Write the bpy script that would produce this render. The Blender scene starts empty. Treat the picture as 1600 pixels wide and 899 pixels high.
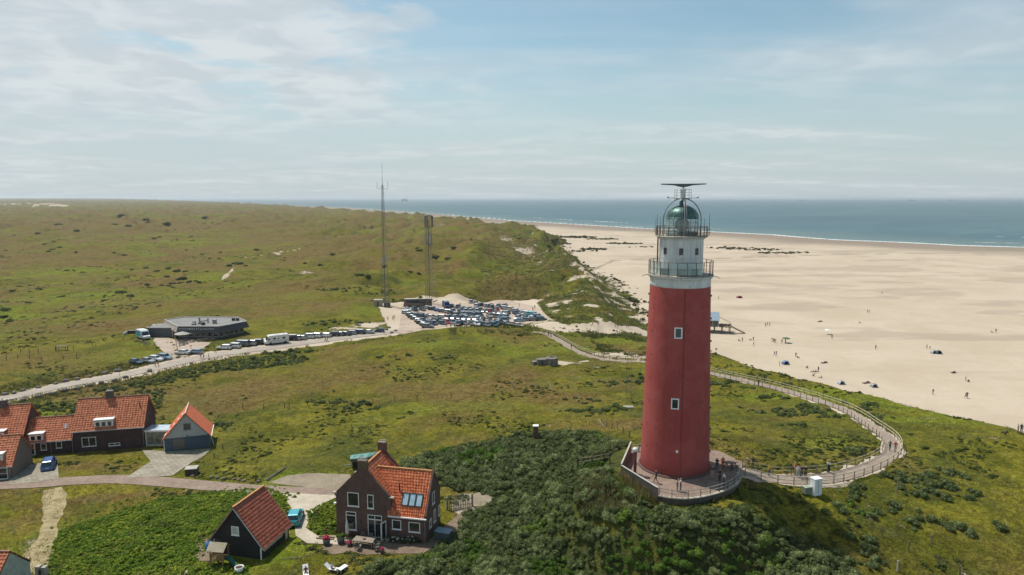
import bpy, bmesh, math, random
import numpy as np
from mathutils import Vector, Matrix, geometry
R = math.radians
random.seed(7); rng = np.random.default_rng(11)
SC = bpy.context.scene
# ------------------------------------------------------------------ camera
CZ = 55.0; PITCH = R(7.475)
cam = bpy.data.cameras.new('camera'); cam.lens = 24.0; cam.sensor_width = 36.0
cam.clip_start = 0.5; cam.clip_end = 90000
co = bpy.data.objects.new('camera', cam); SC.collection.objects.link(co)
co.location = (0, 0, CZ); co.rotation_euler = (R(90) - PITCH, 0, 0)
SC.camera = co
SC.render.resolution_x = 1024; SC.render.resolution_y = 575
SC.view_settings.view_transform = 'Standard'; SC.view_settings.look = 'None'
SC.view_settings.exposure = -0.10; SC.view_settings.gamma = 1.0
SC.view_settings.use_curve_mapping = False
SC.cycles.max_bounces = 6; SC.cycles.diffuse_bounces = 2; SC.cycles.glossy_bounces = 2
SC.cycles.transmission_bounces = 3; SC.cycles.transparent_max_bounces = 8; SC.cycles.volume_bounces = 0
SC.cycles.use_denoising = True; SC.cycles.use_adaptive_sampling = True; SC.cycles.adaptive_threshold = 0.02
# ------------------------------------------------------------------ sun and sky
SUN_EL, SUN_X, SUN_Y = 61.5, -0.777, 0.631        # the direction the light comes from
AZ = math.atan2(SUN_X, SUN_Y)
w = bpy.data.worlds.new('World'); SC.world = w; w.use_nodes = True
nt = w.node_tree; N = nt.nodes; L = nt.links; N.clear()
def nd(t, **k):
    n = N.new(t)
    for a, v in k.items(): setattr(n, a, v)
    return n
sky = nd('ShaderNodeTexSky', sky_type='NISHITA', sun_disc=False)
sky.sun_elevation = R(SUN_EL); sky.sun_rotation = AZ; sky.altitude = 50; sky.air_density = 1.0
sky.dust_density = 1.2; sky.ozone_density = 2.0
tc = nd('ShaderNodeTexCoord'); sep = nd('ShaderNodeSeparateXYZ'); L.new(tc.outputs['Generated'], sep.inputs[0])
def m(op, a, b=None, c=None, clamp=False):
    n = nd('ShaderNodeMath', operation=op); n.use_clamp = clamp
    for i, v in enumerate((a, b, c)):
        if v is None: continue
        if isinstance(v, (int, float)): n.inputs[i].default_value = v
        else: L.new(v, n.inputs[i])
    return n.outputs[0]
def ramp(v, lo, hi, a=0.0, b=1.0, smooth=True):
    n = nd('ShaderNodeMapRange'); n.interpolation_type = 'SMOOTHSTEP' if smooth else 'LINEAR'
    L.new(v, n.inputs[0]) if not isinstance(v, (int, float)) else None
    for i, q in ((1, lo), (2, hi), (3, a), (4, b)): n.inputs[i].default_value = q
    return n.outputs[0]
z0 = m('MAXIMUM', sep.outputs[2], 0.0)
zz = m('ADD', z0, 0.10)
cx = m('DIVIDE', sep.outputs[0], zz); cy = m('DIVIDE', sep.outputs[1], zz)
cmb = nd('ShaderNodeCombineXYZ'); L.new(cx, cmb.inputs[0]); L.new(cy, cmb.inputs[1])
def cloud_noise(sx, sy, scale, detail, rough, dist, off=0.0):
    mp = nd('ShaderNodeMapping'); L.new(cmb.outputs[0], mp.inputs[0]); mp.inputs['Scale'].default_value = (sx, sy, 1)
    mp.inputs['Location'].default_value = (off, off * .7, off * .3)
    n = nd('ShaderNodeTexNoise'); L.new(mp.outputs[0], n.inputs['Vector'])
    n.inputs['Scale'].default_value = scale; n.inputs['Detail'].default_value = detail
    n.inputs['Roughness'].default_value = rough; n.inputs['Distortion'].default_value = dist
    return n.outputs[0]
# cumulus bank to the left of the view, thin veils to the right
n1 = cloud_noise(1.0, 1.0, 1.4, 8, .54, .3, 3.1); n3 = cloud_noise(1.0, 1.0, 3.5, 4, .5, .4, 1.7)
n2 = cloud_noise(.45, 1.1, 1.0, 4, .50, .5, 8.4)
left = ramp(sep.outputs[0], .12, -.30)
up = ramp(sep.outputs[2], .02, .16)
hi = ramp(sep.outputs[2], .36, .30)
bank = m('MULTIPLY', left, m('MULTIPLY', up, 1.0))
t1 = m('ADD', n1, m('MULTIPLY', bank, .21))
c1 = ramp(t1, .535, .665)
c1 = m('MULTIPLY', c1, m('MULTIPLY', m('ADD', m('MULTIPLY', left, .8), .06), up))
c2 = m('MULTIPLY', ramp(n2, .34, .74), .66)
cl = m('MULTIPLY', m('MAXIMUM', c1, c2), ramp(sep.outputs[2], .62, .40))
hz = ramp(sep.outputs[2], .30, -.01)
hz = m('MULTIPLY', m('POWER', hz, 1.3), .86)
hl = m('ADD', hz, m('MULTIPLY', ramp(sep.outputs[0], .15, -.6), .22))
hl = m('MINIMUM', hl, .86)
bg_h = nd('ShaderNodeMix', data_type='RGBA'); L.new(hl, bg_h.inputs[0]); SKT = nd('ShaderNodeMix', data_type='RGBA', blend_type='MULTIPLY'); SKT.inputs[0].default_value = 1; L.new(sky.outputs[0], SKT.inputs[6]); SKT.inputs[7].default_value = (1.28, 1.44, 1.26, 1); L.new(SKT.outputs[2], bg_h.inputs[6])
bg_h.inputs[7].default_value = (5.9, 6.8, 7.35, 1)
bg_c = nd('ShaderNodeMix', data_type='RGBA'); L.new(cl, bg_c.inputs[0]); L.new(bg_h.outputs[2], bg_c.inputs[6])
CLC = nd('ShaderNodeMix', data_type='RGBA'); L.new(ramp(n3, .36, .64), CLC.inputs[0]); CLC.inputs[6].default_value = (6.5, 7.1, 7.5, 1); CLC.inputs[7].default_value = (8.0, 8.4, 8.6, 1); L.new(CLC.outputs[2], bg_c.inputs[7])
bg = nd('ShaderNodeBackground'); bg.inputs[1].default_value = .098
L.new(bg_c.outputs[2], bg.inputs[0])
wo = nd('ShaderNodeOutputWorld'); L.new(bg.outputs[0], wo.inputs[0])
sl = bpy.data.lights.new('sun', 'SUN'); sl.energy = 5.0; sl.angle = R(.53); sl.color = (1, .955, .88)
so = bpy.data.objects.new('sun', sl); SC.collection.objects.link(so)
ce = math.cos(R(SUN_EL)); SD = Vector((SUN_X * ce, SUN_Y * ce, math.sin(R(SUN_EL))))
so.rotation_euler = SD.to_track_quat('Z', 'Y').to_euler(); so.location = (-60, 80, 160)

# ------------------------------------------------------------------ noise and terrain function
_perm = rng.random((8, 512, 512))
def vnoise(x, y, k=0):
    x = np.asarray(x, float); y = np.asarray(y, float)
    xi = np.floor(x).astype(np.int64); yi = np.floor(y).astype(np.int64)
    fx = x - xi; fy = y - yi
    fx = fx * fx * fx * (fx * (fx * 6 - 15) + 10); fy = fy * fy * fy * (fy * (fy * 6 - 15) + 10)
    T = _perm[k % 8]
    g = lambda a, b: T[a & 511, b & 511]
    return ((g(xi, yi) * (1 - fx) + g(xi + 1, yi) * fx) * (1 - fy) + (g(xi, yi + 1) * (1 - fx) + g(xi + 1, yi + 1) * fx) * fy) * 2 - 1
def fbm(x, y, s, o=4, k=0, g=.5):
    v = 0; a = 1.0; t = 0
    for i in range(o):
        c, q = math.cos(i * 1.1), math.sin(i * 1.1)
        v = v + a * vnoise((x * c - y * q) / s + 17.3 * i, (x * q + y * c) / s - 9.1 * i, k + i); t += a; a *= g; s *= .5
    return v / t
def sstep(a, b, v):
    t = np.clip((v - a) / (b - a), 0, 1); return t * t * (3 - 2 * t)
CP, SP, FL = math.cos(PITCH), math.sin(PITCH), 1600 * 24 / 36
def ray(px, py):
    a = (px - 800) / FL; b = (449.5 - py) / FL
    return a, CP + b * SP, -SP + b * CP
def atz(px, py, z):
    a, b, c = ray(px, py); t = (z - CZ) / c; return (a * t, b * t, z)
CTRL_PX = [  # pixel of the photograph, ground height
 (1058,748,20),(1000,735,19.6),(1150,765,19),(1250,745,19.5),(1390,705,18.2),(1395,680,17.5),(1330,645,15.5),(1220,612,13.5),(1112,586,12),
 (1250,690,17),(1150,680,17),(1180,640,14.5),(1110,549,12),(1200,579,14),(1300,598,15),(1400,629,16),(1450,651,16.5),(1500,671,17),(1590,702,17.5),
 (1500,760,17.5),(1590,800,16.5),(1320,850,16),(1450,850,15.5),(1590,890,14.5),(1200,860,15.5),(1100,850,16.5),(1000,860,15.2),(1000,800,17),
 (900,760,14.6),(900,850,14.2),(800,860,13.6),(740,800,14),(600,850,14),(527,835,14),(668,847,14),(570,880,13.6),(500,830,14),(400,870,14),(330,860,14),
 (440,780,13.2),(300,752,12),(150,752,11.5),(20,762,11.3),(150,820,12),(50,880,12),(250,880,13),(128,705,11),(222,706,11),(300,702,11),(0,722,11),
 (400,700,11),(550,730,12.4),(700,700,13),(840,680,14.5),(940,665,16),(990,650,15.2),(600,650,11.5),(750,640,12),(880,620,12),(960,600,12),
 (400,640,10),(250,630,9.5),(500,600,10),(650,580,10),(780,560,10.5),(862,566,10.8),(960,560,10.5),(1000,530,9),(900,525,8.5),(930,540,9.5),
 (700,523,10),(780,514,9.8),(850,517,9),(640,525,9),(0,625,8.5),(100,602,8.5),(200,585,8.5),(300,562,8.5),(400,547,8.5),(500,532,8.5),(600,519,8.2),
 (320,530,8.8),(240,525,8.8),(150,560,7.5),(50,540,7),(100,500,6.5),(250,480,6.5),(450,500,9.5),(560,490,9.5),(602,475,8.5),
 (640,500,7.3),(740,492,7.3),(830,500,7.3),(780,468,7.5),(870,462,7),(700,468,7.6),(560,440,10.5),(450,450,9),(700,430,10),(820,430,9),
 (900,500,11),(950,495,9),(920,460,13),(880,430,12.5),(970,480,8),(850,400,11),(300,440,6),(150,440,5.5),(20,430,5.5)]
CTRL_W = [(-300,560,6.5),(-500,560,6),(-150,560,9),(-60,520,12),(20,520,11),(30,650,12),(-50,760,12),(-200,760,10),(-450,760,7),(-20,980,11),
 (-250,1000,10),(-600,1000,8),(-120,1300,9),(-400,1400,12),(-900,1400,10),(-260,1700,9),(-700,1900,10),(-1400,2000,13),(-700,2600,10),
 (-1300,3000,15),(-2200,3200,17),(-1300,4200,13),(-3000,5000,24),(-4200,5200,25),(-3300,7500,20),(-6000,8000,31),(-6000,12000,36),(-11000,13000,42),(-3600,12000,20),
 (200,100,14),(200,60,12),(60,40,12),(0,40,12),(-60,40,12),(-120,60,11),(-160,110,9),(-260,200,7),(-420,330,6),(0,22,12),(60,20,12),(-60,22,12)]
P = np.array([atz(*c) for c in CTRL_PX] + list(CTRL_W), float)
_cu, _cv = P[:, 0] / P[:, 1] * 1.6, np.log(P[:, 1]) * 1.1
def _phi(r2): return .5 * r2 * np.log(r2 + 1e-9)
n = len(P)
K = _phi((_cu[:, None] - _cu) ** 2 + (_cv[:, None] - _cv) ** 2); K[np.diag_indices(n)] = 0.004
A = np.zeros((n + 3, n + 3)); A[:n, :n] = K; Q = np.c_[np.ones(n), _cu, _cv]; A[:n, n:] = Q; A[n:, :n] = Q.T
_n = n; _W = np.linalg.solve(A, np.r_[P[:, 2], 0, 0, 0])
def base(x, y):
    x = np.asarray(x, float).ravel(); y = np.maximum(np.asarray(y, float).ravel(), 5)
    u = x / y * 1.6; v = np.log(y) * 1.1; o = np.empty(len(x))
    for i in range(0, len(x), 40000):
        a, b = u[i:i + 40000, None], v[i:i + 40000, None]
        o[i:i + 40000] = _phi((a - _cu) ** 2 + (b - _cv) ** 2) @ _W[:_n] + _W[_n] + _W[_n + 1] * a[:, 0] + _W[_n + 2] * b[:, 0]
    return o
def seg_dist(x, y, pl, signed=False):
    """distance to a polyline, position along it; signed: positive to the right of its direction"""
    best = np.full(x.shape, 1e18); sg = np.ones(x.shape); al = np.zeros(x.shape); acc = 0
    for (x0, y0), (x1, y1) in zip(pl[:-1], pl[1:]):
        dx, dy = x1 - x0, y1 - y0; l2 = dx * dx + dy * dy
        t = np.clip(((x - x0) * dx + (y - y0) * dy) / l2, 0, 1)
        ex, ey = x - x0 - t * dx, y - y0 - t * dy; d = ex * ex + ey * ey
        q = d < best; best = np.where(q, d, best)
        if signed: sg = np.where(q, np.sign(ex * dy - ey * dx + 1e-12), sg)
        al = np.where(q, acc + t * math.sqrt(l2), al); acc += math.sqrt(l2)
    return np.sqrt(best) * sg, al
FOOT = [(125,-50),(112,50),(106,90),(101,110),(93,140),(82,165),(73,195),(63,240),(57,287),(63,330),(67,400),(63,470),(52,560),(50,665),(60,800),(64,976),
        (10,1180),(-38,1346),(-160,1710),(-480,2400),(-777,2950),(-1250,3900),(-2700,6300),(-5500,10500),(-9000,15000)]
SHORE = [(1500,-400),(1100,60),(820,400),(650,650),(572,763),(521,794),(479,852),(423,904),(386,1031),(317,1130),(234,1250),(134,1431),(0,1674),(-240,2300),(-520,2950),(-950,3900),(-2350,6300),(-5100,10500),(-8600,15000)]
FLAT = []      # (polyline, half width): no hummocks here
PADS = []      # (x, y, radius, z, blend): level ground under buildings
def H(x, y, detail=True):
    sh = np.shape(x); x = np.asarray(x, float).ravel(); y = np.asarray(y, float).ravel()
    b = base(x, y)
    s, _ = seg_dist(x, y, FOOT, True)
    D = np.hypot(x, y); D0 = D
    s2 = s + fbm(x, y, 28, 3, 2) * np.clip(D * .03, 2, 16)
    wid = 20 + .012 * D
    mask = np.ones(len(x))
    for pl, hw in FLAT:
        d, _ = seg_dist(x, y, pl); mask = np.minimum(mask, sstep(hw * .8, hw * .8 + 4 + .06 * D0, d))
    if detail:
        far = sstep(250, 1200, D)
        n = fbm(x, y, 34, 4, 1) * (1.5 + 6.0 * far + 5.5 * sstep(150, 420, D)) + fbm(x, y, 170, 3, 3) * 4.5 * far + fbm(x, y, 9, 3, 5) * .42
        rid = 1 - np.abs(fbm(x, y, 55, 4, 4)); n = n + (rid - .75) * 11 * sstep(180, 500, D)
        fore = sstep(-75, -30, s) * sstep(20, -12, s)         # marram hummocks of the front dune
        n = n + fore * (fbm(x, y, 13, 3, 6) * 1.5) * sstep(200, 260, D)
        low = sstep(130, 70, D); n = n * (1 - .65 * low); u_ = x / np.maximum(y, 1); n = n * (1 - .62 * sstep(-.20, -.36, u_) * sstep(170, 260, D) * sstep(1500, 900, D))
        b = b + n * mask
        b = b + fbm(x, y, 2.3, 3, 0) * .26 * mask * sstep(500, 200, D)
    ds, _ = seg_dist(x, y, SHORE, True)
    inl = -ds
    beach = np.where(inl > 0, np.minimum(inl * .010, 1.6), np.maximum(inl * .02, -4)) + fbm(x, y, 60, 3, 7) * .18 * sstep(20, 160, inl)
    z = beach + (b - beach) * sstep(0, 1, -s2 / wid)
    for (qx, qy, r, qz, bl) in PADS:
        d = np.hypot(x - qx, y - qy); t = sstep(r, r + bl, d); z = qz * (1 - t) + z * t
    return z.reshape(sh)
def at(px, py, dz=0.0):
    """first point of the ground behind a pixel of the photograph"""
    a, b, c = ray(px, py); lo, hi = 25.0, 16000.0
    for _ in range(3):
        t = np.geomspace(lo, hi, 260); f = (CZ + c * t) - H(a * t, b * t)
        i = np.argmax(f < 0) if (f < 0).any() else len(t) - 1
        lo, hi = t[max(i - 1, 0)], t[i]
    t = (lo + hi) / 2; return Vector((a * t, b * t, CZ + c * t + dz))
def gz(x, y): return float(H(np.array([x]), np.array([y]))[0])
def densify(pl, step):
    out = []
    for p, q in zip(pl[:-1], pl[1:]):
        k = max(1, int(math.hypot(q[0] - p[0], q[1] - p[1]) / step))
        out += [(p[0] + (q[0] - p[0]) * i / k, p[1] + (q[1] - p[1]) * i / k) for i in range(k)]
    return out + [tuple(pl[-1][:2])]
def smooth(pl, it=3):
    for _ in range(it):
        o = [pl[0]]
        for p, q in zip(pl[:-1], pl[1:]):
            o += [(p[0] * .75 + q[0] * .25, p[1] * .75 + q[1] * .25), (p[0] * .25 + q[0] * .75, p[1] * .25 + q[1] * .75)]
        pl = o + [pl[-1]]
    return pl
def W2(pts): return [tuple(at(*p)[:2]) for p in pts]

# courses of the roads and paths, read on the ground
ROAD = smooth([(-190,130),(-150,140)] + [tuple(atz(*p, 8.5)[:2]) for p in ((-40,632),(40,616),(100,602),(150,594),(200,585),(240,576),(300,562),(350,553),(400,547),(450,540),(500,533),(560,525),(610,519),(640,513))], 2)
LOOP = smooth([(27.5,84.5)] + W2([(1180,744),(1230,747),(1290,744),(1340,736),(1378,722),(1397,703),(1392,684),(1368,663),(1330,644),(1280,628),(1220,610),(1160,594),(1112,584),(1060,574),(1005,566),(950,562),(905,552),(880,538),(858,524),(838,518)]), 2)
LANE = smooth(W2([(-60,768),(0,761),(60,756),(130,751),(200,749),(300,753),(400,758),(470,765),(545,771)]), 2)
FLAT += [(ROAD, 5.5), (LOOP, 1.8), (LANE, 3.0)]
LOT_PX = [(588,478),(700,463),(790,462),(868,459),(840,478),(850,497),(870,511),(800,512),(730,515),(640,524),(606,516)]
LOT = [tuple(atz(*p, 7.3)[:2]) for p in LOT_PX]
FLAT.append(([tuple(atz(610,500,7.3)[:2]), tuple(atz(850,488,7.3)[:2])], 30))
TX, TY, TZ = 21.4, 86.2, 20.0
PADS += [(TX - 2, TY - 2.5, 11.5, 19.45, 6), (11.4, 80.0, 2.0, 21.0, 2.4), (14.6, 77.6, 1.2, 20.3, 2.2), (TX, TY, 7.6, 19.98, 2.2), (TX + 7, TY - .5, 3.0, 19.98, 2), (-16, 81, 8.5, 14.0, 5), (-31, 78.5, 7.0, 14.0, 4), (-71, 119, 9, 11.0, 6), (-84, 116, 10, 11.0, 6), (-57.5, 118, 6, 11.0, 4)]
PADS += [(*atz(320,522,8.8)[:2], 20, 8.8, 12), (*atz(235,522,8.8)[:2], 10, 8.8, 8)]
# ------------------------------------------------------------------ objects and materials
def link(o): SC.collection.objects.link(o); return o
def tag(o, label=None, cat=None, group=None, kind=None):
    for k, v in (('label', label), ('category', cat), ('group', group), ('kind', kind)):
        if v: o[k] = v
    return o
def thing(name, label, cat, loc=(0, 0, 0), rz=0, group=None):
    o = link(bpy.data.objects.new(name, None)); o.location = loc; o.rotation_euler = (0, 0, rz); o.empty_display_size = .3
    return tag(o, label, cat, group)
def npmesh(name, v, f, mats, smooth_=True, mi=None):
    """mesh from arrays; f is an (n,3) or (n,4) index array"""
    me = bpy.data.meshes.new(name); v = np.asarray(v, np.float32); f = np.asarray(f, np.int32); k = f.shape[1]
    me.vertices.add(len(v)); me.vertices.foreach_set('co', v.ravel())
    me.loops.add(f.size); me.loops.foreach_set('vertex_index', f.ravel())
    me.polygons.add(len(f)); me.polygons.foreach_set('loop_start', np.arange(0, f.size, k, dtype=np.int32))
    me.polygons.foreach_set('use_smooth', np.full(len(f), smooth_, bool))
    if mi is not None: me.polygons.foreach_set('material_index', np.asarray(mi, np.int32))
    me.update(calc_edges=True)
    for q in (mats if isinstance(mats, (list, tuple)) else [mats]): me.materials.append(q)
    return me
class MB:
    """collects shapes, links them as ONE mesh object"""
    def __init__(s): s.v = []; s.f = []; s.m = []; s.sm = []; s.mi = 0
    def add(s, vs, fs, sm=False):
        b = len(s.v); s.v += [tuple(q) for q in vs]; s.f += [tuple(b + i for i in q) for q in fs]
        s.m += [s.mi] * len(fs); s.sm += [sm] * len(fs); return s
    def box(s, c, d, rz=0, M=None):
        x, y, z = d[0] / 2, d[1] / 2, d[2] / 2; vs = [Vector((a * x, b * y, e * z)) for e in (-1, 1) for a, b in ((-1, -1), (1, -1), (1, 1), (-1, 1))]
        T = Matrix.Translation(c) @ (M if M else Matrix.Rotation(rz, 4, 'Z'))
        return s.add([T @ q for q in vs], [(3, 2, 1, 0), (4, 5, 6, 7), (0, 1, 5, 4), (1, 2, 6, 5), (2, 3, 7, 6), (3, 0, 4, 7)])
    def bar(s, a, b, wd, h=None, up=(0, 0, 1)):
        a, b = Vector(a), Vector(b); d = b - a; h = h or wd
        if d.length < 1e-6: return s
        z = d.normalized(); x = z.cross(Vector(up)); x = x if x.length > 1e-4 else z.cross(Vector((1, 0, 0))); x.normalize(); y = x.cross(z)
        vs = [p + x * i * wd / 2 + y * j * h / 2 for p in (a, b) for i, j in ((-1, -1), (1, -1), (1, 1), (-1, 1))]
        return s.add(vs, [(3, 2, 1, 0), (4, 5, 6, 7), (0, 1, 5, 4), (1, 2, 6, 5), (2, 3, 7, 6), (3, 0, 4, 7)])
    def tube(s, pts, r, n=8, cap=True, closed=False):
        pts = [Vector(p) for p in pts]; k = len(pts); rs = r if isinstance(r, (list, tuple)) else [r] * k; vs = []
        for i, p in enumerate(pts):
            t = (pts[(i + 1) % k if closed else min(i + 1, k - 1)] - pts[(i - 1) % k if closed else max(i - 1, 0)]).normalized()
            x = t.cross(Vector((0, 0, 1))); x = x if x.length > 1e-3 else Vector((1, 0, 0)); x.normalize(); y = t.cross(x)
            vs += [p + (x * math.cos(2 * math.pi * j / n) + y * math.sin(2 * math.pi * j / n)) * rs[i] for j in range(n)]
        fs = [(i * n + j, i * n + (j + 1) % n, (i + 1) % k * n + (j + 1) % n, (i + 1) % k * n + j) for i in range(k if closed else k - 1) for j in range(n)]
        s.add(vs, fs, n > 4)
        if cap and not closed: s.add(vs[:n], [tuple(range(n))[::-1]]); s.add(vs[-n:], [tuple(range(n))])
        return s
    def lathe(s, prof, c=(0, 0, 0), n=32, a0=0, a1=2 * math.pi, sm=True):
        full = abs(a1 - a0 - 2 * math.pi) < 1e-6; k = n if full else n + 1
        vs = [(c[0] + r * math.cos(a0 + (a1 - a0) * j / n), c[1] + r * math.sin(a0 + (a1 - a0) * j / n), c[2] + z) for r, z in prof for j in range(k)]
        fs = [(i * k + j, i * k + (j + 1) % k, (i + 1) * k + (j + 1) % k, (i + 1) * k + j) for i in range(len(prof) - 1) for j in range(n)]
        return s.add(vs, fs, sm)
    def prism(s, poly, z0, z1, top=True, bottom=False):
        n = len(poly); vs = [(x, y, z0) for x, y in poly] + [(x, y, z1) for x, y in poly]
        fs = [(i, (i + 1) % n, n + (i + 1) % n, n + i) for i in range(n)]
        if top: fs.append(tuple(range(n, 2 * n)))
        if bottom: fs.append(tuple(range(n))[::-1])
        return s.add(vs, fs)
    def quad(s, *p): return s.add(p, [tuple(range(len(p)))])
    def blob(s, c, r, n=2, jit=0, seed=0):
        bm = bmesh.new(); bmesh.ops.create_icosphere(bm, subdivisions=n, radius=1); rr = random.Random(seed)
        rx, ry, rz = r if isinstance(r, (list, tuple)) else (r, r, r)
        vs = [(c[0] + q.co.x * rx * (k := 1 + rr.uniform(-jit, jit)), c[1] + q.co.y * ry * k, c[2] + q.co.z * rz * k) for q in bm.verts]
        fs = [tuple(x.index for x in f.verts) for f in bm.faces]; bm.free(); return s.add(vs, fs, jit < .15)
    def mesh(s, name, mats):
        us_ = sorted({i for f in s.f for i in f}); mp_ = {i: k for k, i in enumerate(us_)}; s.v = [s.v[i] for i in us_]; s.f = [tuple(mp_[i] for i in f) for f in s.f]
        me = bpy.data.meshes.new(name); me.from_pydata(s.v, [], s.f)
        for q in (mats if isinstance(mats, (list, tuple)) else [mats]): me.materials.append(q)
        me.polygons.foreach_set('material_index', s.m); me.polygons.foreach_set('use_smooth', s.sm); me.update(); return me
    def build(s, name, mats, parent=None, loc=None, rz=None, label=None):
        o = link(bpy.data.objects.new(name, s.mesh(name, mats)))
        if parent: o.parent = parent
        if loc: o.location = loc
        if rz: o.rotation_euler = (0, 0, rz)
        if label: o['label'] = label
        return o
kids = {}
def copy_tree(o, parent=None):
    c = link(o.copy())
    if parent: c.parent = parent
    for ch in list(o.children): copy_tree(ch, c)
    return c
def newmat(name):
    mt = bpy.data.materials.new(name); mt.use_nodes = True; t = mt.node_tree; t.nodes.clear(); return mt, t
class G:
    """tiny node helper"""
    def __init__(s, t): s.t = t
    def n(s, ty, ins=None, **k):
        q = s.t.nodes.new(ty)
        for a, v in k.items(): setattr(q, a, v)
        for a, v in (ins or {}).items():
            if isinstance(v, bpy.types.NodeSocket): s.t.links.new(v, q.inputs[a])
            else: q.inputs[a].default_value = v
        return q
    def noise(s, vec, sc, det=4, ro=.55, dist=0): return s.n('ShaderNodeTexNoise', {'Vector': vec, 'Scale': sc, 'Detail': det, 'Roughness': ro, 'Distortion': dist}).outputs[0]
    def mix(s, f, a, b): return s.n('ShaderNodeMix', {0: f, 6: a, 7: b}, data_type='RGBA').outputs[2]
    def mr(s, v, lo, hi, a=0., b=1.): return s.n('ShaderNodeMapRange', {0: v, 1: lo, 2: hi, 3: a, 4: b}, interpolation_type='SMOOTHSTEP').outputs[0]
    def ma(s, op, a, b=0., clamp=False): q = s.n('ShaderNodeMath', {0: a, 1: b}, operation=op); q.use_clamp = clamp; return q.outputs[0]
C4 = lambda c: (c[0], c[1], c[2], 1)
_mats = {}
def mat(name, col, rough=.7, metal=0, var=.18, scale=1.5, bump=.0, bscale=20, spec=.5, alpha=1, col2=None, stretch=(1, 1, 1), em=None, trans=0, coat=0):
    """a surface with its own uneven tone: broad stains and a finer grain in the object's own space"""
    if name in _mats: return _mats[name]
    mt, t = newmat(name); g = G(t); tcn = g.n('ShaderNodeTexCoord'); mp = g.n('ShaderNodeMapping', {'Vector': tcn.outputs['Object'], 'Scale': stretch}).outputs[0]
    a = g.noise(mp, scale, 5, .6); b = g.noise(mp, scale * 9, 3, .6)
    v = g.ma('ADD', g.ma('MULTIPLY', a, .65), g.ma('MULTIPLY', b, .35))
    f = g.mr(v, .36, .64)
    c2 = col2 or tuple(min(1, q * (1 + var)) for q in col); c1 = tuple(q * (1 - var) for q in col)
    cc = g.mix(f, C4(c1), C4(c2))
    bs = g.n('ShaderNodeBsdfPrincipled', {'Base Color': cc, 'Roughness': rough, 'Metallic': metal, 'Specular IOR Level': spec, 'Alpha': alpha, 'Transmission Weight': trans, 'Coat Weight': coat})
    if bump: t.links.new(g.n('ShaderNodeBump', {'Height': g.noise(mp, bscale, 4, .6), 'Strength': bump, 'Distance': .05}).outputs[0], bs.inputs['Normal'])
    o = g.n('ShaderNodeOutputMaterial', {0: bs.outputs[0]}); _mats[name] = mt; return mt
# ------------------------------------------------------------------ the ground: one sheet out to the horizon
def row_d():
    y = 22.0; out = []
    while y < 14000:
        out.append(y); y += max(.27, min(y * y / 42000, y * .0125)) * (1 if y > 60 else 1.6)
    return np.array(out)
ys = row_d()
us = np.concatenate([np.linspace(-1.35, -.84, 60)[:-1], np.linspace(-.84, .84, 760), np.linspace(.84, 1.35, 60)[1:]])
GX = (ys[:, None] * us[None, :]); GY = np.repeat(ys[:, None], len(us), 1)
gx, gy = GX.ravel(), GY.ravel(); gzv = H(gx, gy)
nr, nc = len(ys), len(us)
idx = np.arange(nr * nc).reshape(nr, nc)
gf = np.stack([idx[:-1, :-1], idx[:-1, 1:], idx[1:, 1:], idx[1:, :-1]], -1).reshape(-1, 4)
def blobs(lst, k):
    o = np.zeros(len(gx)); wx = gx + fbm(gx, gy, 14, 3, k) * 7 ; wy = gy + fbm(gx, gy, 19, 3, k + 1) * 9
    for px, py, rx, ry, a in lst:
        p = at(px, py); q = ((wx - p.x) / rx) ** 2 + ((wy - p.y) / ry) ** 2
        o = np.maximum(o, a * np.exp(-q * .9)) if a > 0 else o
    return o
S, _ = seg_dist(gx, gy, FOOT, True); DS, ALS = seg_dist(gx, gy, SHORE, True); INL = -DS
Dg = np.hypot(gx, gy)
def inside(poly, x, y):
    c = np.zeros(len(x), bool); n_ = len(poly)
    for i in range(n_):
        (x0, y0), (x1, y1) = poly[i], poly[(i + 1) % n_]
        q = ((y0 > y) != (y1 > y)) & (x < (x1 - x0) * (y - y0) / (y1 - y0 + 1e-12) + x0); c ^= q
    return c
def polymask(poly, soft, x=gx, y=gy):
    d, _ = seg_dist(x, y, list(poly) + [poly[0]]); return sstep(-soft, soft, np.where(inside(poly, x, y), d, -d))
S2 = S + fbm(gx, gy, 28, 3, 2) * np.clip(Dg * .03, 2, 16)
sand = sstep(-3, 3, S2)
fore = sstep(-95, -25, S2) * sstep(215, 270, gy)
nf = fbm(gx, gy, 15, 4, 6)
sand = np.maximum(sand, fore * (.20 + .26 * nf + .75 * fbm(gx, gy, 5.5, 3, 1) + .16 * sstep(-34, -4, S2)))
d_, _ = seg_dist(gx, gy, ROAD); sand = np.maximum(sand, (.95 * sstep(8.2, 4.2, d_ + fbm(gx, gy, 5, 3, 1) * 1.8)) * sstep(-150, -90, gx))
sand = np.maximum(sand, polymask(LOT, 3.0))
CORR = W2([(848,506),(880,513),(930,516.5),(1000,517.5)])
d_, _ = seg_dist(gx, gy, CORR); sand = np.maximum(sand, sstep(6, 3, d_ + fbm(gx, gy, 9, 2, 3) * 2))
d_, _ = seg_dist(gx, gy, LOOP); sand = np.maximum(sand, .66 * sstep(2.1, 1.2, d_ + fbm(gx, gy, 3, 2, 1) * .8))
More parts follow.
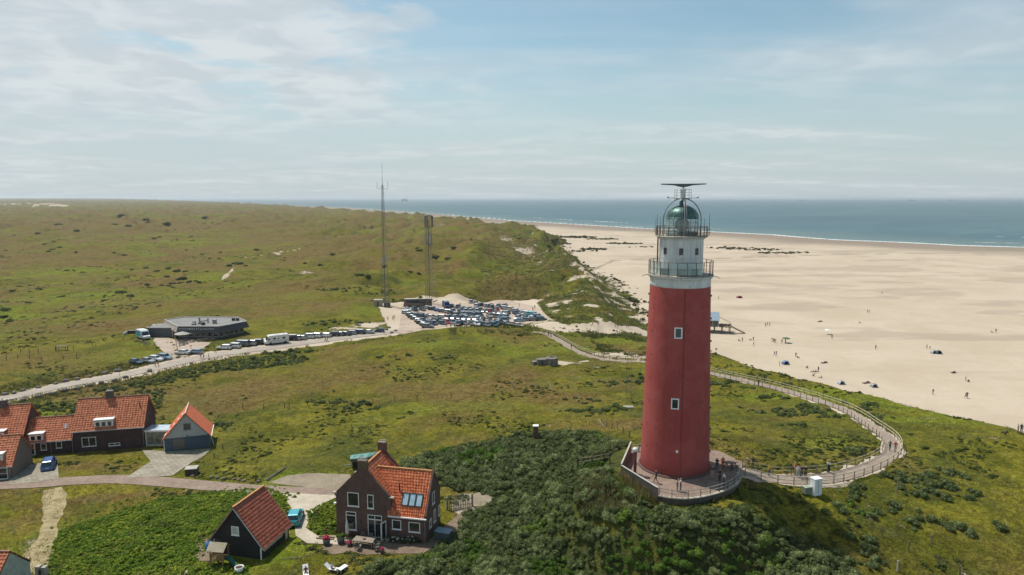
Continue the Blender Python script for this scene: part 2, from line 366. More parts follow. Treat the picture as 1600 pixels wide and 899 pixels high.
sand = np.maximum(sand, blobs([(970,556,13,9,.66),(925,575,6,4,.5),(1000,560,10,8,.55),(955,520,10,3,.5),(790,378,22,40,.55),(815,395,18,30,.6),(770,430,6,26,.5),
    (480,425,7,16,.6),(350,434,4,16,.62),(362,424,5,6,.5),(440,398,5,30,.6),(565,366,5,40,.6),(690,350,16,80,.5),(640,340,20,100,.48),(20,319,500,220,.66),(80,322,240,140,.66),
    (845,568,9,2.0,.75),(885,566,3.2,1.6,.75),(560,510,12,5,.6),(590,505,8,8,.8),(690,420,3,8,.5),(320,395,3,20,.45),(1205,672,3,1,.0),(1500,665,5,5,.46),(1520,680,5,5,.4),(1570,700,8,5,.45)], 3))
TRK = W2([(83,764),(88,785),(78,822),(62,858),(48,899)])
d_, _ = seg_dist(gx, gy, TRK); trk = np.maximum(sstep(.95, .3, np.abs(d_ - .95)), .62 * sstep(2.6, 1.2, d_)) ; sand = np.maximum(sand, .42 * sstep(3.4, 1.4, d_ + fbm(gx, gy, 3, 2, 2)))
TRAILS = [[(1330,772),(1400,815),(1460,862),(1520,905)],[(1385,705),(1450,755),(1530,780),(1610,830)],[(1290,765),(1350,800),(1392,845)],[(870,585),(960,600),(1005,590)],[(350,434),(362,424),(364,418)],
    [(385,402),(430,395),(470,388)],[(690,440),(760,450),(860,455)],[(800,380),(830,420),(880,450)],[(700,665),(800,668),(860,664)]]
for tr in TRAILS:
    d_, _ = seg_dist(gx, gy, densify(W2(tr), 6)); wd = .25 + .0016 * Dg; sand = np.maximum(sand, (.62 if tr[0][0] in (350, 385) else .44) * sstep(wd * 2.2, wd * .5, d_ + fbm(gx, gy, 3, 2, 4) * wd))
# yards and worn ground by the houses
YARD = [(W2([(310,850),(335,838),(345,868),(325,885),(305,872)]), .5), (W2([(505,855),(545,836),(560,850),(660,852),(650,868),(560,872),(525,870)]), .3)]
for pl, a in YARD: sand = np.maximum(sand, a * polymask(pl, .8) + .0)
sand = np.maximum(sand, blobs([(745,812,5,3.5,.62),(328,865,2.6,2.2,.6)], 5))
wet = sstep(190, 70, INL + fbm(gx, gy, 90, 3, 5) * 30) * sstep(-12, 0, INL) * .9
wet = np.maximum(wet, .32 * sstep(.06, .34, fbm(gx * .55, gy * 1.5, 26, 4, 4) + .25 * fbm(gx * .3, gy * 1.4, 6, 2, 2)) * sstep(18, 60, S) * sstep(150, 260, gy) * sstep(60, 140, INL))
WR = W2([(890,409),(960,407),(1040,405),(1130,404),(1230,400),(1330,398),(1420,396),(1560,396)])
d_, _ = seg_dist(gx, gy, densify(WR, 30)); wet = np.maximum(wet, .8 * sstep(3.0, .8, d_ + fbm(gx, gy, 12, 2, 3) * 2.2))
lush = .22 + .55 * fbm(gx, gy, 26, 4, 2) + .4 * fbm(gx, gy, 120, 2, 4)
lush = np.maximum(lush, blobs([(230,830,17,10,1.),(300,800,16,7,.9),(180,880,14,8,1.),(330,880,14,7,.95),(100,650,26,10,.75),(200,625,25,9,.7),(420,600,18,10,.45),(700,645,30,10,.6),(1250,690,14,7,.6),
    (1280,610,26,6,.85),(1180,565,30,14,.8),(1420,650,16,8,.75),(1350,625,16,6,.8),(100,470,60,40,.85),(60,430,70,50,.85),(250,400,70,60,.6),(150,405,70,50,.5),(380,410,40,30,.5),(560,485,24,20,.6),(160,560,30,12,.55),
    (650,540,30,10,.6),(230,540,20,7,.7),(1500,740,16,8,.35),(1300,790,12,6,.4),(450,770,8,5,.9),(900,640,20,9,.45),(900,545,22,8,.7),(770,520,30,8,.5),(1150,440,1,1,.0)], 1))
brown = .26 + .62 * fbm(gx, gy, 40, 4, 7) + .45 * fbm(gx, gy, 13, 3, 4) + .5 * fbm(gx, gy, 220, 3, 5) * sstep(300, 600, Dg) + .25 * sstep(250, 700, Dg) + .12 * sstep(210, 300, Dg)
brown = np.maximum(brown, blobs([(130,350,260,260,.85),(300,358,200,200,.8),(420,370,160,120,.7),(60,560,40,18,.62),(180,505,50,24,.75),(330,470,60,30,.72),(450,450,50,40,.68),(520,400,80,90,.55),
    (960,660,8,5,1.0),(985,665,7,3.5,1.),(905,665,9,2.5,.8),(560,760,3,2,.4),(200,400,50,16,.9),(340,412,22,13,.9),(30,398,40,25,.8),(160,418,60,8,.6),(700,375,90,90,.6),(560,600,30,12,.5),(1170,770,1,1,.0),
    (150,770,20,2.4,.8),(60,800,6,5,.6),(300,785,12,2.,.45),(160,728,8,3,.8),(1150,700,12,5,.5),(1200,650,14,5,.55),(1320,850,14,6,.45),(1550,850,14,10,.55),(640,620,24,6,.55),(900,600,24,6,.45)], 5))
brown = np.clip(brown * (1 - .8 * np.clip(lush - .35, 0, 1)), 0, 1)
def set_attr(me, name, cols):
    at_ = me.attributes.new(name, 'FLOAT_COLOR', 'POINT'); a = np.ones((len(me.vertices), 4), np.float32)
    for i, c in enumerate(cols): a[:, i] = np.clip(c, 0, 1)
    at_.data.foreach_set('color', a.ravel())
def ground_material():
    mt, t = newmat('dune ground'); g = G(t); pos = g.n('ShaderNodeNewGeometry').outputs['Position']
    A_ = g.n('ShaderNodeSeparateColor', {0: g.n('ShaderNodeAttribute', attribute_name='cover').outputs['Color']}).outputs
    B_ = g.n('ShaderNodeAttribute', attribute_name='wear').outputs['Color']; B_ = g.n('ShaderNodeSeparateColor', {0: B_}).outputs
    n40, n12, n3, n1, n03 = (g.noise(pos, 1 / s, d, .62, .6) for s, d in ((38, 5), (11, 5), (3.1, 5), (.9, 4), (.28, 3)))
    col = g.mix(g.mr(n12, .36, .64), (.078, .080, .0075, 1), (.165, .144, .0145, 1))            # meadow green to yellow
    dk2 = g.mr(n40, .50, .66); col = g.mix(g.ma('MULTIPLY', dk2, .42), col, (.046, .060, .015, 1)); dk3 = g.mr(g.noise(pos, 1 / 17, 7, .72, .8), .53, .60); col = g.mix(g.ma('MULTIPLY', dk3, .48), col, (.038, .050, .013, 1))
    lf = g.mr(g.ma('ADD', A_[1], g.ma('MULTIPLY', g.ma('SUBTRACT', n12, .5), .7)), .30, .68)
    col = g.mix(g.ma('MULTIPLY', lf, .80), col, g.mix(g.mr(n3, .38, .62), (.090, .120, .009, 1), (.172, .188, .016, 1)))
    bf = g.mr(g.ma('ADD', A_[2], g.ma('MULTIPLY', g.ma('SUBTRACT', n12, .5), .7)), .18, .78)
    col = g.mix(g.ma('MULTIPLY', bf, .80), col, g.mix(g.mr(n3, .35, .65), (.092, .056, .019, 1), (.180, .118, .042, 1)))
    dk = g.mr(g.ma('ADD', g.ma('MULTIPLY', n3, .6), g.ma('MULTIPLY', n12, .4)), .50, .62); col = g.mix(g.ma('MULTIPLY', dk, .55), col, (.042, .055, .014, 1))
    st = g.mr(g.noise(pos, 1 / 1.7, 5, .65, 1.2), .56, .72); col = g.mix(g.ma('MULTIPLY', st, .38), col, (.23, .195, .075, 1))   # dry stalks
    gr = g.mr(n03, .30, .70, .62, 1.42); gr2 = g.mr(n1, .32, .68, .74, 1.28)
    col = g.n('ShaderNodeMix', {0: 1., 6: col, 7: g.n('ShaderNodeCombineColor', {0: g.ma('MULTIPLY', gr, gr2), 1: g.ma('MULTIPLY', gr, gr2), 2: g.ma('MULTIPLY', gr, gr2)}).outputs[0]}, data_type='RGBA', blend_type='MULTIPLY').outputs[2]
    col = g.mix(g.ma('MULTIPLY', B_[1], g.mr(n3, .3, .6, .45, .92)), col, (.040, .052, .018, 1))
    col = g.mix(g.ma('MULTIPLY', B_[2], g.mr(n1, .3, .65, .35, .85)), col, (.050, .064, .016, 1))
    sf = g.mr(g.ma('ADD', A_[0], g.ma('MULTIPLY', g.ma('SUBTRACT', g.ma('ADD', g.ma('MULTIPLY', n3, .6), g.ma('MULTIPLY', n1, .4)), .5), 1.1)), .46, .58)
    sc = g.mix(g.mr(n40, .35, .65), (.425, .348, .262, 1), (.480, .400, .308, 1)); sc = g.mix(g.ma('MULTIPLY', g.mr(n3, .4, .7), .25), sc, (.38, .30, .185, 1))
    sc = g.mix(g.ma('MULTIPLY', B_[0], .88), sc, (.185, .148, .115, 1))
    col = g.mix(sf, col, sc)
    bs = g.n('ShaderNodeBsdfPrincipled', {'Base Color': col, 'Roughness': .95, 'Specular IOR Level': .08})
    hgt = g.ma('ADD', g.ma('MULTIPLY', n03, .6), g.ma('ADD', g.ma('MULTIPLY', n1, 1.1), g.ma('MULTIPLY', n3, 1.6))); hs = g.ma('MULTIPLY', g.ma('SUBTRACT', 1., g.ma('MULTIPLY', sf, .88)), 1.)
    t.links.new(g.n('ShaderNodeBump', {'Height': g.ma('MULTIPLY', hgt, hs), 'Strength': .9, 'Distance': .32}).outputs[0], bs.inputs['Normal'])
    g.n('ShaderNodeOutputMaterial', {0: bs.outputs[0]}); return mt
me = npmesh('ground', np.stack([gx, gy, gzv], 1), gf, ground_material())
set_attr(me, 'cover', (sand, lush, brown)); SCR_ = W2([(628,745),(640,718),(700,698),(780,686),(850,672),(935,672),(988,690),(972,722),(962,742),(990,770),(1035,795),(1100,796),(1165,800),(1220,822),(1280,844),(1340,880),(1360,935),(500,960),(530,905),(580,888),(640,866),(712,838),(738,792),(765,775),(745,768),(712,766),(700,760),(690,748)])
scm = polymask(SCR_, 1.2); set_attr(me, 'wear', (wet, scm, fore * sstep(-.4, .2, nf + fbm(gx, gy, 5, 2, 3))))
tag(link(bpy.data.objects.new('terrain', me)), kind='structure')
# ------------------------------------------------------------------ the sea
def sea_material():
    mt, t = newmat('sea water'); g = G(t); pos = g.n('ShaderNodeNewGeometry').outputs['Position']
    mp = g.n('ShaderNodeMapping', {'Vector': pos, 'Scale': (1, 1, 1), 'Rotation': (0, 0, R(-38))}).outputs[0]
    st = g.n('ShaderNodeMapping', {'Vector': mp, 'Scale': (.35, 1, 1)}).outputs[0]
    big = g.noise(st, 1 / 260, 4, .55); mid = g.noise(st, 1 / 45, 4, .6); sm = g.noise(st, 1 / 6, 4, .6)
    at_ = g.n('ShaderNodeSeparateColor', {0: g.n('ShaderNodeAttribute', attribute_name='depth').outputs['Color']}).outputs
    col = g.mix(g.mr(big, .38, .62), (.044, .095, .112, 1), (.066, .128, .141, 1)); col = g.mix(g.ma('MULTIPLY', g.mr(mid, .4, .65), .5), col, (.028, .084, .104, 1))
    col = g.mix(at_[0], col, (.115, .165, .150, 1))
    fo = g.mr(g.ma('ADD', at_[1], g.ma('MULTIPLY', g.ma('SUBTRACT', g.noise(st, 1 / 14, 5, .7, .8), .5), 1.0)), .55, .72)
    col = g.mix(fo, col, (.72, .74, .72, 1))
    bs = g.n('ShaderNodeBsdfPrincipled', {'Base Color': col, 'Roughness': .38, 'Specular IOR Level': .22, 'IOR': 1.33})
    hh = g.ma('ADD', g.ma('MULTIPLY', sm, .9), g.ma('MULTIPLY', mid, 3.2))
    t.links.new(g.n('ShaderNodeBump', {'Height': hh, 'Strength': .85, 'Distance': 1.2}).outputs[0], bs.inputs['Normal'])
    g.n('ShaderNodeOutputMaterial', {0: bs.outputs[0]}); return mt
wy = np.concatenate([np.arange(400, 2000, 4.), np.geomspace(2000, 60000, 260)]); wu = np.linspace(-2.6, 2.6, 700)
wX = (wy[:, None] * wu[None, :]).ravel(); wY = np.repeat(wy, len(wu)); k_ = (wY < 1e9)
ds_, al_ = seg_dist(wX, wY, SHORE, True)
jag = fbm(wX, wY, 70, 3, 1) * 10
sh_ = sstep(230, 10, ds_ + jag)
foam = .9 * sstep(12, 3, np.abs(ds_ - 6 + jag * .35))
for off, amp, wd, k in ((40, .66, 10, 2), (85, .60, 12, 3), (150, .66, 14, 4), (250, .5, 16, 5)):
    foam = np.maximum(foam, (amp + .38 * fbm(al_, al_ * .1, 90, 3, k)) * sstep(wd, 1.5, np.abs(ds_ + jag - off)) * (sstep(.0, .35, fbm(al_, al_ * 0, 210, 2, k + 1) + .18)))
i_ = np.arange(len(wX)).reshape(len(wy), len(wu))
me = npmesh('sea', np.stack([wX, wY, wX * 0], 1), np.stack([i_[:-1, :-1], i_[:-1, 1:], i_[1:, 1:], i_[1:, :-1]], -1).reshape(-1, 4), sea_material())
set_attr(me, 'depth', (sh_ * .8, foam, foam * 0)); tag(link(bpy.data.objects.new('sea', me)), kind='structure')
# ------------------------------------------------------------------ haze
mt, t = newmat('sea air'); g = G(t)
v_ = g.n('ShaderNodeVolumePrincipled', {'Color': (.86, .94, 1, 1), 'Density': 6e-5, 'Anisotropy': .3}); g.n('ShaderNodeOutputMaterial', {1: v_.outputs[0]})
o = MB().box((0, 13000, 33.5), (60000, 28000, 81)).build('haze', mt); tag(o, kind='stuff')
# ------------------------------------------------------------------ roads, paths and paved yards
def paved(name, c1, c2, sc=.6, cell=.0):
    mt, t = newmat(name); g = G(t); pos = g.n('ShaderNodeNewGeometry').outputs['Position']
    a = g.noise(pos, sc, 6, .62, .4); b = g.noise(pos, sc * 8, 4, .6)
    c = g.mix(g.mr(g.ma('ADD', g.ma('MULTIPLY', a, .6), g.ma('MULTIPLY', b, .4)), .38, .62), C4(c1), C4(c2))
    if cell:
        vo = g.n('ShaderNodeTexBrick', {'Vector': pos, 'Scale': 1., 'Brick Width': cell * 1.6, 'Row Height': cell, 'Mortar Size': cell * .07, 'Color1': (1, 1, 1, 1), 'Color2': (.78, .78, .78, 1), 'Mortar': (.45, .45, .42, 1)})
        c = g.n('ShaderNodeMix', {0: 1., 6: c, 7: vo.outputs[0]}, data_type='RGBA', blend_type='MULTIPLY').outputs[2]
    bs = g.n('ShaderNodeBsdfPrincipled', {'Base Color': c, 'Roughness': .9, 'Specular IOR Level': .15})
    t.links.new(g.n('ShaderNodeBump', {'Height': b, 'Strength': .3, 'Distance': .03}).outputs[0], bs.inputs['Normal'])
    g.n('ShaderNodeOutputMaterial', {0: bs.outputs[0]}); return mt
M_ROAD = paved('grey sand-blown asphalt', (.285, .245, .205), (.37, .325, .27), .25)
M_LANE = paved('pinkish clinker paving', (.255, .185, .145), (.335, .255, .20), .4, .22)
M_PATH = paved('red brick paving', (.235, .165, .13), (.32, .24, .19), .5, .2)
M_RAMP = paved('pinkish beige ramp paving', (.30, .235, .19), (.38, .31, .25), .5, .2)
M_SLAB = paved('concrete flags', (.27, .24, .18), (.38, .34, .27), .45, .6)
M_GRAV = paved('shell gravel', (.36, .31, .235), (.47, .41, .32), .6)
M_DUST = paved('worn gravel yard', (.20, .165, .115), (.28, .235, .17), .35)
M_TILE = paved('brown terrace clinker', (.19, .14, .10), (.27, .20, .145), .5, .3)
def ribbon(name, pl, hw, mt, off=.07, n=4, step=1.2, wob=0):
    pl = densify(pl, step); v = []
    for i, p in enumerate(pl):
        a, b = pl[max(i - 1, 0)], pl[min(i + 1, len(pl) - 1)]; dx, dy = b[0] - a[0], b[1] - a[1]; l = math.hypot(dx, dy)
        h_ = hw(i / len(pl)) if callable(hw) else hw
        for j in range(n + 1):
            s_ = (j / n * 2 - 1) * h_; s_ *= 1 + wob * float(vnoise(i * .31, j * 5.)) ; v.append((p[0] + dy / l * s_, p[1] - dx / l * s_))
    v = np.array(v); z = H(v[:, 0], v[:, 1]) + off; k = n + 1
    f = [(i * k + j, i * k + j + 1, (i + 1) * k + j + 1, (i + 1) * k + j) for i in range(len(pl) - 1) for j in range(n)]
    f = [q[::-1] for q in f]
    return tag(link(bpy.data.objects.new(name, npmesh(name, np.c_[v, z], f, mt))), kind='structure')
def sheet(name, poly, mt, off=.06, cell=.5):
    poly = densify(list(poly) + [poly[0]], cell)[:-1]; P_ = np.array(poly); x0, y0 = P_.min(0); x1, y1 = P_.max(0)
    X, Y = np.meshgrid(np.arange(x0, x1, cell), np.arange(y0, y1, cell)); X = X.ravel(); Y = Y.ravel()
    d, _ = seg_dist(X, Y, list(poly) + [poly[0]]); k = inside(poly, X, Y) & (d > cell * .4)
    pts = [Vector(p) for p in poly] + [Vector((a, b)) for a, b in zip(X[k], Y[k])]; n_ = len(poly)
    r = geometry.delaunay_2d_cdt(pts, [(i, (i + 1) % n_) for i in range(n_)], [list(range(n_))], 1, 1e-4)
    v = np.array([tuple(q) for q in r[0]]); z = H(v[:, 0], v[:, 1]) + off; f = np.array([q[:3] for q in r[2]])
    a = v[f[:, 0]]; b = v[f[:, 1]]; c = v[f[:, 2]]; fl = ((b - a)[:, 0] * (c - a)[:, 1] - (b - a)[:, 1] * (c - a)[:, 0]) < 0; f[fl] = f[fl][:, ::-1]
    return tag(link(bpy.data.objects.new(name, npmesh(name, np.c_[v, z], f, mt))), kind='structure')
ribbon('road', ROAD, 2.9, M_ROAD, .10, 6, 1.5)
ribbon('lane_road', LANE, 1.75, M_LANE, .07, 4, .8)
ribbon('sandy_track_path', smooth(TRK, 2), lambda t_: 1.25 + .25 * math.sin(t_ * 9), paved('worn sandy track', (.200, .160, .070), (.355, .290, .165), .9), .05, 6, .5, .22)
ribbon('ramp_path', LOOP, 1.05, M_RAMP, .07, 4, .7)
sheet('car_park_pavement', [tuple(atz(*p, 7.3)[:2]) for p in ((628,478),(700,473),(800,472),(842,486),(858,503),(820,511),(760,513),(700,514),(652,524),(622,530))], paved('sandy brick parking', (.335, .255, .200), (.44, .355, .28), .12), .10, 2.0)
# ------------------------------------------------------------------ lighthouse
WHITE = mat('weathered white paint', (.50, .52, .50), .6, var=.17, scale=.8, stretch=(1, 1, .25))
WHITE2 = mat('white painted wood', (.74, .74, .71), .5, var=.06)
def tower_red():
    mt, t = newmat('faded red masonry paint'); g = G(t); oc = g.n('ShaderNodeTexCoord').outputs['Object']; ms = g.n('ShaderNodeMapping', {'Vector': oc, 'Scale': (1, 1, .07)}).outputs[0]
    st = g.noise(ms, 2.6, 5, .65); bl = g.noise(oc, .38, 5, .65, .5); fi = g.noise(oc, 4.5, 3, .6)
    c = g.mix(g.mr(bl, .38, .64), (.300, .060, .052, 1), (.350, .082, .070, 1)); c = g.mix(g.mr(st, .54, .74, 0., .35), c, (.215, .040, .038, 1)); c = g.mix(g.mr(fi, .60, .74, 0., .22), c, (.42, .12, .10, 1)); c = g.mix(g.mr(g.noise(ms, 7, 3, .6), .64, .74, 0., .45), c, (.20, .075, .055, 1))
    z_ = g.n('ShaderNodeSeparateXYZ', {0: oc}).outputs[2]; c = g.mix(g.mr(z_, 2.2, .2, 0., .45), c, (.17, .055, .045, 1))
    bs = g.n('ShaderNodeBsdfPrincipled', {'Base Color': c, 'Roughness': .85, 'Specular IOR Level': .25}); br = g.n('ShaderNodeTexBrick', {'Vector': g.n('ShaderNodeMapping', {'Vector': oc, 'Rotation': (R(90), 0, 0)}).outputs[0], 'Scale': 1., 'Brick Width': .5, 'Row Height': .16, 'Mortar Size': .02}).outputs[1]
    t.links.new(g.n('ShaderNodeBump', {'Height': g.ma('SUBTRACT', g.ma('MULTIPLY', fi, .8), g.ma('MULTIPLY', br, .35)), 'Strength': .5, 'Distance': .05}).outputs[0], bs.inputs['Normal']); g.n('ShaderNodeOutputMaterial', {0: bs.outputs[0]}); return mt
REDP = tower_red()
DARKM = mat('dark weathered steel', (.045, .048, .048), .5, .5, var=.25)
GREYM = mat('grey galvanised steel', (.26, .27, .27), .5, .6, var=.2)
RUSTM = mat('rusty brown steel', (.115, .075, .058), .7, .3, var=.35, scale=3)
GLASS_D = mat('dark window glass', (.018, .024, .028), .06, var=.3, spec=.8)
GLASS_G = mat('greenish glazing', (.42, .58, .52), .08, var=.05, alpha=.26, spec=.7)
COPPER = mat('verdigris dome sheeting', (.045, .105, .090), .42, .35, var=.45, scale=1.6, stretch=(1, 1, .4))
BRICKD = mat('dark red brown brick', (.105, .062, .050), .85, var=.22, scale=1.2, bump=.5, bscale=14)
BRICKR = mat('brown brick wall', (.135, .078, .060), .85, var=.25, scale=1.5, bump=.5, bscale=14)
CONC = mat('pale concrete', (.36, .33, .27), .9, var=.15, scale=1.2)
LH = thing('lighthouse', 'tall red lighthouse with white top and grey green lantern on the dune', 'lighthouse', (TX, TY, TZ))
FA = math.atan2(-TY, -TX)                # azimuth of the side that faces the sea of visitors, towards the camera
def radt(z): return 4.45 - .68 * min(1, z / 24.0)
MB().lathe([(4.72, -1.5), (4.72, .12), (4.62, .30), (4.5, .34)], n=64).build('plinth', BRICKD, LH)
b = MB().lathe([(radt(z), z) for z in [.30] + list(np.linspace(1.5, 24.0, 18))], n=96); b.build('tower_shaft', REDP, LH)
b = MB().lathe([(3.99, 24.0), (4.03, 24.03), (4.03, 24.3), (4.03, 24.75), (4.07, 24.95), (4.2, 25.10), (4.3, 25.16), (4.30, 25.32), (2.95, 25.32)], n=72); b.build('collar', WHITE, LH)
for a, z, wd, hg in ((FA - .005, 18.55, .74, 1.15), (FA - .035, 9.65, .74, 1.15), (FA + math.pi * .8, 12, .7, 1.1)):
    r_ = radt(z) + .02; c = Vector((math.cos(a) * r_, math.sin(a) * r_, z)); t_ = a + math.pi / 2
    fr = MB(); ux = Vector((math.cos(t_), math.sin(t_), 0)); 
    for sx in (-1, 1): fr.box(c + ux * sx * (wd / 2 + .04), (.14, .16, hg + .2), t_)
    for sz in (-1, 1): fr.box(c + Vector((0, 0, sz * (hg / 2 + .04))), (wd + .22, .17 if sz > 0 else .24, .13), t_)
    fo = fr.build('window', WHITE2, LH)
    MB().box(c, (wd, .06, hg), t_).build('pane', GLASS_D, fo)
def onshaft(a, z, off=0): r_ = radt(z) + off; return (math.cos(a) * r_, math.sin(a) * r_, z)
MB().tube([onshaft(FA + .06, 3.6, -.05), onshaft(FA + .06, 3.6, .16)], .17, 12).build('round_lamp', WHITE2, LH)
MB().bar(onshaft(FA + .17, .4, .02), onshaft(FA + .17, 23.9, .02), .05, .05).build('shaft_seam', mat('dark red seam', (.13, .03, .028), .7), LH)  # thin darker strip standing for the vertical seam of the shaft
vh = MB().tube([(-.05, 0, 0), (.05, 0, 0)], .075, 6).mesh('vent_hole', DARKM); bk = MB().box((0, 0, 0), (.16, .16, .22)).mesh('bracket', RUSTM)
def inst(name, me_, parent, loc, rz=0): o_ = link(bpy.data.objects.new(name, me_)); o_.parent = parent; o_.location = loc; o_.rotation_euler = (0, 0, rz); return o_
for i in range(7):
    for da in (-.95, -.55, .3, .78): inst('vent_hole', vh, LH, onshaft(FA + da, 3.2 + i * 3.0 + (da * 1.9) % 1), FA + da)
for da in (1.52, -1.50):
    for i in range(8): inst('bracket', bk, LH, onshaft(FA + da, 2.5 + i * 2.9, .07), FA + da)
# lower gallery with glass screens
gal = MB().lathe([(4.30, 25.325), (4.36, 25.33), (4.36, 25.43), (2.95, 25.44)], n=64); gal.mi = 0; gal.build('gallery_deck', CONC, LH)
rl = MB(); NP_ = 22
for z_, r_ in ((27.16, .035), (26.35, .018), (25.62, .018)): rl.tube([(4.24 * math.cos(i / 66 * 2 * math.pi), 4.24 * math.sin(i / 66 * 2 * math.pi), z_) for i in range(66)], r_, 6, closed=True)
rl.build('rail', RUSTM, LH)
pm = MB().box((0, 0, .86), (.07, .07, 1.72)).mesh('gallery_post', RUSTM)
gm = MB().box((0, 0, 0), (1.10, .015, 1.42)).mesh('glass_panel', GLASS_G)
for i in range(NP_):
    a = i / NP_ * 2 * math.pi + .1; inst('post', pm, LH, (4.24 * math.cos(a), 4.24 * math.sin(a), 25.43), a)
    a += math.pi / NP_
    d_a = (a - FA + math.pi) % (2 * math.pi) - math.pi
    if d_a < .82 : inst('glass_panel', gm, LH, (4.19 * math.cos(a), 4.19 * math.sin(a), 26.38), a + math.pi / 2)
for da, lab in ((1.42, 1), (-1.42, 1), (0.02, 1)):
    a = FA + da; MB().bar((4.3 * math.cos(a), 4.3 * math.sin(a), 25.32), (4.95 * math.cos(a), 4.95 * math.sin(a), 25.22), .07).bar((4.75 * math.cos(a), 4.75 * math.sin(a), 25.3), (5.2 * math.cos(a), 5.2 * math.sin(a), 25.05), .05).build('drain_spout', RUSTM, LH)
# white drum, dark openings at gallery level, three small windows
b = MB().lathe([(3.02, 25.3), (3.0, 26), (2.98, 29.7), (3.02, 29.85), (3.3, 30.05), (3.42, 30.12)], n=48); b.build('watch_room', WHITE, LH)
b = MB()
for i in range(20):
    a = FA + i / 20 * 2 * math.pi + .11; b.bar((3.0 * math.cos(a), 3.0 * math.sin(a), 25.5), (2.985 * math.cos(a), 2.985 * math.sin(a), 29.7), .05, .05)
b.lathe([(3.0, 27.55), (3.03, 27.58), (3.0, 27.61)], n=48); b.lathe([(3.0, 26.2), (3.03, 26.23), (3.0, 26.26)], n=48); b.build('seam_strips', mat('grey white paint strips', (.44, .46, .45), .6), LH)
for da in (-.80, 0.0, .76):
    a = FA + da; c = Vector((3.0 * math.cos(a), 3.0 * math.sin(a), 28.45)); t_ = a + math.pi / 2; ux = Vector((math.cos(t_), math.sin(t_), 0))
    fo = MB().box(c + ux * .22, (.06, .12, .78), t_).box(c - ux * .22, (.06, .12, .78), t_).box(c + Vector((0, 0, .38)), (.5, .12, .06), t_).box(c - Vector((0, 0, .38)), (.5, .14, .06), t_).box(c, (.03, .09, .74), t_).box(c, (.44, .09, .03), t_).build('window', DARKM, LH)
    MB().box(c, (.42, .05, .74), t_).build('pane', GLASS_D, fo)
for da, w_ in ((-.62, 1.15), (.03, 1.15), (.55, .75)):
    a = FA + da; c = Vector((3.55 * math.cos(a), 3.55 * math.sin(a), 25.92)); t_ = a + math.pi / 2
    bx = MB().box(c, (w_, .45, .72), t_).box(c + Vector((0, 0, .38)), (w_ + .06, .5, .05), t_).build('equipment_chest', DARKM, LH)
MB().tube([(3.28 * math.cos(FA - 1.38), 3.28 * math.sin(FA - 1.38), 25.4), (3.28 * math.cos(FA - 1.38), 3.28 * math.sin(FA - 1.38), 30.1)], .10, 8).build('drain_pipe', RUSTM, LH)
# upper gallery
MB().lathe([(3.42, 30.12), (3.55, 30.16), (3.55, 30.30), (2.0, 30.31)], n=48).build('upper_deck', CONC, LH)
rl = MB()
for z_, r_ in ((31.42, .035), (31.08, .022), (30.72, .022), (30.40, .03)): rl.tube([(3.48 * math.cos(i / 60 * 2 * math.pi), 3.48 * math.sin(i / 60 * 2 * math.pi), z_) for i in range(60)], r_, 5, closed=True)
for r2, z_ in ((3.85, 31.1), (3.85, 30.75)):
    rl.tube([(r2 * math.cos(FA + a), r2 * math.sin(FA + a), z_) for a in np.linspace(1.1, 2.0, 8)], .02, 5); rl.tube([(r2 * math.cos(FA - a), r2 * math.sin(FA - a), z_) for a in np.linspace(1.1, 1.8, 8)], .02, 5)
rl.build('upper_rail', RUSTM, LH)
pm = MB().box((0, 0, .58), (.06, .06, 1.2)).mesh('upper_post', RUSTM)
for i in range(24): a = i / 24 * 2 * math.pi; inst('post', pm, LH, (3.48 * math.cos(a), 3.48 * math.sin(a), 30.3), a)
# lantern
MB().lathe([(2.08, 30.3), (2.08, 30.75), (2.0, 30.78)], n=40).build('lantern_base', mat('dull green steel', (.10, .14, .12), .6, .2), LH)
lg = MB().lathe([(2.0, 30.78), (2.0, 32.5)], n=40).build('lantern_glazing', mat('lantern glazing', (.62, .74, .68), .05, alpha=.30, var=.05, spec=.8), LH)
b = MB()
for i in range(16): a = FA + (i + .5) / 16 * 2 * math.pi; b.bar((2.02 * math.cos(a), 2.02 * math.sin(a), 30.7), (2.02 * math.cos(a), 2.02 * math.sin(a), 32.5), .055)
for z_ in (31.35, 31.93): b.tube([(2.02 * math.cos(i / 40 * 2 * math.pi), 2.02 * math.sin(i / 40 * 2 * math.pi), z_) for i in range(40)], .022, 5, closed=True)
b.build('glazing_bars', mat('pale green painted bars', (.30, .38, .33), .5), LH)
ln = MB().lathe([(.15, 30.4), (.35, 30.6), (.35, 30.85), (.6, 31.0), (.92, 31.35), (1.0, 31.7), (.9, 32.05), (.6, 32.35), (.2, 32.45)], n=20).build('lens', mat('lens in its dark frame', (.02, .028, .025), .15, .3, var=.4), LH)
dm = [(2.16, 32.42), (2.16, 32.52), (2.05, 32.56)] + [(2.05 * math.cos(t_), 32.56 + 1.52 * math.sin(t_)) for t_ in np.linspace(.1, 1.30, 9)] + [(.45, 34.1), (.45, 34.45), (.36, 34.6), (.05, 34.72)]
MB().lathe(dm, n=40).build('dome', COPPER, LH)
b = MB()
for i in range(12):
    a = FA + i / 12 * 2 * math.pi; b.tube([(2.07 * math.cos(t_) * math.cos(a), 2.07 * math.cos(t_) * math.sin(a), 32.56 + 1.54 * math.sin(t_)) for t_ in np.linspace(.05, 1.3, 8)], .03, 5)
b.build('dome_ribs', mat('pale dome ribs', (.20, .26, .22), .5, .2), LH)
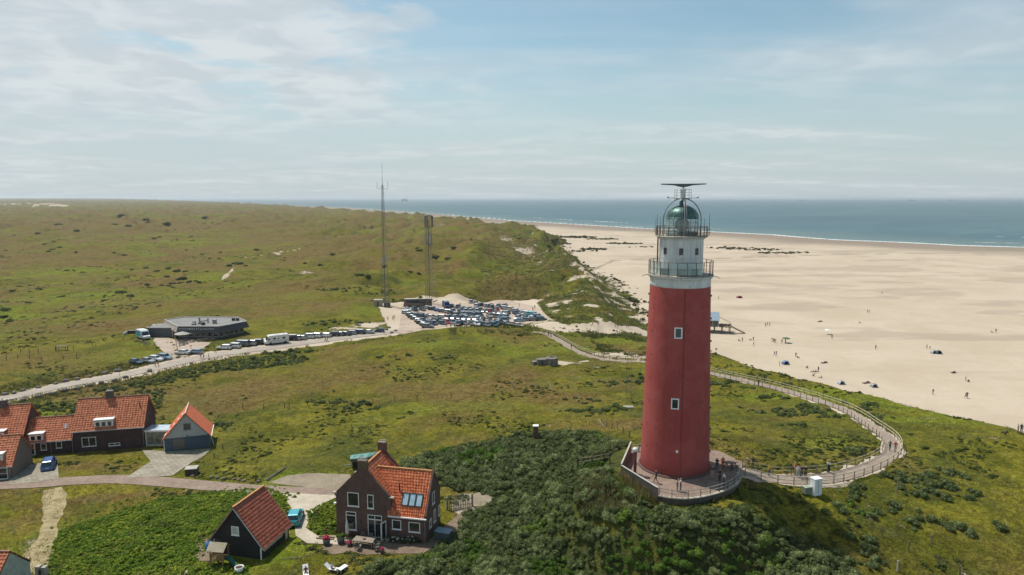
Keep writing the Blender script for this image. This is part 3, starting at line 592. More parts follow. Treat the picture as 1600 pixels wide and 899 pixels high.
# cage of arches that carries the radar
for k in range(4):
    a = FA + math.pi / 2 + k * math.pi / 2 + (.12 if k % 2 else 0); pts = [(2.42, 30.3), (2.42, 32.2)] + [(2.42 * math.cos(t_), 32.2 + 2.75 * math.sin(t_)) for t_ in np.linspace(.12, 1.42, 10)]
    b = MB().tube([(r_ * math.cos(a), r_ * math.sin(a), z_) for r_, z_ in pts], .075, 7)
    if k == 3:
        b.tube([((r_ + .02) * math.cos(a) + .25 * math.cos(a + 1.57), (r_ + .02) * math.sin(a) + .25 * math.sin(a + 1.57), z_) for r_, z_ in pts], .05, 6)
        for q in range(26):
            u_ = q / 25 * (len(pts) - 1); i0 = min(int(u_), len(pts) - 2); f_ = u_ - i0; r_ = pts[i0][0] * (1 - f_) + pts[i0 + 1][0] * f_; z_ = pts[i0][1] * (1 - f_) + pts[i0 + 1][1] * f_
            b.bar((r_ * math.cos(a), r_ * math.sin(a), z_), (r_ * math.cos(a) + .25 * math.cos(a + 1.57), r_ * math.sin(a) + .25 * math.sin(a + 1.57), z_), .035)
    b.build('cage_arch', GREYM, LH)
b = MB().lathe([(.0, 34.9), (1.12, 34.9), (1.12, 35.0), (.0, 35.0)], n=24)
for q in range(12):
    a = q / 12 * 2 * math.pi; b.bar((1.1 * math.cos(a), 1.1 * math.sin(a), 35.0), (1.1 * math.cos(a), 1.1 * math.sin(a), 36.05), .03)
for z_ in (35.35, 35.7, 36.05): b.tube([(1.1 * math.cos(i / 24 * 2 * math.pi), 1.1 * math.sin(i / 24 * 2 * math.pi), z_) for i in range(24)], .018, 4, closed=True)
b.build('radar_platform', GREYM, LH)
MB().lathe([(.30, 35.0), (.26, 35.8), (.42, 35.95), (.42, 36.1), (.12, 36.2), (.1, 36.45)], n=16).build('radar_pedestal', mat('white radar housing', (.5, .5, .47), .5), LH)
b = MB(); tx, ty = math.cos(FA + math.pi / 2), math.sin(FA + math.pi / 2)
for s_ in (-1, 1):
    b.add([(tx * s_ * x_ - ty * y_, ty * s_ * x_ + tx * y_, z_) for x_, h0, h1 in ((0, 36.32, 36.76), (.5, 36.38, 36.76), (1.2, 36.56, 36.77), (2.9, 36.66, 36.78)) for y_, z_ in ((-.13, h0), (.13, h0), (.13, h1), (-.13, h1))],
          [(i * 4 + j, i * 4 + (j + 1) % 4, (i + 1) * 4 + (j + 1) % 4, (i + 1) * 4 + j) for i in range(3) for j in range(4)] + [(12, 13, 14, 15)])
b.build('radar_antenna', mat('dark grey radar bar', (.07, .075, .08), .5), LH)
for s_ in (-1, 1):
    b = MB().tube([(tx * s_ * 1.0, ty * s_ * 1.0, 35.0), (tx * s_ * 1.95, ty * s_ * 1.95, 35.0)], .025, 5); b.tube([(tx * s_ * 1.75, ty * s_ * 1.75, 35.0), (tx * s_ * 2.05, ty * s_ * 2.05, 35.12)], .07, 6); b.build('side_lamp_arm', DARKM, LH)
for da, r_, h_ in ((-1.45, 3.4, 33.0), (-1.25, 3.1, 32.7), (1.1, 3.3, 32.5), (1.42, 3.7, 33.1), (-1.62, 3.6, 32.3), (-2.2, 3.3, 32.9), (2.4, 3.3, 33.0)):
    a = FA + da; MB().tube([(r_ * math.cos(a), r_ * math.sin(a), 30.3), (r_ * math.cos(a), r_ * math.sin(a), h_)], [.045, .02], 6).build('whip_antenna', DARKM, LH)
for o_ in LH.children:      # the head of the tower is a little slimmer than its parts were drawn
    nm = o_.name.split('.')[0]; zc = o_.location.z if o_.location.length > .01 else sum(v.co.z for v in o_.data.vertices) / len(o_.data.vertices)
    if zc < 24.2: continue
    k = .95 if nm in ('lantern_base', 'lantern_glazing', 'glazing_bars', 'lens', 'dome', 'dome_ribs', 'cage_arch', 'radar_platform', 'radar_pedestal', 'radar_antenna', 'side_lamp_arm') else (.935 if zc < 27.0 else .90)
    if o_.location.length > .01: o_.location.x *= k; o_.location.y *= k; o_.scale.y = k
    else: o_.scale = (k, k, 1)
# ------------------------------------------------------------------ terrace at its foot
def circ(r_, a0, a1, n_=24): return [(TX + r_ * math.cos(a0 + (a1 - a0) * i / n_), TY + r_ * math.sin(a0 + (a1 - a0) * i / n_)) for i in range(n_ + 1)]
Wc = [atz(986, 690, 21.7)[:2], atz(971, 727, 21.5)[:2], atz(1028, 762, 21.5)[:2]]
RAILC = [atz(*p, 21.0)[:2] for p in ((1030,765),(1046,768),(1062,769.5),(1080,769),(1100,766),(1120,761),(1138,755),(1151,747),(1158,738),(1152,729))]
RAILC = smooth(RAILC, 1)
ter = [Wc[0], Wc[1], Wc[2]] + RAILC + [atz(*p, 20)[:2] for p in ((1178,739),(1180,752 - 8),(1150,722),(1112,712),(1080,712))] + [(TX - 3, TY + 6.2), (TX - 6.5, TY + 5)]
tb = MB(); cxy = (TX, TY)
tp = densify(RAILC, 1.0)
outl = [Wc[0], Wc[1], Wc[2]] + tp + [(TX + 9.6, TY + .6), (TX + 7.5, TY + 5), (TX + 2, TY + 7.3), (TX - 4, TY + 6.8)]
tb.prism(outl if sum((a[0] * b_[1] - b_[0] * a[1]) for a, b_ in zip(outl, outl[1:] + outl[:1])) > 0 else outl[::-1], 18.6, 20.07)
tag(tb.build('terrace_pavement', [M_PATH]), kind='structure')
rw = thing('retaining_wall', 'low curved brick wall with a pale coping below the terrace railing of the red tower', 'wall', (*tp[0], 0))
def rel(p, o, z=0): return (p[0] - o[0], p[1] - o[1], z)
b = MB(); c_ = MB()
for p, q in zip(tp[:-1], tp[1:]):
    for mb_, z0_, z1_, t_ in ((b, 18.4, 20.18, .30), (c_, 20.18, 20.27, .38)):
        dx, dy = q[0] - p[0], q[1] - p[1]; l_ = math.hypot(dx, dy); nx, ny = dy / l_ * t_ / 2, -dx / l_ * t_ / 2; e = (dx / l_ * .04, dy / l_ * .04)
        pts = [(p[0] + nx - e[0], p[1] + ny - e[1]), (q[0] + nx + e[0], q[1] + ny + e[1]), (q[0] - nx + e[0], q[1] - ny + e[1]), (p[0] - nx - e[0], p[1] - ny - e[1])]
        pts = [(a - tp[0][0], c - tp[0][1]) for a, c in pts]; mb_.prism(pts, z0_, z1_, True)
b.build('brickwork', mat('grey brown terrace brick', (.105, .085, .070), .9, var=.25, scale=2), rw); c_.build('coping', CONC, rw)
def fence(name, label, cat, pl, post_h, rails, post_w, rail_w, mt_p, mt_r, step, zf=None, group=None, lean=.0, rail_h=None):
    """posts and rails along a polyline; every post is a part"""
    pl = densify(pl, .4); o0 = pl[0]; z0_ = (zf or gz)(*o0); root = thing(name, label, cat, (o0[0], o0[1], z0_), 0, group)
    acc = 0; nxt = 0; pts = []
    for i, p in enumerate(pl):
        if i: acc += math.hypot(p[0] - pl[i - 1][0], p[1] - pl[i - 1][1])
        if acc >= nxt or i == len(pl) - 1:
            pts.append(p); nxt = acc + step
    me_ = MB().box((0, 0, post_h / 2 - .15), (post_w, post_w, post_h + .3)).mesh('post', mt_p)
    for i, p in enumerate(pts):
        q = pts[min(i + 1, len(pts) - 1)]; r0 = pts[max(i - 1, 0)]; an = math.atan2(q[1] - r0[1], q[0] - r0[0])
        z_ = (zf or gz)(*p); o_ = inst('post', me_, root, (p[0] - o0[0], p[1] - o0[1], z_ - z0_), an)
        if lean: o_.rotation_euler = (random.uniform(-lean, lean), random.uniform(-lean, lean), an)
    zs = [(zf or gz)(*p) - z0_ for p in pts]
    for h_ in rails:
        b = MB()
        for (p, za), (q, zb) in zip(zip(pts, zs), list(zip(pts, zs))[1:]): b.bar((p[0] - o0[0], p[1] - o0[1], za + h_), (q[0] - o0[0], q[1] - o0[1], zb + h_), rail_w, rail_h or rail_w)
        b.build('rail', mt_r, root)
    return root
WOOD = mat('bleached rail timber', (.36, .32, .22), .8, var=.18, scale=2); WOODD = mat('brown post timber', (.17, .135, .09), .85, var=.2, scale=3)
WOODL = mat('light new rail timber', (.50, .44, .30), .8, var=.12, scale=2)
STL = mat('grey handrail', (.34, .34, .31), .5, .4, var=.1)
fence('terrace_railing', 'curved metal railing around the red tower terrace above the low brick wall', 'railing', RAILC, .95, (.92, .5), .06, .06, DARKM, STL, 1.35, zf=lambda x, y: 20.25)
# windbreak wall on the left of the terrace
wl = thing('windbreak_wall', 'dark slatted windbreak wall with a grey top edge closing the terrace beside the tower', 'wall', (*Wc[1], 20))
def wallseg(p, q, z0_, z1_, t_, mt_, nm):
    o0 = Wc[1]; dx, dy = q[0] - p[0], q[1] - p[1]; l_ = math.hypot(dx, dy); nx, ny = dy / l_ * t_ / 2, -dx / l_ * t_ / 2
    pts = [(p[0] + nx - o0[0], p[1] + ny - o0[1]), (q[0] + nx - o0[0], q[1] + ny - o0[1]), (q[0] - nx - o0[0], q[1] - ny - o0[1]), (p[0] - nx - o0[0], p[1] - ny - o0[1])]
    MB().prism(pts, z0_ - 20, z1_ - 20, True).build(nm, mt_, wl)
SLW = mat('grey brown weathered boards', (.065, .056, .048), .85, var=.25, scale=1, stretch=(3, 3, .3)); GRT = mat('grey top board', (.38, .37, .34), .7)
wallseg(Wc[1], Wc[2], 18.6, 21.44, .12, SLW, 'boarding'); wallseg(Wc[0], Wc[1], 19.0, 21.62, .12, mat('brown inner boards', (.17, .115, .085), .85), 'boarding')
wallseg(Wc[1], Wc[2], 21.443, 21.53, .2, GRT, 'top_board'); wallseg(Wc[0], Wc[1], 21.623, 21.70, .2, GRT, 'top_board')
ws = atz(1010, 770, 19.9)[:2]; 
p = atz(995, 752, 20)[:2]; q = atz(1027, 779, 20)[:2]; MB().bar((0, 0, .0), (q[0] - p[0], q[1] - p[1], .0), .12, .5).build('barrier_board', GRT, None, (p[0] - .1, p[1] - .25, 20.0)); bpy.data.objects['barrier_board']
tag(bpy.data.objects['barrier_board'], 'pale low board set in the grass below the dark windbreak wall', 'board')
# red post with a round dish, wooden bench block, and small step rail on the terrace
p = atz(992, 742, 20)[:2]; ps = thing('post_with_dish', 'dark red post topped by a pale round dish beside the tower', 'post', (*p, 20.07))
MB().tube([(0, 0, 0), (0, 0, 3.0)], .19, 10).build('pole', mat('dark red post paint', (.16, .04, .035), .7), ps)
MB().lathe([(.0, 3.02), (.36, 3.05), (.40, 3.3), (.28, 3.5), (.0, 3.56)], n=16).build('dish', mat('pale grey dish', (.52, .53, .52), .4), ps)
fence('terrace_railing', 'short two bar wooden railing at the back of the terrace behind the red post', 'railing', [atz(984, 708, 20.0)[:2], atz(1003, 705, 20.0)[:2]], 1.0, (.95, .5), .1, .09, WOODD, WOOD, 1.2, zf=lambda x, y: 20.07)
b = atz(1142, 731, 20)[:2]; bn = thing('picnic_bench', 'dark timber bench block against the rail on the tower terrace', 'bench', (*b, 20.07), .25)
MB().box((0, 0, .72), (1.7, .75, .08)).build('table_top', WOODD, bn)
for s_ in (-1, 1): MB().box((0, s_ * .68, .42), (1.7, .26, .06)).build('seat', WOODD, bn); MB().bar((s_ * .6, -.72, 0), (s_ * .6, .3, .7), .09).bar((s_ * .6, .72, 0), (s_ * .6, -.3, .7), .09).build('trestle', WOODD, bn)
# railings of the ramp path
def offset(pl, d):
    o_ = []
    for i, p in enumerate(pl):
        a, b = pl[max(i - 1, 0)], pl[min(i + 1, len(pl) - 1)]; dx, dy = b[0] - a[0], b[1] - a[1]; l_ = math.hypot(dx, dy); o_.append((p[0] + dy / l_ * d, p[1] - dx / l_ * d))
    return o_
LP = densify(LOOP, .8); cum = np.cumsum([0] + [math.hypot(q[0] - p[0], q[1] - p[1]) for p, q in zip(LP, LP[1:])])
hid = [i for i, p in enumerate(LP) if p[1] > 168][0]
near = LP[4:hid]; farp = LP[hid + 2:]
rz_ = lambda x, y: gz(x, y) + .02
fence('path_railing', 'long pale timber railing on the outer side of the winding red brick path', 'railing', offset(near, 1.2), 1.12, (1.08, .58), .09, .06, WOODD, WOODL, 1.75, rz_, rail_h=.09)
inn = offset(near, -1.2)
fence('path_railing', 'darker timber railing on the inner grass side of the winding red brick path', 'railing', inn, 1.05, (1.0, .52), .09, .055, WOODD, WOOD, 1.75, rz_)
fence('path_railing', 'distant timber railing along the path that leads past the bunker to the car park', 'railing', offset(farp, 1.3), 1.15, (1.1, .6), .12, .11, WOODD, WOOD, 2.1, rz_)
# ------------------------------------------------------------------ shrubs, marram grass, ground cover
def leaf_mat(name, c1, c2, c3=None, sc=.5, rough=.75):
    mt, t = newmat(name); g = G(t); pos = g.n('ShaderNodeNewGeometry').outputs['Position']; oi = g.n('ShaderNodeObjectInfo').outputs['Random']
    a = g.noise(pos, sc, 4, .6); b = g.noise(pos, 3.5, 2, .6); f = g.ma('ADD', g.ma('ADD', g.ma('MULTIPLY', a, .7), g.ma('MULTIPLY', b, .3)), g.ma('MULTIPLY', g.ma('SUBTRACT', oi, .5), .22))
    c = g.mix(g.mr(f, .36, .64), C4(c1), C4(c2))
    if c3: c = g.mix(g.mr(g.noise(pos, .16, 3, .6), .60, .70, 0., .8), c, C4(c3))
    bs = g.n('ShaderNodeBsdfPrincipled', {'Base Color': c, 'Roughness': rough, 'Specular IOR Level': .2})
    tr = g.n('ShaderNodeBsdfTranslucent', {'Color': c}); mx = g.n('ShaderNodeMixShader', {0: .32, 1: bs.outputs[0], 2: tr.outputs[0]})
    g.n('ShaderNodeOutputMaterial', {0: mx.outputs[0]}); return mt
L_BUCK = leaf_mat('sea buckthorn leaves', (.098, .128, .042), (.248, .285, .115), (.155, .230, .038))
L_GREEN = leaf_mat('fresh green leaves', (.060, .120, .014), (.135, .205, .030))
L_DARK = leaf_mat('dark shrub leaves', (.045, .066, .020), (.10, .13, .042))
L_HERB = leaf_mat('herb leaves', (.125, .205, .016), (.310, .370, .036), (.20, .22, .06), sc=.3)
L_MARR = leaf_mat('marram blades', (.070, .092, .022), (.165, .170, .060), sc=.25)
L_STRAW = leaf_mat('dry grass blades', (.150, .135, .040), (.290, .250, .115), sc=.3)
M_TWIG = mat('grey brown twigs', (.085, .07, .055), .9)
def bush_arr(seed, nq, qs, lobes=8, flat=.8, core=True):
    """unit bush: leaf sprays over a lobed dome; returns verts, quads"""
    r_ = np.random.default_rng(seed); cs = []
    for i in range(lobes):
        a = r_.uniform(0, 6.28); d = r_.uniform(.2, .85) if i else 0; h_ = r_.uniform(.15, .72) * (1 - .55 * d) * flat * 1.15; cs.append((d * math.cos(a), d * math.sin(a), h_, r_.uniform(.18, .40) if i else .44))
    cs = np.array(cs); k = r_.integers(0, lobes, nq * 2); nrm = r_.normal(size=(nq * 2, 3)); nrm[:, 2] = np.abs(nrm[:, 2]) * .9 - .18; nrm /= np.linalg.norm(nrm, axis=1)[:, None]
    p = cs[k, :3] + nrm * (cs[k, 3] * (.84 + .50 * r_.random(nq * 2) ** 3))[:, None]
    d2 = np.linalg.norm(p[:, None, :] - cs[None, :, :3], axis=2) / cs[None, :, 3]; d2[np.arange(len(p)), k] = 9
    ok = (d2.min(1) > .93) & (p[:, 2] > -.05); p = p[ok][:nq]; nn = nrm[ok][:nq]; n_ = len(p)
    j = nn + r_.normal(size=(n_, 3)) * .62; j /= np.linalg.norm(j, axis=1)[:, None]
    t_ = np.cross(j, r_.normal(size=(n_, 3))); t_ /= np.linalg.norm(t_, axis=1)[:, None]; b_ = np.cross(j, t_)
    s_ = qs * r_.uniform(.6, 1.35, n_)[:, None]; t_ = t_ * s_; b_ = b_ * s_ * .62
    v = np.stack([p - t_, p - b_ * .9, p + t_, p + b_], 1).reshape(-1, 3); f = np.arange(len(v)).reshape(-1, 4)
    if core:   # shaded inner mass so that the ground does not show through
        cv_, cf_ = [], []
        for c in cs:
            for a in range(5):
                pass
            rr = c[3] * .84; m_ = 8; rings = [(.0, 1.), (.6, .8), (.95, .35), (1., -.1), (.8, -.7)]
            b0 = len(v) + len(cv_)
            for rad, zz_ in rings:
                for q in range(m_): a = q / m_ * 6.283; cv_.append((c[0] + rr * rad * math.cos(a), c[1] + rr * rad * math.sin(a), max(-.1, c[2] + rr * zz_)))
            for i in range(len(rings) - 1):
                for q in range(m_): cf_.append((b0 + i * m_ + q, b0 + (i + 1) * m_ + q, b0 + (i + 1) * m_ + (q + 1) % m_, b0 + i * m_ + (q + 1) % m_))
        v = np.r_[v, np.array(cv_)]; f = np.r_[f, np.array(cf_)]
    return v, f
def scatter(poly, n_, rmin, rmax, seed=0, gap=.72, avoid=()):
    r_ = np.random.default_rng(seed); P_ = np.array(poly); lo, hi = P_.min(0), P_.max(0); out = []
    c = r_.uniform(lo, hi, (n_ * 14, 2)); c = c[inside(list(poly), c[:, 0], c[:, 1])]; cell = {}
    for x, y in c:
        rad = r_.uniform(rmin, rmax) * (.75 + .5 * (r_.random() ** 2)); ok = True; key = (int(x // 3), int(y // 3))
        for a in (-1, 0, 1):
            for b in (-1, 0, 1):
                for (qx, qy, qr) in cell.get((key[0] + a, key[1] + b), ()):
                    if (qx - x) ** 2 + (qy - y) ** 2 < (gap * (qr + rad)) ** 2: ok = False; break
        for (ax, ay, ar) in avoid:
            if (ax - x) ** 2 + (ay - y) ** 2 < (ar + rad * .7) ** 2: ok = False
        if ok: cell.setdefault(key, []).append((x, y, rad)); out.append((x, y, rad))
        if len(out) >= n_: break
    return out
def merged(name, spots, arrs, mt, hs=(.8, 1.15), sink=.12, seed=1, label=None, cat=None):
    r_ = np.random.default_rng(seed); V, F = [], []; b0 = 0; xy = np.array([(s_[0], s_[1]) for s_ in spots]); zz_ = H(xy[:, 0], xy[:, 1])
    for (x, y, rad), z_ in zip(spots, zz_):
        v, f = arrs[r_.integers(len(arrs))]; a = r_.uniform(0, 6.28); c, s_ = math.cos(a), math.sin(a); h_ = rad * r_.uniform(*hs)
        V.append(np.c_[(v[:, 0] * c - v[:, 1] * s_) * rad + x, (v[:, 0] * s_ + v[:, 1] * c) * rad + y, v[:, 2] * h_ + z_ - sink * rad]); F.append(f + b0); b0 += len(v)
    return tag(link(bpy.data.objects.new(name, npmesh(name, np.concatenate(V), np.concatenate(F), mt, False))), label, cat, None, 'stuff')
HI = [bush_arr(i, 1000, .095, 13) for i in range(8)]; LO = [bush_arr(40 + i, 330, .13, 10) for i in range(8)]; TINY = [bush_arr(80 + i, 70, .26, 4) for i in range(8)]
TOWERC = (TX, TY, 8.8)
SCRUB = W2([(635,742),(640,722),(700,702),(780,690),(850,676),(930,676),(984,694),(968,722),(958,742),(985,770),(1035,800),(1100,800),(1165,802),(1215,826),(1270,846),(1330,880),(1350,935),(500,960),(530,905),(580,888),(640,866),(712,838),(738,792),(765,775),(745,768),(712,766),(700,760),(690,748)])
avoid = [TOWERC, (-16, 81.5, 8.6)] + [(*at(735, 785)[:2], 2.6)]
hp = at(837, 684); avoid.append((hp.x, hp.y - 1.3, 1.6))
sp = scatter(SCRUB, 2700, .5, 1.25, 3, .50, avoid)
gp = [(at(*q)[:2], r_) for q, r_ in (((748,718),4.5),((700,705),2.5),((770,712),3.0),((985,872),3.0),((1060,880),2.6),((1150,885),2.8),((985,760),3.5),((855,890),3.),((735,862),2.5),((930,735),2.5))]
def isgreen(x, y): return any(math.hypot(x - c[0], y - c[1]) < r_ * (.75 + .35 * float(vnoise(x, y))) for c, r_ in gp)
tall = at(700, 750)
def scale_of(x, y): return 1.0 + .55 * math.exp(-((x - tall.x) ** 2 / 90 + (y - tall.y - 6) ** 2 / 60))
sp = [(x, y, r_ * scale_of(x, y)) for x, y, r_ in sp]
def vis(x, y): return y > 60 and abs(x / y) < .80 and (CZ - 14) / y < .62
sp.sort(key=lambda s_: (not vis(s_[0], s_[1]), -s_[2] / math.hypot(s_[0], s_[1])))
ME_B = [npmesh('sea_buckthorn_bush', v, f, L_BUCK, False) for v, f in HI]
ME_G = [npmesh('green_shrub', v, f, L_GREEN, False) for v, f in HI[:4]]
def put_bush(name, me_, x, y, rad, h_, label, cat, group):
    o_ = link(bpy.data.objects.new(name, me_)); o_.location = (x, y, gz(x, y) - .12 * rad); o_.rotation_euler = (0, 0, random.uniform(0, 6.28)); o_.scale = (rad, rad, rad * h_); return tag(o_, label, cat, group)
nind = 0; rest = []; restg = []
for i, (x, y, rad) in enumerate(sp):
    g_ = isgreen(x, y)
    if nind < 285 and vis(x, y):
        nind += 1
        if g_: put_bush('green_shrub', random.choice(ME_G), x, y, rad * .9, random.uniform(.85, 1.1), 'fresh green rounded shrub growing among the grey green buckthorn thicket', 'shrub', 'fresh green shrubs in the thicket below the tower')
        else: put_bush('sea_buckthorn_bush', random.choice(ME_B), x, y, rad, random.uniform(.95, 1.25), 'grey green rounded sea buckthorn bush in the dense thicket below the tower', 'bush', 'sea buckthorn bushes of the thicket between the house and the tower')
    else: (restg if g_ else rest).append((x, y, rad))
merged('sea_buckthorn_thicket', rest, LO, L_BUCK, (.9, 1.2), label='grey green mass of smaller sea buckthorn filling the thicket', cat='thicket')
if restg: merged('green_undergrowth', restg, LO, L_GREEN, (.8, 1.1), label='fresh green leafy growth between the thicket bushes', cat='undergrowth')
# band along the road, patches in the meadow
BAND = W2([(262,590),(300,577),(360,566),(420,556),(470,556),(480,562),(462,572),(400,576),(330,582),(270,598),(215,608),(150,616),(146,610),(200,600)])
s2 = scatter(BAND, 430, .45, 1.5, 5, .8)
BAND2 = W2([(60,640),(130,628),(200,618),(260,606),(250,640),(140,650),(55,655)])
s2 += scatter(BAND2, 150, .3, 1.0, 6, 1.0)
PATCH = [(527,632,9,3,26),(445,552,10,4,20),(930,640,7,3,24),(905,628,5,3,10),(1275,640,13,4,70),(1330,652,6,3,20),(1228,620,7,2,22),(1140,598,8,2,14),(1200,598,10,5,26),(1400,740,5,2,16),(1450,745,6,3,24),(1480,770,4,2,10),
         (1420,765,4,2,8),(1380,745,2,1,4),(1450,815,4,2,10),(1540,830,3,2,5),(1350,855,2,1.5,5),(1360,875,2,1,4),(1310,760,4,2,14),(340,668,2.6,1.8,7),(345,662,2,1,3),(585,640,2,1,3),(1330,705,3,2,8),(960,600,9,3,16),(1000,590,6,3,10),(640,560,9,3,12),
         (560,455,20,12,50),(640,470,14,6,26),(520,505,20,5,22),(90,640,6,3,16),(75,634,5,3,10),(210,648,3,2,6),(380,575,10,4,12),(1250,665,5,2,6),(700,560,7,3,7),(1330,790,3,2,6),(1385,800,4,2,8)]
for px, py, rx, ry, n_ in PATCH:
    c = at(px, py)
    for q in range(n_):
        a = random.uniform(0, 6.28); d = math.sqrt(random.random()); s2.append((c.x + rx * d * math.cos(a), c.y + ry * d * math.sin(a), random.uniform(.35, 1.0) * (1.3 if c.y > 200 else 1)))
_a = np.array(s2); _sd, _ = seg_dist(_a[:, 0], _a[:, 1], FOOT, True); _rd, _ = seg_dist(_a[:, 0], _a[:, 1], LOOP); _r2, _ = seg_dist(_a[:, 0], _a[:, 1], ROAD); s2 = [q for q, e_, l_, m_ in zip(s2, _sd, _rd, _r2) if e_ < -20 and l_ > 2.2 and m_ > 4.5]
merged('dune_shrubs', s2, LO, L_BUCK, (.75, 1.1), label='scattered grey green dune shrubs beside the road and in the meadow', cat='shrubs')
# dark bushes far out on the plain: each one its own
DK = [(270,444,3.2),(262,447,2.4),(296,441,3.),(282,443,2.6),(230,445,2.2),(253,446,2.4),(288,436,4.0),(278,437,3.4),(306,440,2.6),(312,442,2.4),(186,458,3.),(202,463,2.6),(97,464,2.4),(45,474,2.4),(7,484,3.),(5,496,2.6),(14,503,2.2),(128,481,2.),(227,419,3.2),(207,422,2.6),(246,424,3),(262,420,3.4),(278,424,3.4),(291,425,3),
      (232,432,2.6),(260,433,2.8),(323,425,2.6),(370,413,4.4),(358,416,3.2),(384,416,3),(402,391,4.4),(290,391,2.6),(315,398,2.6),(343,405,2.4),(249,372,5),(240,373,4),(300,377,4),(178,396,3.),(194,399,3.),(83,390,3),(76,394,3.),(93,387,3.2),(118,395,3),(70,382,3.4),(338,493,1.6),(300,370,3.4),(345,395,2.6),(20,455,2.4),(60,452,2.2),(163,470,2.),(204,478,1.8),
      (560,430,3.0),(575,432,2.6),(640,425,3.2),(655,428,2.8),(600,417,3.4),(500,415,3.2),(478,412,2.8),(700,405,4),(680,402,4),(655,392,4.4),(710,388,4.4),(520,398,4),(180,352,9),(200,354,8),(90,352,9),(260,350,9),(230,345,10),(190,339,13),(320,342,10),(120,362,7),(60,366,7)]
for i, (px, py, rad) in enumerate(DK):
    p = at(px, py); o_ = link(bpy.data.objects.new('dark_bush', bpy.data.meshes.get('dark_bush_%d' % (i % 6)) or (lambda me_: me_)(npmesh('dark_bush_%d' % (i % 6), *bush_arr(120 + i % 6, 380, .13), L_DARK, False))))
    o_.location = (p.x, p.y, p.z - .3); rad *= .8; o_.scale = (rad * random.uniform(.8, 1.5), rad, rad * random.uniform(.5, .75)); o_.rotation_euler = (0, 0, i * 1.3); tag(o_, 'dark green bush standing alone or in a clump out on the dune plain', 'bush', 'dark bushes scattered over the far dune plain')
# low growth on the dune plain and slopes, too many to count
r_ = np.random.default_rng(5); fx = []
for _ in range(9000):
    y = math.exp(r_.uniform(math.log(190), math.log(1500))); x = y * r_.uniform(-.85, .28)
    fx.append((x, y))
fx = np.array(fx); dn = fbm(fx[:, 0], fx[:, 1], 60, 3, 2) + .5 * fbm(fx[:, 0], fx[:, 1], 15, 2, 3); sd, _ = seg_dist(fx[:, 0], fx[:, 1], FOOT, True); rd, _ = seg_dist(fx[:, 0], fx[:, 1], ROAD)
lm = inside(LOT, fx[:, 0], fx[:, 1]); k = (dn > .20) & (sd < -30) & (rd > 14) & ~lm
merged('heath_shrubs', [(x, y, (.35 + .7 * q * q) * (1 + y / 480)) for (x, y), q in zip(fx[k], r_.random(k.sum()))], TINY, leaf_mat('heath leaves', (.055, .070, .022), (.115, .125, .045)), (.22, .45), .1, label='low dark dune heath and creeping shrubs on the plain', cat='heath')
# herbs of the green hollow below the lane
def tufts(name, xy, h0, h1, nb, wd, mt, spread, seed, label, cat, lean=.45):
    r_ = np.random.default_rng(seed); n_ = len(xy); z_ = H(xy[:, 0], xy[:, 1]); sc = r_.uniform(h0, h1, n_)
    an = r_.uniform(0, 6.28, (n_, nb)); rr = r_.uniform(0, 1, (n_, nb)) * spread * sc[:, None]; bx = xy[:, 0:1] + np.cos(an) * rr; by = xy[:, 1:2] + np.sin(an) * rr
    hh = sc[:, None] * r_.uniform(.65, 1.1, (n_, nb)); ln = lean * hh * r_.uniform(.4, 1.2, (n_, nb)); a2 = r_.uniform(0, 6.28, (n_, nb)); w_ = wd * hh
    # wind from the sea bends the tips
    tx_ = bx + np.cos(an) * ln - .18 * hh; ty_ = by + np.sin(an) * ln; zz_ = np.repeat(z_[:, None], nb, 1) - .03
    v = np.stack([np.stack([bx - np.cos(a2) * w_, by - np.sin(a2) * w_, zz_], -1), np.stack([bx + np.cos(a2) * w_, by + np.sin(a2) * w_, zz_], -1), np.stack([tx_, ty_, zz_ + hh], -1)], 2).reshape(-1, 3)
    f = np.arange(len(v)).reshape(-1, 3)
    return tag(link(bpy.data.objects.new(name, npmesh(name, v, f, mt, False))), label, cat, None, 'stuff')
def clear(xy, rmargin=0):
    """keep plants off paths, yards and buildings"""
    x, y = xy[:, 0], xy[:, 1]; k = np.ones(len(xy), bool)
    for pl, hw in ((ROAD, 3.6), (LOOP, 1.7), (LANE, 2.2)): d, _ = seg_dist(x, y, pl); k &= d > hw
    for pl in PAVED: k &= ~inside(pl, x, y)
    for c in BLD: k &= ~inside(c, x, y)
    k &= np.hypot(x - TX, y - TY) > 8.6
    return xy[k]
PAVED = [W2(q) for q in ([(440,770),(500,774),(546,774),(530,776),(508,786),(486,806),(478,826),(496,838),(526,838),(528,852),(480,850),(462,838),(458,800)],
    [(28,728),(90,722),(92,748),(60,754),(10,758)], [(222,704),(258,706),(330,702),(320,712),(270,744),(196,748),(236,722)], [(448,744),(480,740),(548,742),(548,766),(480,762),(418,755)])]
PAVED.append([atz(*p, 14)[:2] for p in ((500,858),(530,838),(560,842),(668,848),(700,818),(722,800),(728,796),(712,835),(660,866),(618,866),(570,868),(548,862),(520,868))])
BLD = [[(-22.6,80.5),(-10,77),(-7.5,84),(-19,89)], [(-36,73),(-27,73),(-25,82),(-33,84)], [(-92,108),(-50,113),(-50,126),(-92,126)]]
r_ = np.random.default_rng(9)
def rand_px(n_, x0, x1, y0, y1, jit=0):
    """random ground points spread over a stretch of land (x against distance, log-even in distance)"""
    y = np.exp(r_.uniform(math.log(y0), math.log(y1), n_)); return np.c_[y * r_.uniform(x0, x1, n_), y]
xy = rand_px(30000, -.86, .86, 66, 190); nv = fbm(xy[:, 0], xy[:, 1], 7, 3, 2); sd, _ = seg_dist(xy[:, 0], xy[:, 1], FOOT, True); xy = clear(xy[(nv > .0) & (sd < -14)])
tufts('meadow_grass', xy, .18, .5, 6, .09, L_STRAW, .9, 2, 'dry yellow green grass tussocks over the dune meadow', 'grass')
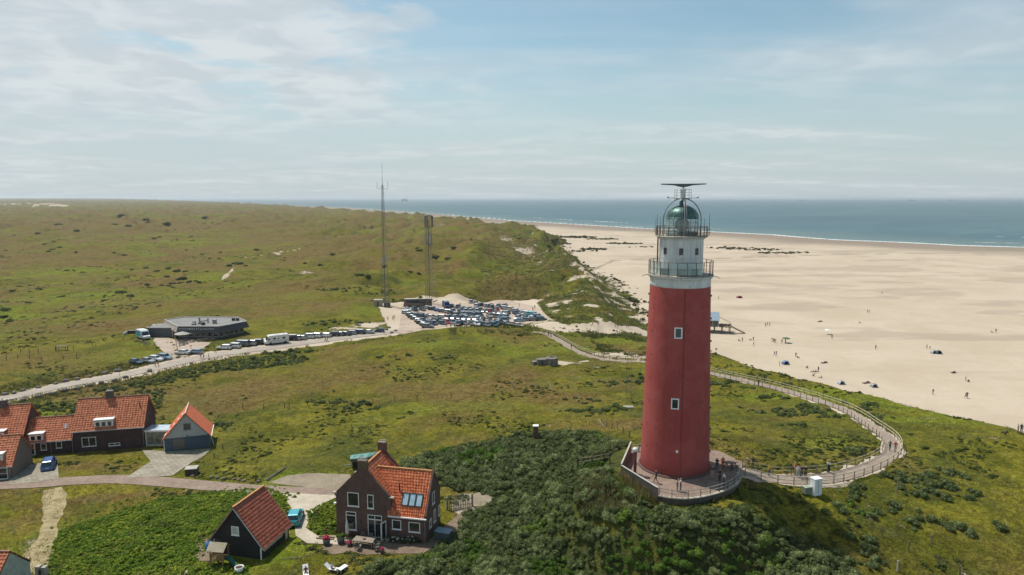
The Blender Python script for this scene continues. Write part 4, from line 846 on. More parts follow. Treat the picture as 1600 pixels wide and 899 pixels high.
HOL = W2([(340,768),(420,764),(448,775),(440,800),(330,852),(310,870),(300,885),(380,885),(400,915),(70,915),(78,870),(95,830),(180,800),(280,775)])
hs = scatter(HOL, 2200, .3, .7, 8, .5, [(-31, 78.5, 4.6)])
H2 = W2([(330,762),(440,760),(462,775),(455,800),(340,862),(290,895),(420,915),(55,915),(62,870),(80,822),(170,790),(260,766)]); hs += scatter(H2, 420, .15, .45, 12, 1.3, [(-31, 78.5, 4.6)]); hs = [q for q in hs if q[0] > -66]
merged('herb_thicket', hs, TINY + LO[:2], L_HERB, (.55, .95), .15, label='bright green leafy herbs filling the hollow below the lane', cat='undergrowth')
GR = [(480,800),(500,790),(525,780),(525,832),(505,842),(482,828)]
hs = [(*at(430 + 6 * i % 40, 772 + i % 3 * 3)[:2], .5) for i in range(9)]
hb = W2(GR); g2 = scatter(hb, 200, .3, .6, 3, .6); merged('herb_border', g2 + hs, TINY, L_HERB, (.7, 1.1), .1, label='leafy border plants between the driveway and the brick house', cat='plants')
# marram on the front dune, with sand between the clumps
xy = np.c_[r_.uniform(-60, 78, 26000), np.exp(r_.uniform(math.log(225), math.log(1150), 26000))]; sd, _ = seg_dist(xy[:, 0], xy[:, 1], FOOT, True); nv = fbm(xy[:, 0], xy[:, 1], 15, 4, 6)
cd, _ = seg_dist(xy[:, 0], xy[:, 1], CORR); k = (sd < 1) & (sd > -85) & (.26 * nv + .75 * fbm(xy[:, 0], xy[:, 1], 5.5, 3, 1) < .16) & ~inside(LOT, xy[:, 0], xy[:, 1]) & (cd > 4.5); xy = clear(xy[k])
tufts('marram_grass', xy, .5, 1.1, 7, .16, L_MARR, .9, 4, 'tall marram grass clumps on the sandy front dune', 'grass', .6)
# marram clumps on the embryo dunes of the beach and along the dune foot
bb = []
for (px, py, rx, ry, n_) in ((905,371,26,22,150),(940,374,22,14,60),(975,381,22,12,60),(880,381,10,12,30),(930,390,16,12,50),(905,393,20,8,24),(1010,386,30,12,14),(1135,388,22,18,50),(1180,390,30,20,60),(1215,396,18,12,40),(1240,395,20,8,20),(862,385,8,20,30),(1000,473,6,4,12),(1010,490,6,3,8),(985,470,5,3,8),(1385,497,1,1,0)):
    c = at(px, py)
    for q in range(n_): a = random.uniform(0, 6.28); d = random.random() ** .6; bb.append((c.x + rx * d * math.cos(a), c.y + ry * d * math.sin(a), random.uniform(.5, 1.5) * (1 + c.y / 900)))
for q in range(170):
    i = random.randrange(4, 16); f_ = random.random(); x = FOOT[i][0] * f_ + FOOT[i + 1][0] * (1 - f_); y = FOOT[i][1] * f_ + FOOT[i + 1][1] * (1 - f_); bb.append((x + random.uniform(-5, 8), y, random.uniform(.5, 1.5) * (1 + y / 800)))
merged('beach_marram', bb, TINY, leaf_mat('beach marram clumps', (.060, .066, .020), (.115, .115, .040)), (.45, .8), .1, label='dark marram clumps on the small dunes of the beach', cat='grass')
xy = rand_px(9000, -.8, .26, 180, 330); rd, _ = seg_dist(xy[:, 0], xy[:, 1], ROAD); k = (rd > 4.5) & (rd < 13) & (fbm(xy[:, 0], xy[:, 1], 8, 2, 2) > -.1); xy = clear(xy[k])
xy2 = rand_px(5000, -.8, -.4, 140, 200); rd, _ = seg_dist(xy2[:, 0], xy2[:, 1], ROAD); xy2 = clear(xy2[(rd > 4.2) & (rd < 13)])
tufts('verge_grass', np.r_[xy, xy2], .35, .8, 7, .14, L_MARR, .9, 6, 'tall grass along the sandy road verges', 'grass', .5)
xy = np.c_[r_.uniform(26, 66, 5000), r_.uniform(190, 236, 5000)]; nv = fbm(xy[:, 0], xy[:, 1], 6, 3, 3); xy = clear(xy[nv > .02]); tufts('dune_slope_grass', xy, .35, .8, 6, .16, L_MARR, .9, 7, 'marram on the sandy slope beyond the path', 'grass', .6)
xy = np.c_[r_.uniform(8, 22, 2600), r_.uniform(69, 84, 2600)]; xy = clear(xy[(fbm(xy[:, 0], xy[:, 1], 3, 3, 3) > -.05) & (np.hypot(xy[:, 0] - 13.5, xy[:, 1] - 80) < 6)]); tufts('tall_straw_grass', xy, .5, 1.0, 8, .07, L_STRAW, .7, 8, 'tall bleached grass below the windbreak wall', 'grass', .5)

xy = rand_px(42000, -.86, .86, 66, 260); nv = fbm(xy[:, 0], xy[:, 1], 9, 4, 4) + .6 * fbm(xy[:, 0], xy[:, 1], 30, 2, 1); sd, _ = seg_dist(xy[:, 0], xy[:, 1], FOOT, True); rd, _ = seg_dist(xy[:, 0], xy[:, 1], ROAD); k = (nv > .20) & (sd < -16) & ~inside(LOT, xy[:, 0], xy[:, 1]) & (rd > 5)
xy = clear(xy[k])[:5200]; rr2 = np.random.default_rng(3).random(len(xy))
merged('meadow_herbs', [(x, y, (.16 + .34 * q * q) * (1 + y / 260)) for (x, y), q in zip(xy, rr2)], TINY, leaf_mat('meadow herb leaves', (.060, .080, .016), (.150, .160, .035), sc=.2), (.3, .7), .1, label='small olive herb clumps dotted over the dune meadow', cat='herbs')
# ------------------------------------------------------------------ houses
def tile_mat(name, c1, c2):
    mt, t = newmat(name); g = G(t); tcn = g.n('ShaderNodeTexCoord').outputs['Object']
    vo = g.n('ShaderNodeTexWhiteNoise', {'Vector': g.n('ShaderNodeVectorMath', {0: g.n('ShaderNodeVectorMath', {0: tcn, 1: (4.0, 4.0, 3.6)}, operation='MULTIPLY').outputs[0]}, operation='FLOOR').outputs[0]}, noise_dimensions='3D').outputs[0]
    a = g.noise(tcn, .9, 4, .6); f = g.ma('ADD', g.ma('MULTIPLY', vo, .55), g.ma('MULTIPLY', a, .45)); c = g.mix(g.mr(f, .2, .8), C4(c1), C4(c2))
    ds = g.mr(g.noise(tcn, 2.2, 4, .7), .52, .66, 0., .62); c = g.mix(ds, c, (c1[0] * .35, c1[1] * .45, c1[2] * .6, 1))
    bs = g.n('ShaderNodeBsdfPrincipled', {'Base Color': c, 'Roughness': .55, 'Specular IOR Level': .35}); g.n('ShaderNodeOutputMaterial', {0: bs.outputs[0]}); return mt
T_OR = tile_mat('orange clay pantiles', (.38, .085, .030), (.60, .185, .075)); T_RD = tile_mat('dull red roof tiles', (.225, .056, .028), (.345, .098, .050))
T_OLD = tile_mat('weathered clay tiles', (.34, .098, .042), (.56, .195, .088)); T_BR = tile_mat('bright orange roof sheets', (.50, .105, .035), (.60, .145, .05))
RIDGE = mat('ochre ridge tiles', (.42, .19, .065), .7, var=.3, scale=4)
def tiled(mb, A, B, C, D, cw=.27, rh=.38, amp=.075, step=.055, seg=4):
    """pantiled slope between eave A-B and ridge D-C: rolled columns, lapped rows"""
    A, B, C, D = map(Vector, (A, B, C, D)); nm = (B - A).cross(D - A).normalized(); nu = max(1, round((B - A).length / cw)) * seg; nv = max(1, round((D - A).length / rh)); vs = []
    for j in range(nv):
        for e, hh in ((0, step), (1.0, .004)):
            v_ = (j + e) / nv
            for i in range(nu + 1):
                u_ = i / nu; p = (A * (1 - u_) + B * u_) * (1 - v_) + (D * (1 - u_) + C * u_) * v_
                ph = (i % seg) / seg; vs.append(p + nm * (amp * (.5 + .5 * math.cos(ph * 2 * math.pi)) + hh))
    k = nu + 1; fs = [(r_ * k + i, r_ * k + i + 1, (r_ + 1) * k + i + 1, (r_ + 1) * k + i) for r_ in range(2 * nv - 1) for i in range(nu)]
    mb.add(vs, fs); th = nm * -.10; q = [A, B, C, D]; mb.add(q + [p + th for p in q], [(4, 5, 1, 0), (5, 6, 2, 1), (6, 7, 3, 2), (7, 4, 0, 3), (7, 6, 5, 4)]); return mb
def gable_body(w_, d, el, er, rx, rz, t_=.0, z0_=-.8):
    """walls of a gabled box with the ridge running back along y"""
    b = MB(); f = [(0, z0_), (w_, z0_), (w_, er), (rx, rz), (0, el)]; n_ = 5
    vs = [(x, 0, z) for x, z in f] + [(x, d, z) for x, z in f]; b.add(vs, [(0, 1, 2, 3, 4), (9, 8, 7, 6, 5)] + [(i, i + 5, (i + 1) % 5 + 5, (i + 1) % 5) for i in range(5)]); return b
def side_body(w_, d, ef, eb, ry, rz, x0=0, z0_=-.8):
    """walls of a gabled box with the ridge running along x"""
    f = [(0, z0_), (d, z0_), (d, eb), (ry, rz), (0, ef)]; vs = [(x0, y, z) for y, z in f] + [(x0 + w_, y, z) for y, z in f]
    return MB().add(vs, [(4, 3, 2, 1, 0), (5, 6, 7, 8, 9)] + [(i, (i + 1) % 5, (i + 1) % 5 + 5, i + 5) for i in range(5)])
def window(parent, c, wd, hg, face='front', fm=None, gm_=None, bars=(1, 1), fw=.09, proud=.05, name='window', sill=True, label=None):
    """frame with bars (a part) and its glass (a sub-part); face says which way the wall looks"""
    fm = fm or WHITE2; gm_ = gm_ or GLASS_D; rz = {'front': 0, 'right': R(90), 'back': R(180), 'left': R(-90)}.get(face, face)
    T = Matrix.Translation(c) @ Matrix.Rotation(rz, 4, 'Z'); b = MB()
    def bx(x, z, w_, h_, t_=proud * 2): b.add([T @ Vector(q) for q in ((x - w_ / 2, -t_ / 2, z - h_ / 2), (x + w_ / 2, -t_ / 2, z - h_ / 2), (x + w_ / 2, t_ / 2, z - h_ / 2), (x - w_ / 2, t_ / 2, z - h_ / 2), (x - w_ / 2, -t_ / 2, z + h_ / 2), (x + w_ / 2, -t_ / 2, z + h_ / 2), (x + w_ / 2, t_ / 2, z + h_ / 2), (x - w_ / 2, t_ / 2, z + h_ / 2))], [(3, 2, 1, 0), (4, 5, 6, 7), (0, 1, 5, 4), (1, 2, 6, 5), (2, 3, 7, 6), (3, 0, 4, 7)])
    for s_ in (-1, 1): bx(s_ * (wd - fw) / 2, 0, fw, hg); bx(0, s_ * (hg - fw) / 2, wd - 2 * fw, fw, proud * 2)
    for i in range(1, bars[0]): bx(-wd / 2 + wd * i / bars[0], 0, fw * .8, hg - 2 * fw, proud * 1.7)
    for i in range(1, bars[1]): bx(0, -hg / 2 + hg * i / bars[1], wd - 2 * fw, fw * .7, proud * 1.6)
    if sill: bx(0, -hg / 2 - .04, wd + .12, .07, proud * 3.4)
    fo = b.build(name, fm, parent, label=label)
    MB().add([T @ Vector(q) for q in ((-wd / 2 + fw, -proud * .35, -hg / 2 + fw), (wd / 2 - fw, -proud * .35, -hg / 2 + fw), (wd / 2 - fw, -proud * .35, hg / 2 - fw), (-wd / 2 + fw, -proud * .35, hg / 2 - fw))], [(0, 1, 2, 3)]).build('pane', gm_, fo)
    return fo
def chimney(parent, c, w_, d, h_, m_=None, pots=2, name='chimney'):
    b = MB().box((c[0], c[1], c[2] + h_ / 2), (w_, d, h_)).box((c[0], c[1], c[2] + h_ + .05), (w_ + .12, d + .12, .1)); o_ = b.build(name, m_ or BRICKD, parent)
    p_ = MB().box((c[0], c[1], c[2] + h_ + .13), (w_ * .9, d * .8, .06))
    for i in range(pots): p_.tube([(c[0] + (i - (pots - 1) / 2) * w_ / (pots + .3), c[1], c[2] + h_ + .1), (c[0] + (i - (pots - 1) / 2) * w_ / (pots + .3), c[1], c[2] + h_ + .42)], .09, 8)
    p_.build('chimney_pots', CONC, o_); return o_
SKY_G = mat('roof window glass', (.34, .47, .54), .04, var=.15, spec=1.0)
# --- the detached brick house below the tower
HB = thing('brick_house', 'dark brick house with orange pantile roof, three roof windows and two chimneys beside the thicket', 'house', (-21.58, 79.54, 14.0), R(-12))
gable_body(7.1, 6.5, 5.0, 5.0, 3.55, 8.72).build('main_wall', BRICKD, HB); side_body(4.9, 5.4, 3.5, 4.6, 2.9, 7.75, 6.7).build('wing_wall', BRICKD, HB)
ro = MB(); tiled(ro, (7.3, .28, 4.83), (7.3, 6.22, 4.83), (3.55, 6.22, 8.62), (3.55, .28, 8.62)); tiled(ro, (-.2, 6.22, 4.83), (-.2, .28, 4.83), (3.55, .28, 8.62), (3.55, 6.22, 8.62)); ro.build('main_roof', T_OR, HB)
ro = MB(); tiled(ro, (6.9, -.30, 3.12), (11.42, -.30, 3.12), (11.42, 2.9, 7.78), (4.6, 2.9, 7.78)); tiled(ro, (11.42, 5.6, 4.4), (5.4, 5.6, 4.4), (4.6, 2.9, 7.78), (11.42, 2.9, 7.78)); rw_ = ro.build('wing_roof', T_OR, HB)
b = MB().bar((3.55, .1, 8.72), (3.55, 6.4, 8.72), .26, .14); b.build('ridge_tiles', RIDGE, HB); MB().bar((4.3, 2.9, 7.86), (11.5, 2.9, 7.86), .26, .14).build('ridge_tiles', RIDGE, HB)
# raised gable parapets with their stone shoulders
for y_ in (.14, 6.36):
    b = MB(); b.add([(x, y_ + e, z) for e in (-.17, .17) for x, z in ((-.12, 4.8), (3.55, 8.55), (7.22, 4.8), (7.22, 5.22), (3.55, 8.98), (-.12, 5.22))], [(0, 1, 4, 5), (1, 2, 3, 4), (11, 10, 7, 6), (10, 9, 8, 7), (5, 4, 10, 11), (4, 3, 9, 10), (0, 5, 11, 6), (2, 8, 9, 3), (1, 0, 6, 7), (2, 1, 7, 8)])
    b.build('gable_parapet', BRICKD, HB)
    for x_ in (-.1, 7.2): MB().box((x_, y_, 5.27), (.62, .46, .12)).build('shoulder_stone', CONC, HB)
b = MB().add([(x_, y, z) for x_ in (11.42, 11.66) for y, z in ((-.12, 3.1), (2.9, 7.62), (5.5, 4.35), (5.5, 4.7), (2.9, 8.02), (-.12, 3.5))], [(5, 4, 1, 0), (4, 3, 2, 1), (6, 7, 10, 11), (7, 8, 9, 10), (11, 10, 4, 5), (10, 9, 3, 4), (6, 11, 5, 0)]); b.build('gable_parapet', BRICKR, HB)
chimney(HB, (3.55, .32, 7.75), 1.15, .6, 1.75, mat('mossy chimney brick', (.125, .085, .050), .9, var=.35, scale=3), 4); chimney(HB, (3.6, 6.2, 7.7), 1.05, .55, 1.95, None, 3)
window(HB, (2.3, 0, 4.62), 1.5, 1.75); window(HB, (4.55, 0, 4.55), .82, 1.75); w_ = window(HB, (1.95, 0, 1.85), 1.35, 2.35, bars=(1, 1)); MB().box((1.95, -.02, 2.55), (1.3, .11, .08)).build('transom', WHITE2, w_)
w_ = window(HB, (5.05, 0, 1.45), 1.85, 2.85, bars=(2, 1), name='garden_door', sill=False); MB().box((5.05, -.03, 2.32), (1.8, .13, .10)).build('transom', WHITE2, w_)
dr = MB().box((0, 0, 0), (.05, .92, 2.2)); dr = window(HB, (6.32, -.42, 1.2), .92, 2.25, R(72), bars=(1, 1), sill=False, fw=.13, name='open_door', label='white glazed door leaf standing open')
MB().tube([(3.25, -.02, 1.9), (3.25, -.16, 1.9)], .12, 8).build('wall_lamp', DARKM, HB); MB().tube([(8.7, -.02, 2.85), (8.7, -.12, 2.85)], .09, 8).build('wall_lamp', CONC, HB)
window(HB, (7.85, 0, 1.95), 1.15, 1.2); window(HB, (10.1, 0, 1.85), 1.45, 1.25)
for (y_, z_, w2, h2) in ((2.7, 4.5, .85, 1.5), (1.5, 1.8, .75, 1.05), (3.1, 2.0, .75, 1.6), (4.75, 1.9, .6, 1.3)): window(HB, (11.6, y_, z_), w2, h2, 'right')
MB().bar((6.9, -.42, 3.12), (11.75, -.42, 3.12), .16, .14).build('gutter', WHITE2, HB); MB().tube([(11.45, -.12, 3.1), (11.45, -.12, 0)], .045, 6).build('downpipe', GREYM, HB)
sl_n = Vector((0, -4.66, 3.2)).normalized()
for i in range(3):
    x_ = 8.35 + i * .86
    def on(v_, off, x__): return Vector((x__, -.30 + 3.2 * v_, 3.12 + 4.66 * v_)) + sl_n * off
    b = MB()
    for a_, c_ in (((x_, .24), (x_, .50)), ((x_ + .78, .24), (x_ + .78, .50)), ((x_, .24), (x_ + .78, .24)), ((x_, .50), (x_ + .78, .50))): b.bar(on(a_[1], .11, a_[0]), on(c_[1], .11, c_[0]), .09, .14, up=sl_n)
    fo = b.build('roof_window', DARKM, HB); MB().add([on(.25, .12, x_ + .05), on(.25, .12, x_ + .73), on(.49, .12, x_ + .73), on(.49, .12, x_ + .05)], [(0, 1, 2, 3)]).build('pane', SKY_G, fo)
p = on(.52, 0, 7.75); MB().tube([p, p + Vector((0, 0, .95))], .09, 8).tube([p + Vector((0, 0, .95)), p + Vector((0, 0, 1.05))], .15, 8).build('flue', DARKM, HB)
MB().box((-.06, -.1, 3.95), (.3, .3, .2)).build('alarm_box', WHITE2, HB)
# --- black barn
TIMB = mat('black tarred boards', (.012, .012, .013), .8, var=.4, scale=2, stretch=(6, 1, .4), bump=.4, bscale=8)
BN = thing('black_barn', 'black timber barn with a steep dull red tile roof beside the driveway', 'barn', (-34.95, 74.85, 13.8), R(-13))
gable_body(6.6, 5.6, 2.0, 2.0, 3.3, 6.1).build('wall', TIMB, BN)
ro = MB(); tiled(ro, (6.95, -.25, 1.62), (6.95, 5.85, 1.62), (3.3, 5.85, 6.2), (3.3, -.25, 6.2), .34, .42, .035); tiled(ro, (-.35, 5.85, 1.62), (-.35, -.25, 1.62), (3.3, -.25, 6.2), (3.3, 5.85, 6.2), .34, .42, .035); ro.build('roof', T_RD, BN)
MB().bar((3.3, -.32, 6.29), (3.3, 5.9, 6.29), .24, .13).build('ridge_tiles', RIDGE, BN)
for y_ in (-.27, 5.87):
    for s_ in (-1, 1): MB().bar((3.3 + s_ * 3.68, y_, 1.5), (3.3, y_, 6.13), .05, .2, up=(0, 1, 0)).build('barge_board', mat('pale edge board', (.50, .47, .42), .7), BN)
window(BN, (3.25, -.01, 3.3), .95, 1.05, gm_=mat('pale blind behind glass', (.30, .38, .36), .3)); MB().box((.9, -.03, 1.05), (.9, .05, 2.0)).build('door', mat('dark barn door', (.03, .03, .032), .6), BN)
MB().box((.42, -.06, 1.0), (.07, .06, 2.1)).build('door_post', WHITE2, BN); MB().box((1.4, -.05, 1.75), (.5, .04, .35)).build('small_window', GLASS_D, BN)
for i in range(3): window(BN, (6.6, .9 + i * 1.35, 1.32), 1.2, .72, 'right', fm=mat('cream window frame', (.46, .42, .32), .7), gm_=mat('cream shutter glass', (.34, .36, .30), .25), sill=False, bars=(2, 1))
MB().bar((6.95, -.2, 1.55), (6.95, 5.8, 1.55), .1, .1).build('gutter', mat('pale edge board', (.5, .47, .42), .7), BN); MB().box((6.5, -.1, .8), (.12, .12, 1.6)).build('corner_post', WHITE2, BN)
MB().box((6.62, 5.0, .95), (.06, .5, 1.7)).build('side_door', mat('cream window frame', (.46, .42, .32), .7), BN)
# --- terrace of houses along the lane
BRK = mat('very dark purple brown brick', (.062, .034, .034), .85, var=.25, scale=1, bump=.4, bscale=14)
RA = R(14); ca, sa = math.cos(RA), math.sin(RA)
def row(x_off, y_off): return (-76.3 + x_off * ca - y_off * sa, 114.2 + x_off * sa + y_off * ca, 11.0)
def rowroof(root, w_, d, ef, ry, rz, over=.2, tm=None, x0=-.1):
    ro = MB(); sl_ = (rz - ef) / ry; e = .25
    tiled(ro, (x0, -e, ef - e * sl_ + .02), (w_ + over, -e, ef - e * sl_ + .02), (w_ + over, ry, rz + .06), (x0, ry, rz + .06), .46, .42, .08, .07); tiled(ro, (w_ + over, d + e, ef - e * sl_), (x0, d + e, ef - e * sl_), (x0, ry, rz + .06), (w_ + over, ry, rz + .06), .46, .42, .08, .07)
    ro.build('roof', tm or T_OLD, root); MB().bar((x0 - .03, ry, rz + .14), (w_ + over + .03, ry, rz + .14), .26, .14).build('ridge_tiles', mat('dark ridge tiles', (.20, .085, .045), .7, var=.3, scale=4), root)
    MB().bar((x0, -.36, ef - .28), (w_ + over, -.36, ef - .28), .15, .13).build('gutter', mat('grey gutter', (.42, .40, .38), .5), root)
def dormer(root, x, ef, sl_, y0, w_, h_, bars=(2, 1), cm=None):
    """flat roofed dormer standing on the front slope"""
    z_ = ef + y0 * sl_ - .1; dp = (h_ + .3) / sl_; o_ = MB().box((x, y0 + dp / 2, z_ + h_ / 2 + .05), (w_, dp, h_ + .2)).build('dormer', cm or mat('dormer cladding', (.40, .40, .37), .6), root)
    MB().box((x, y0 + dp / 2 - .1, z_ + h_ + .2), (w_ + .1, dp + .2, .10)).build('dormer_roof', WHITE2, o_)
    T = Matrix.Translation((x, y0 - .02, z_ + h_ / 2)); n_ = bars[0]
    for i in range(n_):
        cx_ = x + (i - (n_ - 1) / 2) * (w_ - .3) / n_; MB().box((cx_, y0 - .02, z_ + h_ / 2 + .02), ((w_ - .3) / n_ * .62, .06, h_ * .6)).build('pane', GLASS_D, o_)
    MB().box((x, y0 - .01, z_ + h_ / 2), (w_ - .12, .04, h_ - .1)).build('dormer_frame', WHITE2, o_)
RH = thing('terraced_house', 'taller dark brick terraced house with weathered tile roof and white dormer beside the glass link', 'house', row(0, 0), RA)
side_body(11.2, 8, 4.0, 4.0, 4.0, 8.3).build('wall', BRK, RH); rowroof(RH, 11.2, 8, 4.0, 4.0, 8.35); dormer(RH, 4.9, 4.0, 1.08, .15, 3.1, 1.25, (3, 1)); chimney(RH, (5.0, 4.1, 7.6), 1.2, .7, 1.9, mat('slate grey chimney', (.09, .075, .07), .9), 3)
window(RH, (2.45, 0, 1.75), 2.25, 1.65, bars=(2, 1)); window(RH, (6.4, 0, .95), 1.8, .5, bars=(2, 1)); MB().tube([(-.1, -.12, 3.8), (-.1, -.12, .1)], .06, 6).build('downpipe', GREYM, RH); MB().tube([(11.15, -.1, 3.8), (11.15, -.1, .1)], .06, 6).build('downpipe', GREYM, RH)
MB().tube([(10.2, 2.5, 6.5), (10.2, 2.5, 7.5)], .10, 8).build('flue', DARKM, RH)
MH = thing('terraced_house', 'low middle terraced house with a small dormer, a roof light and a white front door', 'house', row(-7.45, .35), RA)
side_body(7.45, 6, 2.55, 2.55, 3.1, 5.55).build('wall', BRK, MH); rowroof(MH, 7.35, 6.0, 2.55, 3.1, 5.6, .0); dormer(MH, 1.75, 2.55, .97, -.05, 2.2, 1.2, (2, 1))
p = [(5.4, 1.35), (6.15, 1.35), (6.15, 1.95), (5.4, 1.95)]; MB().add([(x, y, 2.55 + y * .984 + .16) for x, y in p], [(0, 1, 2, 3)]).build('roof_window', SKY_G, MH)
dw = window(MH, (.95, 0, 1.05), 1.05, 2.15, name='door', sill=False, bars=(1, 1), fw=.2); MB().tube([(1.4, -.1, 1.05), (1.4, -.16, 1.05)], .03, 6).build('handle', DARKM, dw)
window(MH, (2.75, 0, 1.35), .9, 1.15); window(MH, (5.1, 0, 1.5), .9, 1.15); MB().tube([(3.9, -.12, 2.3), (3.9, -.12, .1)], .06, 6).tube([(3.4, -.3, 2.4), (3.9, -.12, 2.1), (4.4, -.3, 2.4)], .06, 6).build('downpipe', GREYM, MH)
LHs = thing('terraced_house', 'terraced house with a chimney on the roof and a wide dormer behind the paved yard', 'house', row(-17.6, -.4), RA)
side_body(10.1, 9, 3.3, 3.3, 4.5, 8.0).build('wall', BRK, LHs); rowroof(LHs, 10.0, 9, 3.3, 4.5, 8.05); dormer(LHs, 5.7, 3.3, 1.04, .1, 3.6, 1.35, (3, 1), mat('brown dormer board', (.20, .13, .09), .7)); chimney(LHs, (5.8, 4.4, 7.2), 1.3, .7, 1.8, mat('slate grey chimney', (.09, .075, .07), .9), 1)
window(LHs, (7.9, 0, 1.3), 2.1, 1.5, bars=(2, 1)); MB().tube([(9.9, -.1, 3.1), (9.9, -.1, .1)], .06, 6).build('downpipe', WHITE2, LHs)
LL = thing('terraced_house', 'tiled house with grey boarded side cut off by the picture edge beside the yard', 'house', (-88.3, 100.3, 11.0), RA)
side_body(10, 7.2, 2.5, 2.5, 3.6, 6.0).build('wall', mat('grey vertical boards', (.16, .135, .11), .8, var=.3, stretch=(6, 6, .3)), LL); rowroof(LL, 10, 7.2, 2.5, 3.6, 6.05); window(LL, (8.5, 0, 1.15), 1.7, 1.8, bars=(1, 2)); dormer(LL, 7.9, 2.5, .97, .5, 1.6, 1.1, (1, 1))
MB().tube([(9.7, -.1, 2.3), (9.7, -.1, .1)], .06, 6).build('downpipe', GREYM, LL)
# --- garage with blue base and grey gable, glass link
GA = thing('garage', 'small gabled garage with bright orange roof, pale grey gable and blue base', 'garage', (-60.6, 114.4, 11.0), R(20))
BLUE = mat('slate blue boards', (.050, .085, .115), .7, var=.12, stretch=(1, 1, 4)); GG = mat('pale grey gable boards', (.36, .38, .38), .7, var=.08, stretch=(1, 1, 4))
gable_body(7.2, 6.0, 2.45, 2.45, 3.6, 6.55).build('wall', GG, GA); MB().box((3.6, -.03, .75), (7.26, .08, 3.2)).build('base_boards', BLUE, GA); MB().box((7.2, 3.0, .75), (.08, 6.0, 3.2)).build('base_boards', BLUE, GA)
ro = MB(); tiled(ro, (7.5, -.25, 2.16), (7.5, 6.2, 2.16), (3.6, 6.2, 6.65), (3.6, -.25, 6.65), .5, .5, .02, .01); tiled(ro, (-.3, 6.2, 2.16), (-.3, -.25, 2.16), (3.6, -.25, 6.65), (3.6, 6.2, 6.65), .5, .5, .02, .01); ro.build('roof', T_BR, GA)
MB().bar((3.6, -.3, 6.76), (3.6, 6.25, 6.76), .16, .08).build('ridge_cap', mat('white ridge cap', (.62, .50, .42), .6), GA)
window(GA, (3.75, -.0, 4.2), 1.15, 1.15, fm=mat('grey window frame', (.13, .14, .15), .5)); MB().box((2.35, -.09, 1.25), (1.9, .06, 1.9)).box((2.35, -.10, 1.25), (.05, .08, 1.9)).build('garage_door', mat('grey brown garage door', (.115, .105, .095), .5, var=.2), GA)
MB().box((3.7, -.1, 2.5), (.16, .12, .25)).build('wall_lamp', DARKM, GA)
for i in range(5):
    t_ = .12 + i * .19; MB().box((-.3 + 3.9 * t_ - .05, 1.0, 2.16 + 4.49 * t_ + .12), (.34, 1.3, .06), M=Matrix.Rotation(R(-49), 4, 'Y')).build('roof_light', WHITE2, GA)
for s_ in (-1, 1): MB().bar((3.6 + s_ * 3.95, -.28, 2.1), (3.6, -.28, 6.62), .04, .16, up=(0, 1, 0)).build('barge_board', mat('dark edge board', (.10, .055, .045), .7), GA)
MB().bar((7.6, -.2, 2.1), (7.6, 6.1, 2.1), .12).build('gutter', WHITE2, GA); MB().bar((7.55, -.1, 2.0), (7.9, .6, -.1), .07).build('downpipe', WHITE2, GA); MB().box((-.02, -.05, 1.2), (.1, .12, 2.5)).build('corner_board', WHITE2, GA)
GC = thing('glass_passage', 'glazed flat roofed passage with white frames linking the tall terraced house to the garage', 'conservatory', (-65.35, 117.3, 11.0), R(3))
MB().box((2.25, 1.3, 2.95), (4.9, 3.0, .12)).build('roof', mat('roof glazing', (.42, .52, .58), .08, spec=.9), GC); MB().box((2.25, -.22, 2.85), (4.9, .1, .3)).build('fascia', WHITE2, GC)
for i in range(3): window(GC, (.85 + i * 1.35, -.1, 1.5), 1.25, 2.3, fm=mat('passage frames', (.34, .34, .32), .5), gm_=mat('passage glass', (.16, .17, .13), .1, var=.6, scale=1.2), sill=False)
MB().box((2.2, 1.2, .15), (4.5, 2.6, .3)).box((2.2, 2.6, 1.5), (4.5, .1, 2.7)).build('floor_and_back', mat('cream inner wall', (.42, .38, .28), .8, var=.3), GC); MB().box((.1, -.1, 1.4), (.16, .16, 2.9)).build('corner_post', WHITE2, GC)
# --- house cut off at the lower left corner, stone gate posts
BL = thing('corner_house', 'house with orange tiles and a pale grey gable cut off at the bottom corner', 'house', (-64.0, 66.4, 11.8), 0)
side_body(10, 5.4, 2.9, 2.9, 2.7, 5.35).build('wall', mat('pale grey side wall', (.34, .38, .36), .8), BL); rowroof(BL, 9.9, 5.4, 2.9, 2.7, 5.4, .1)
p = atz(65, 897, 12.6); gp_ = thing('gate_post', 'squat pale stone gate post with a dark slot at the end of the sandy track', 'post', (p[0], p[1], gz(p[0], p[1])))
MB().box((-.28, 0, .6), (.5, .6, 1.5)).box((.32, .1, .55), (.45, .6, 1.3)).build('stone', CONC, gp_); MB().box((0, -.32, .7), (.18, .1, .5)).build('slot', DARKM, gp_)
# --- restaurant by the car park road
RO = [(-109.8, 220.8), (-96.3, 220.8), (-90.9, 230.2), (-97.7, 239.0), (-115.9, 239.0), (-120.5, 233.5)]; o0 = RO[0]; RZ = 8.8
RS = thing('restaurant', 'low grey restaurant pavilion with angled roof edges and lettering over its long windows', 'restaurant', (o0[0], o0[1], RZ))
rp = [(x - o0[0], y - o0[1]) for x, y in RO]; cxr, cyr = sum(p[0] for p in rp) / 6, sum(p[1] for p in rp) / 6
def inset(poly, d):
    out = []; n_ = len(poly)
    for i in range(n_):
        p0, p1, p2 = Vector(poly[i - 1]), Vector(poly[i]), Vector(poly[(i + 1) % n_]); n1_ = Vector((-(p1 - p0).y, (p1 - p0).x)).normalized(); n2_ = Vector((-(p2 - p1).y, (p2 - p1).x)).normalized(); bs_ = (n1_ + n2_).normalized(); out.append(tuple(p1 + bs_ * d / max(.3, bs_.dot(n1_))))
    return out
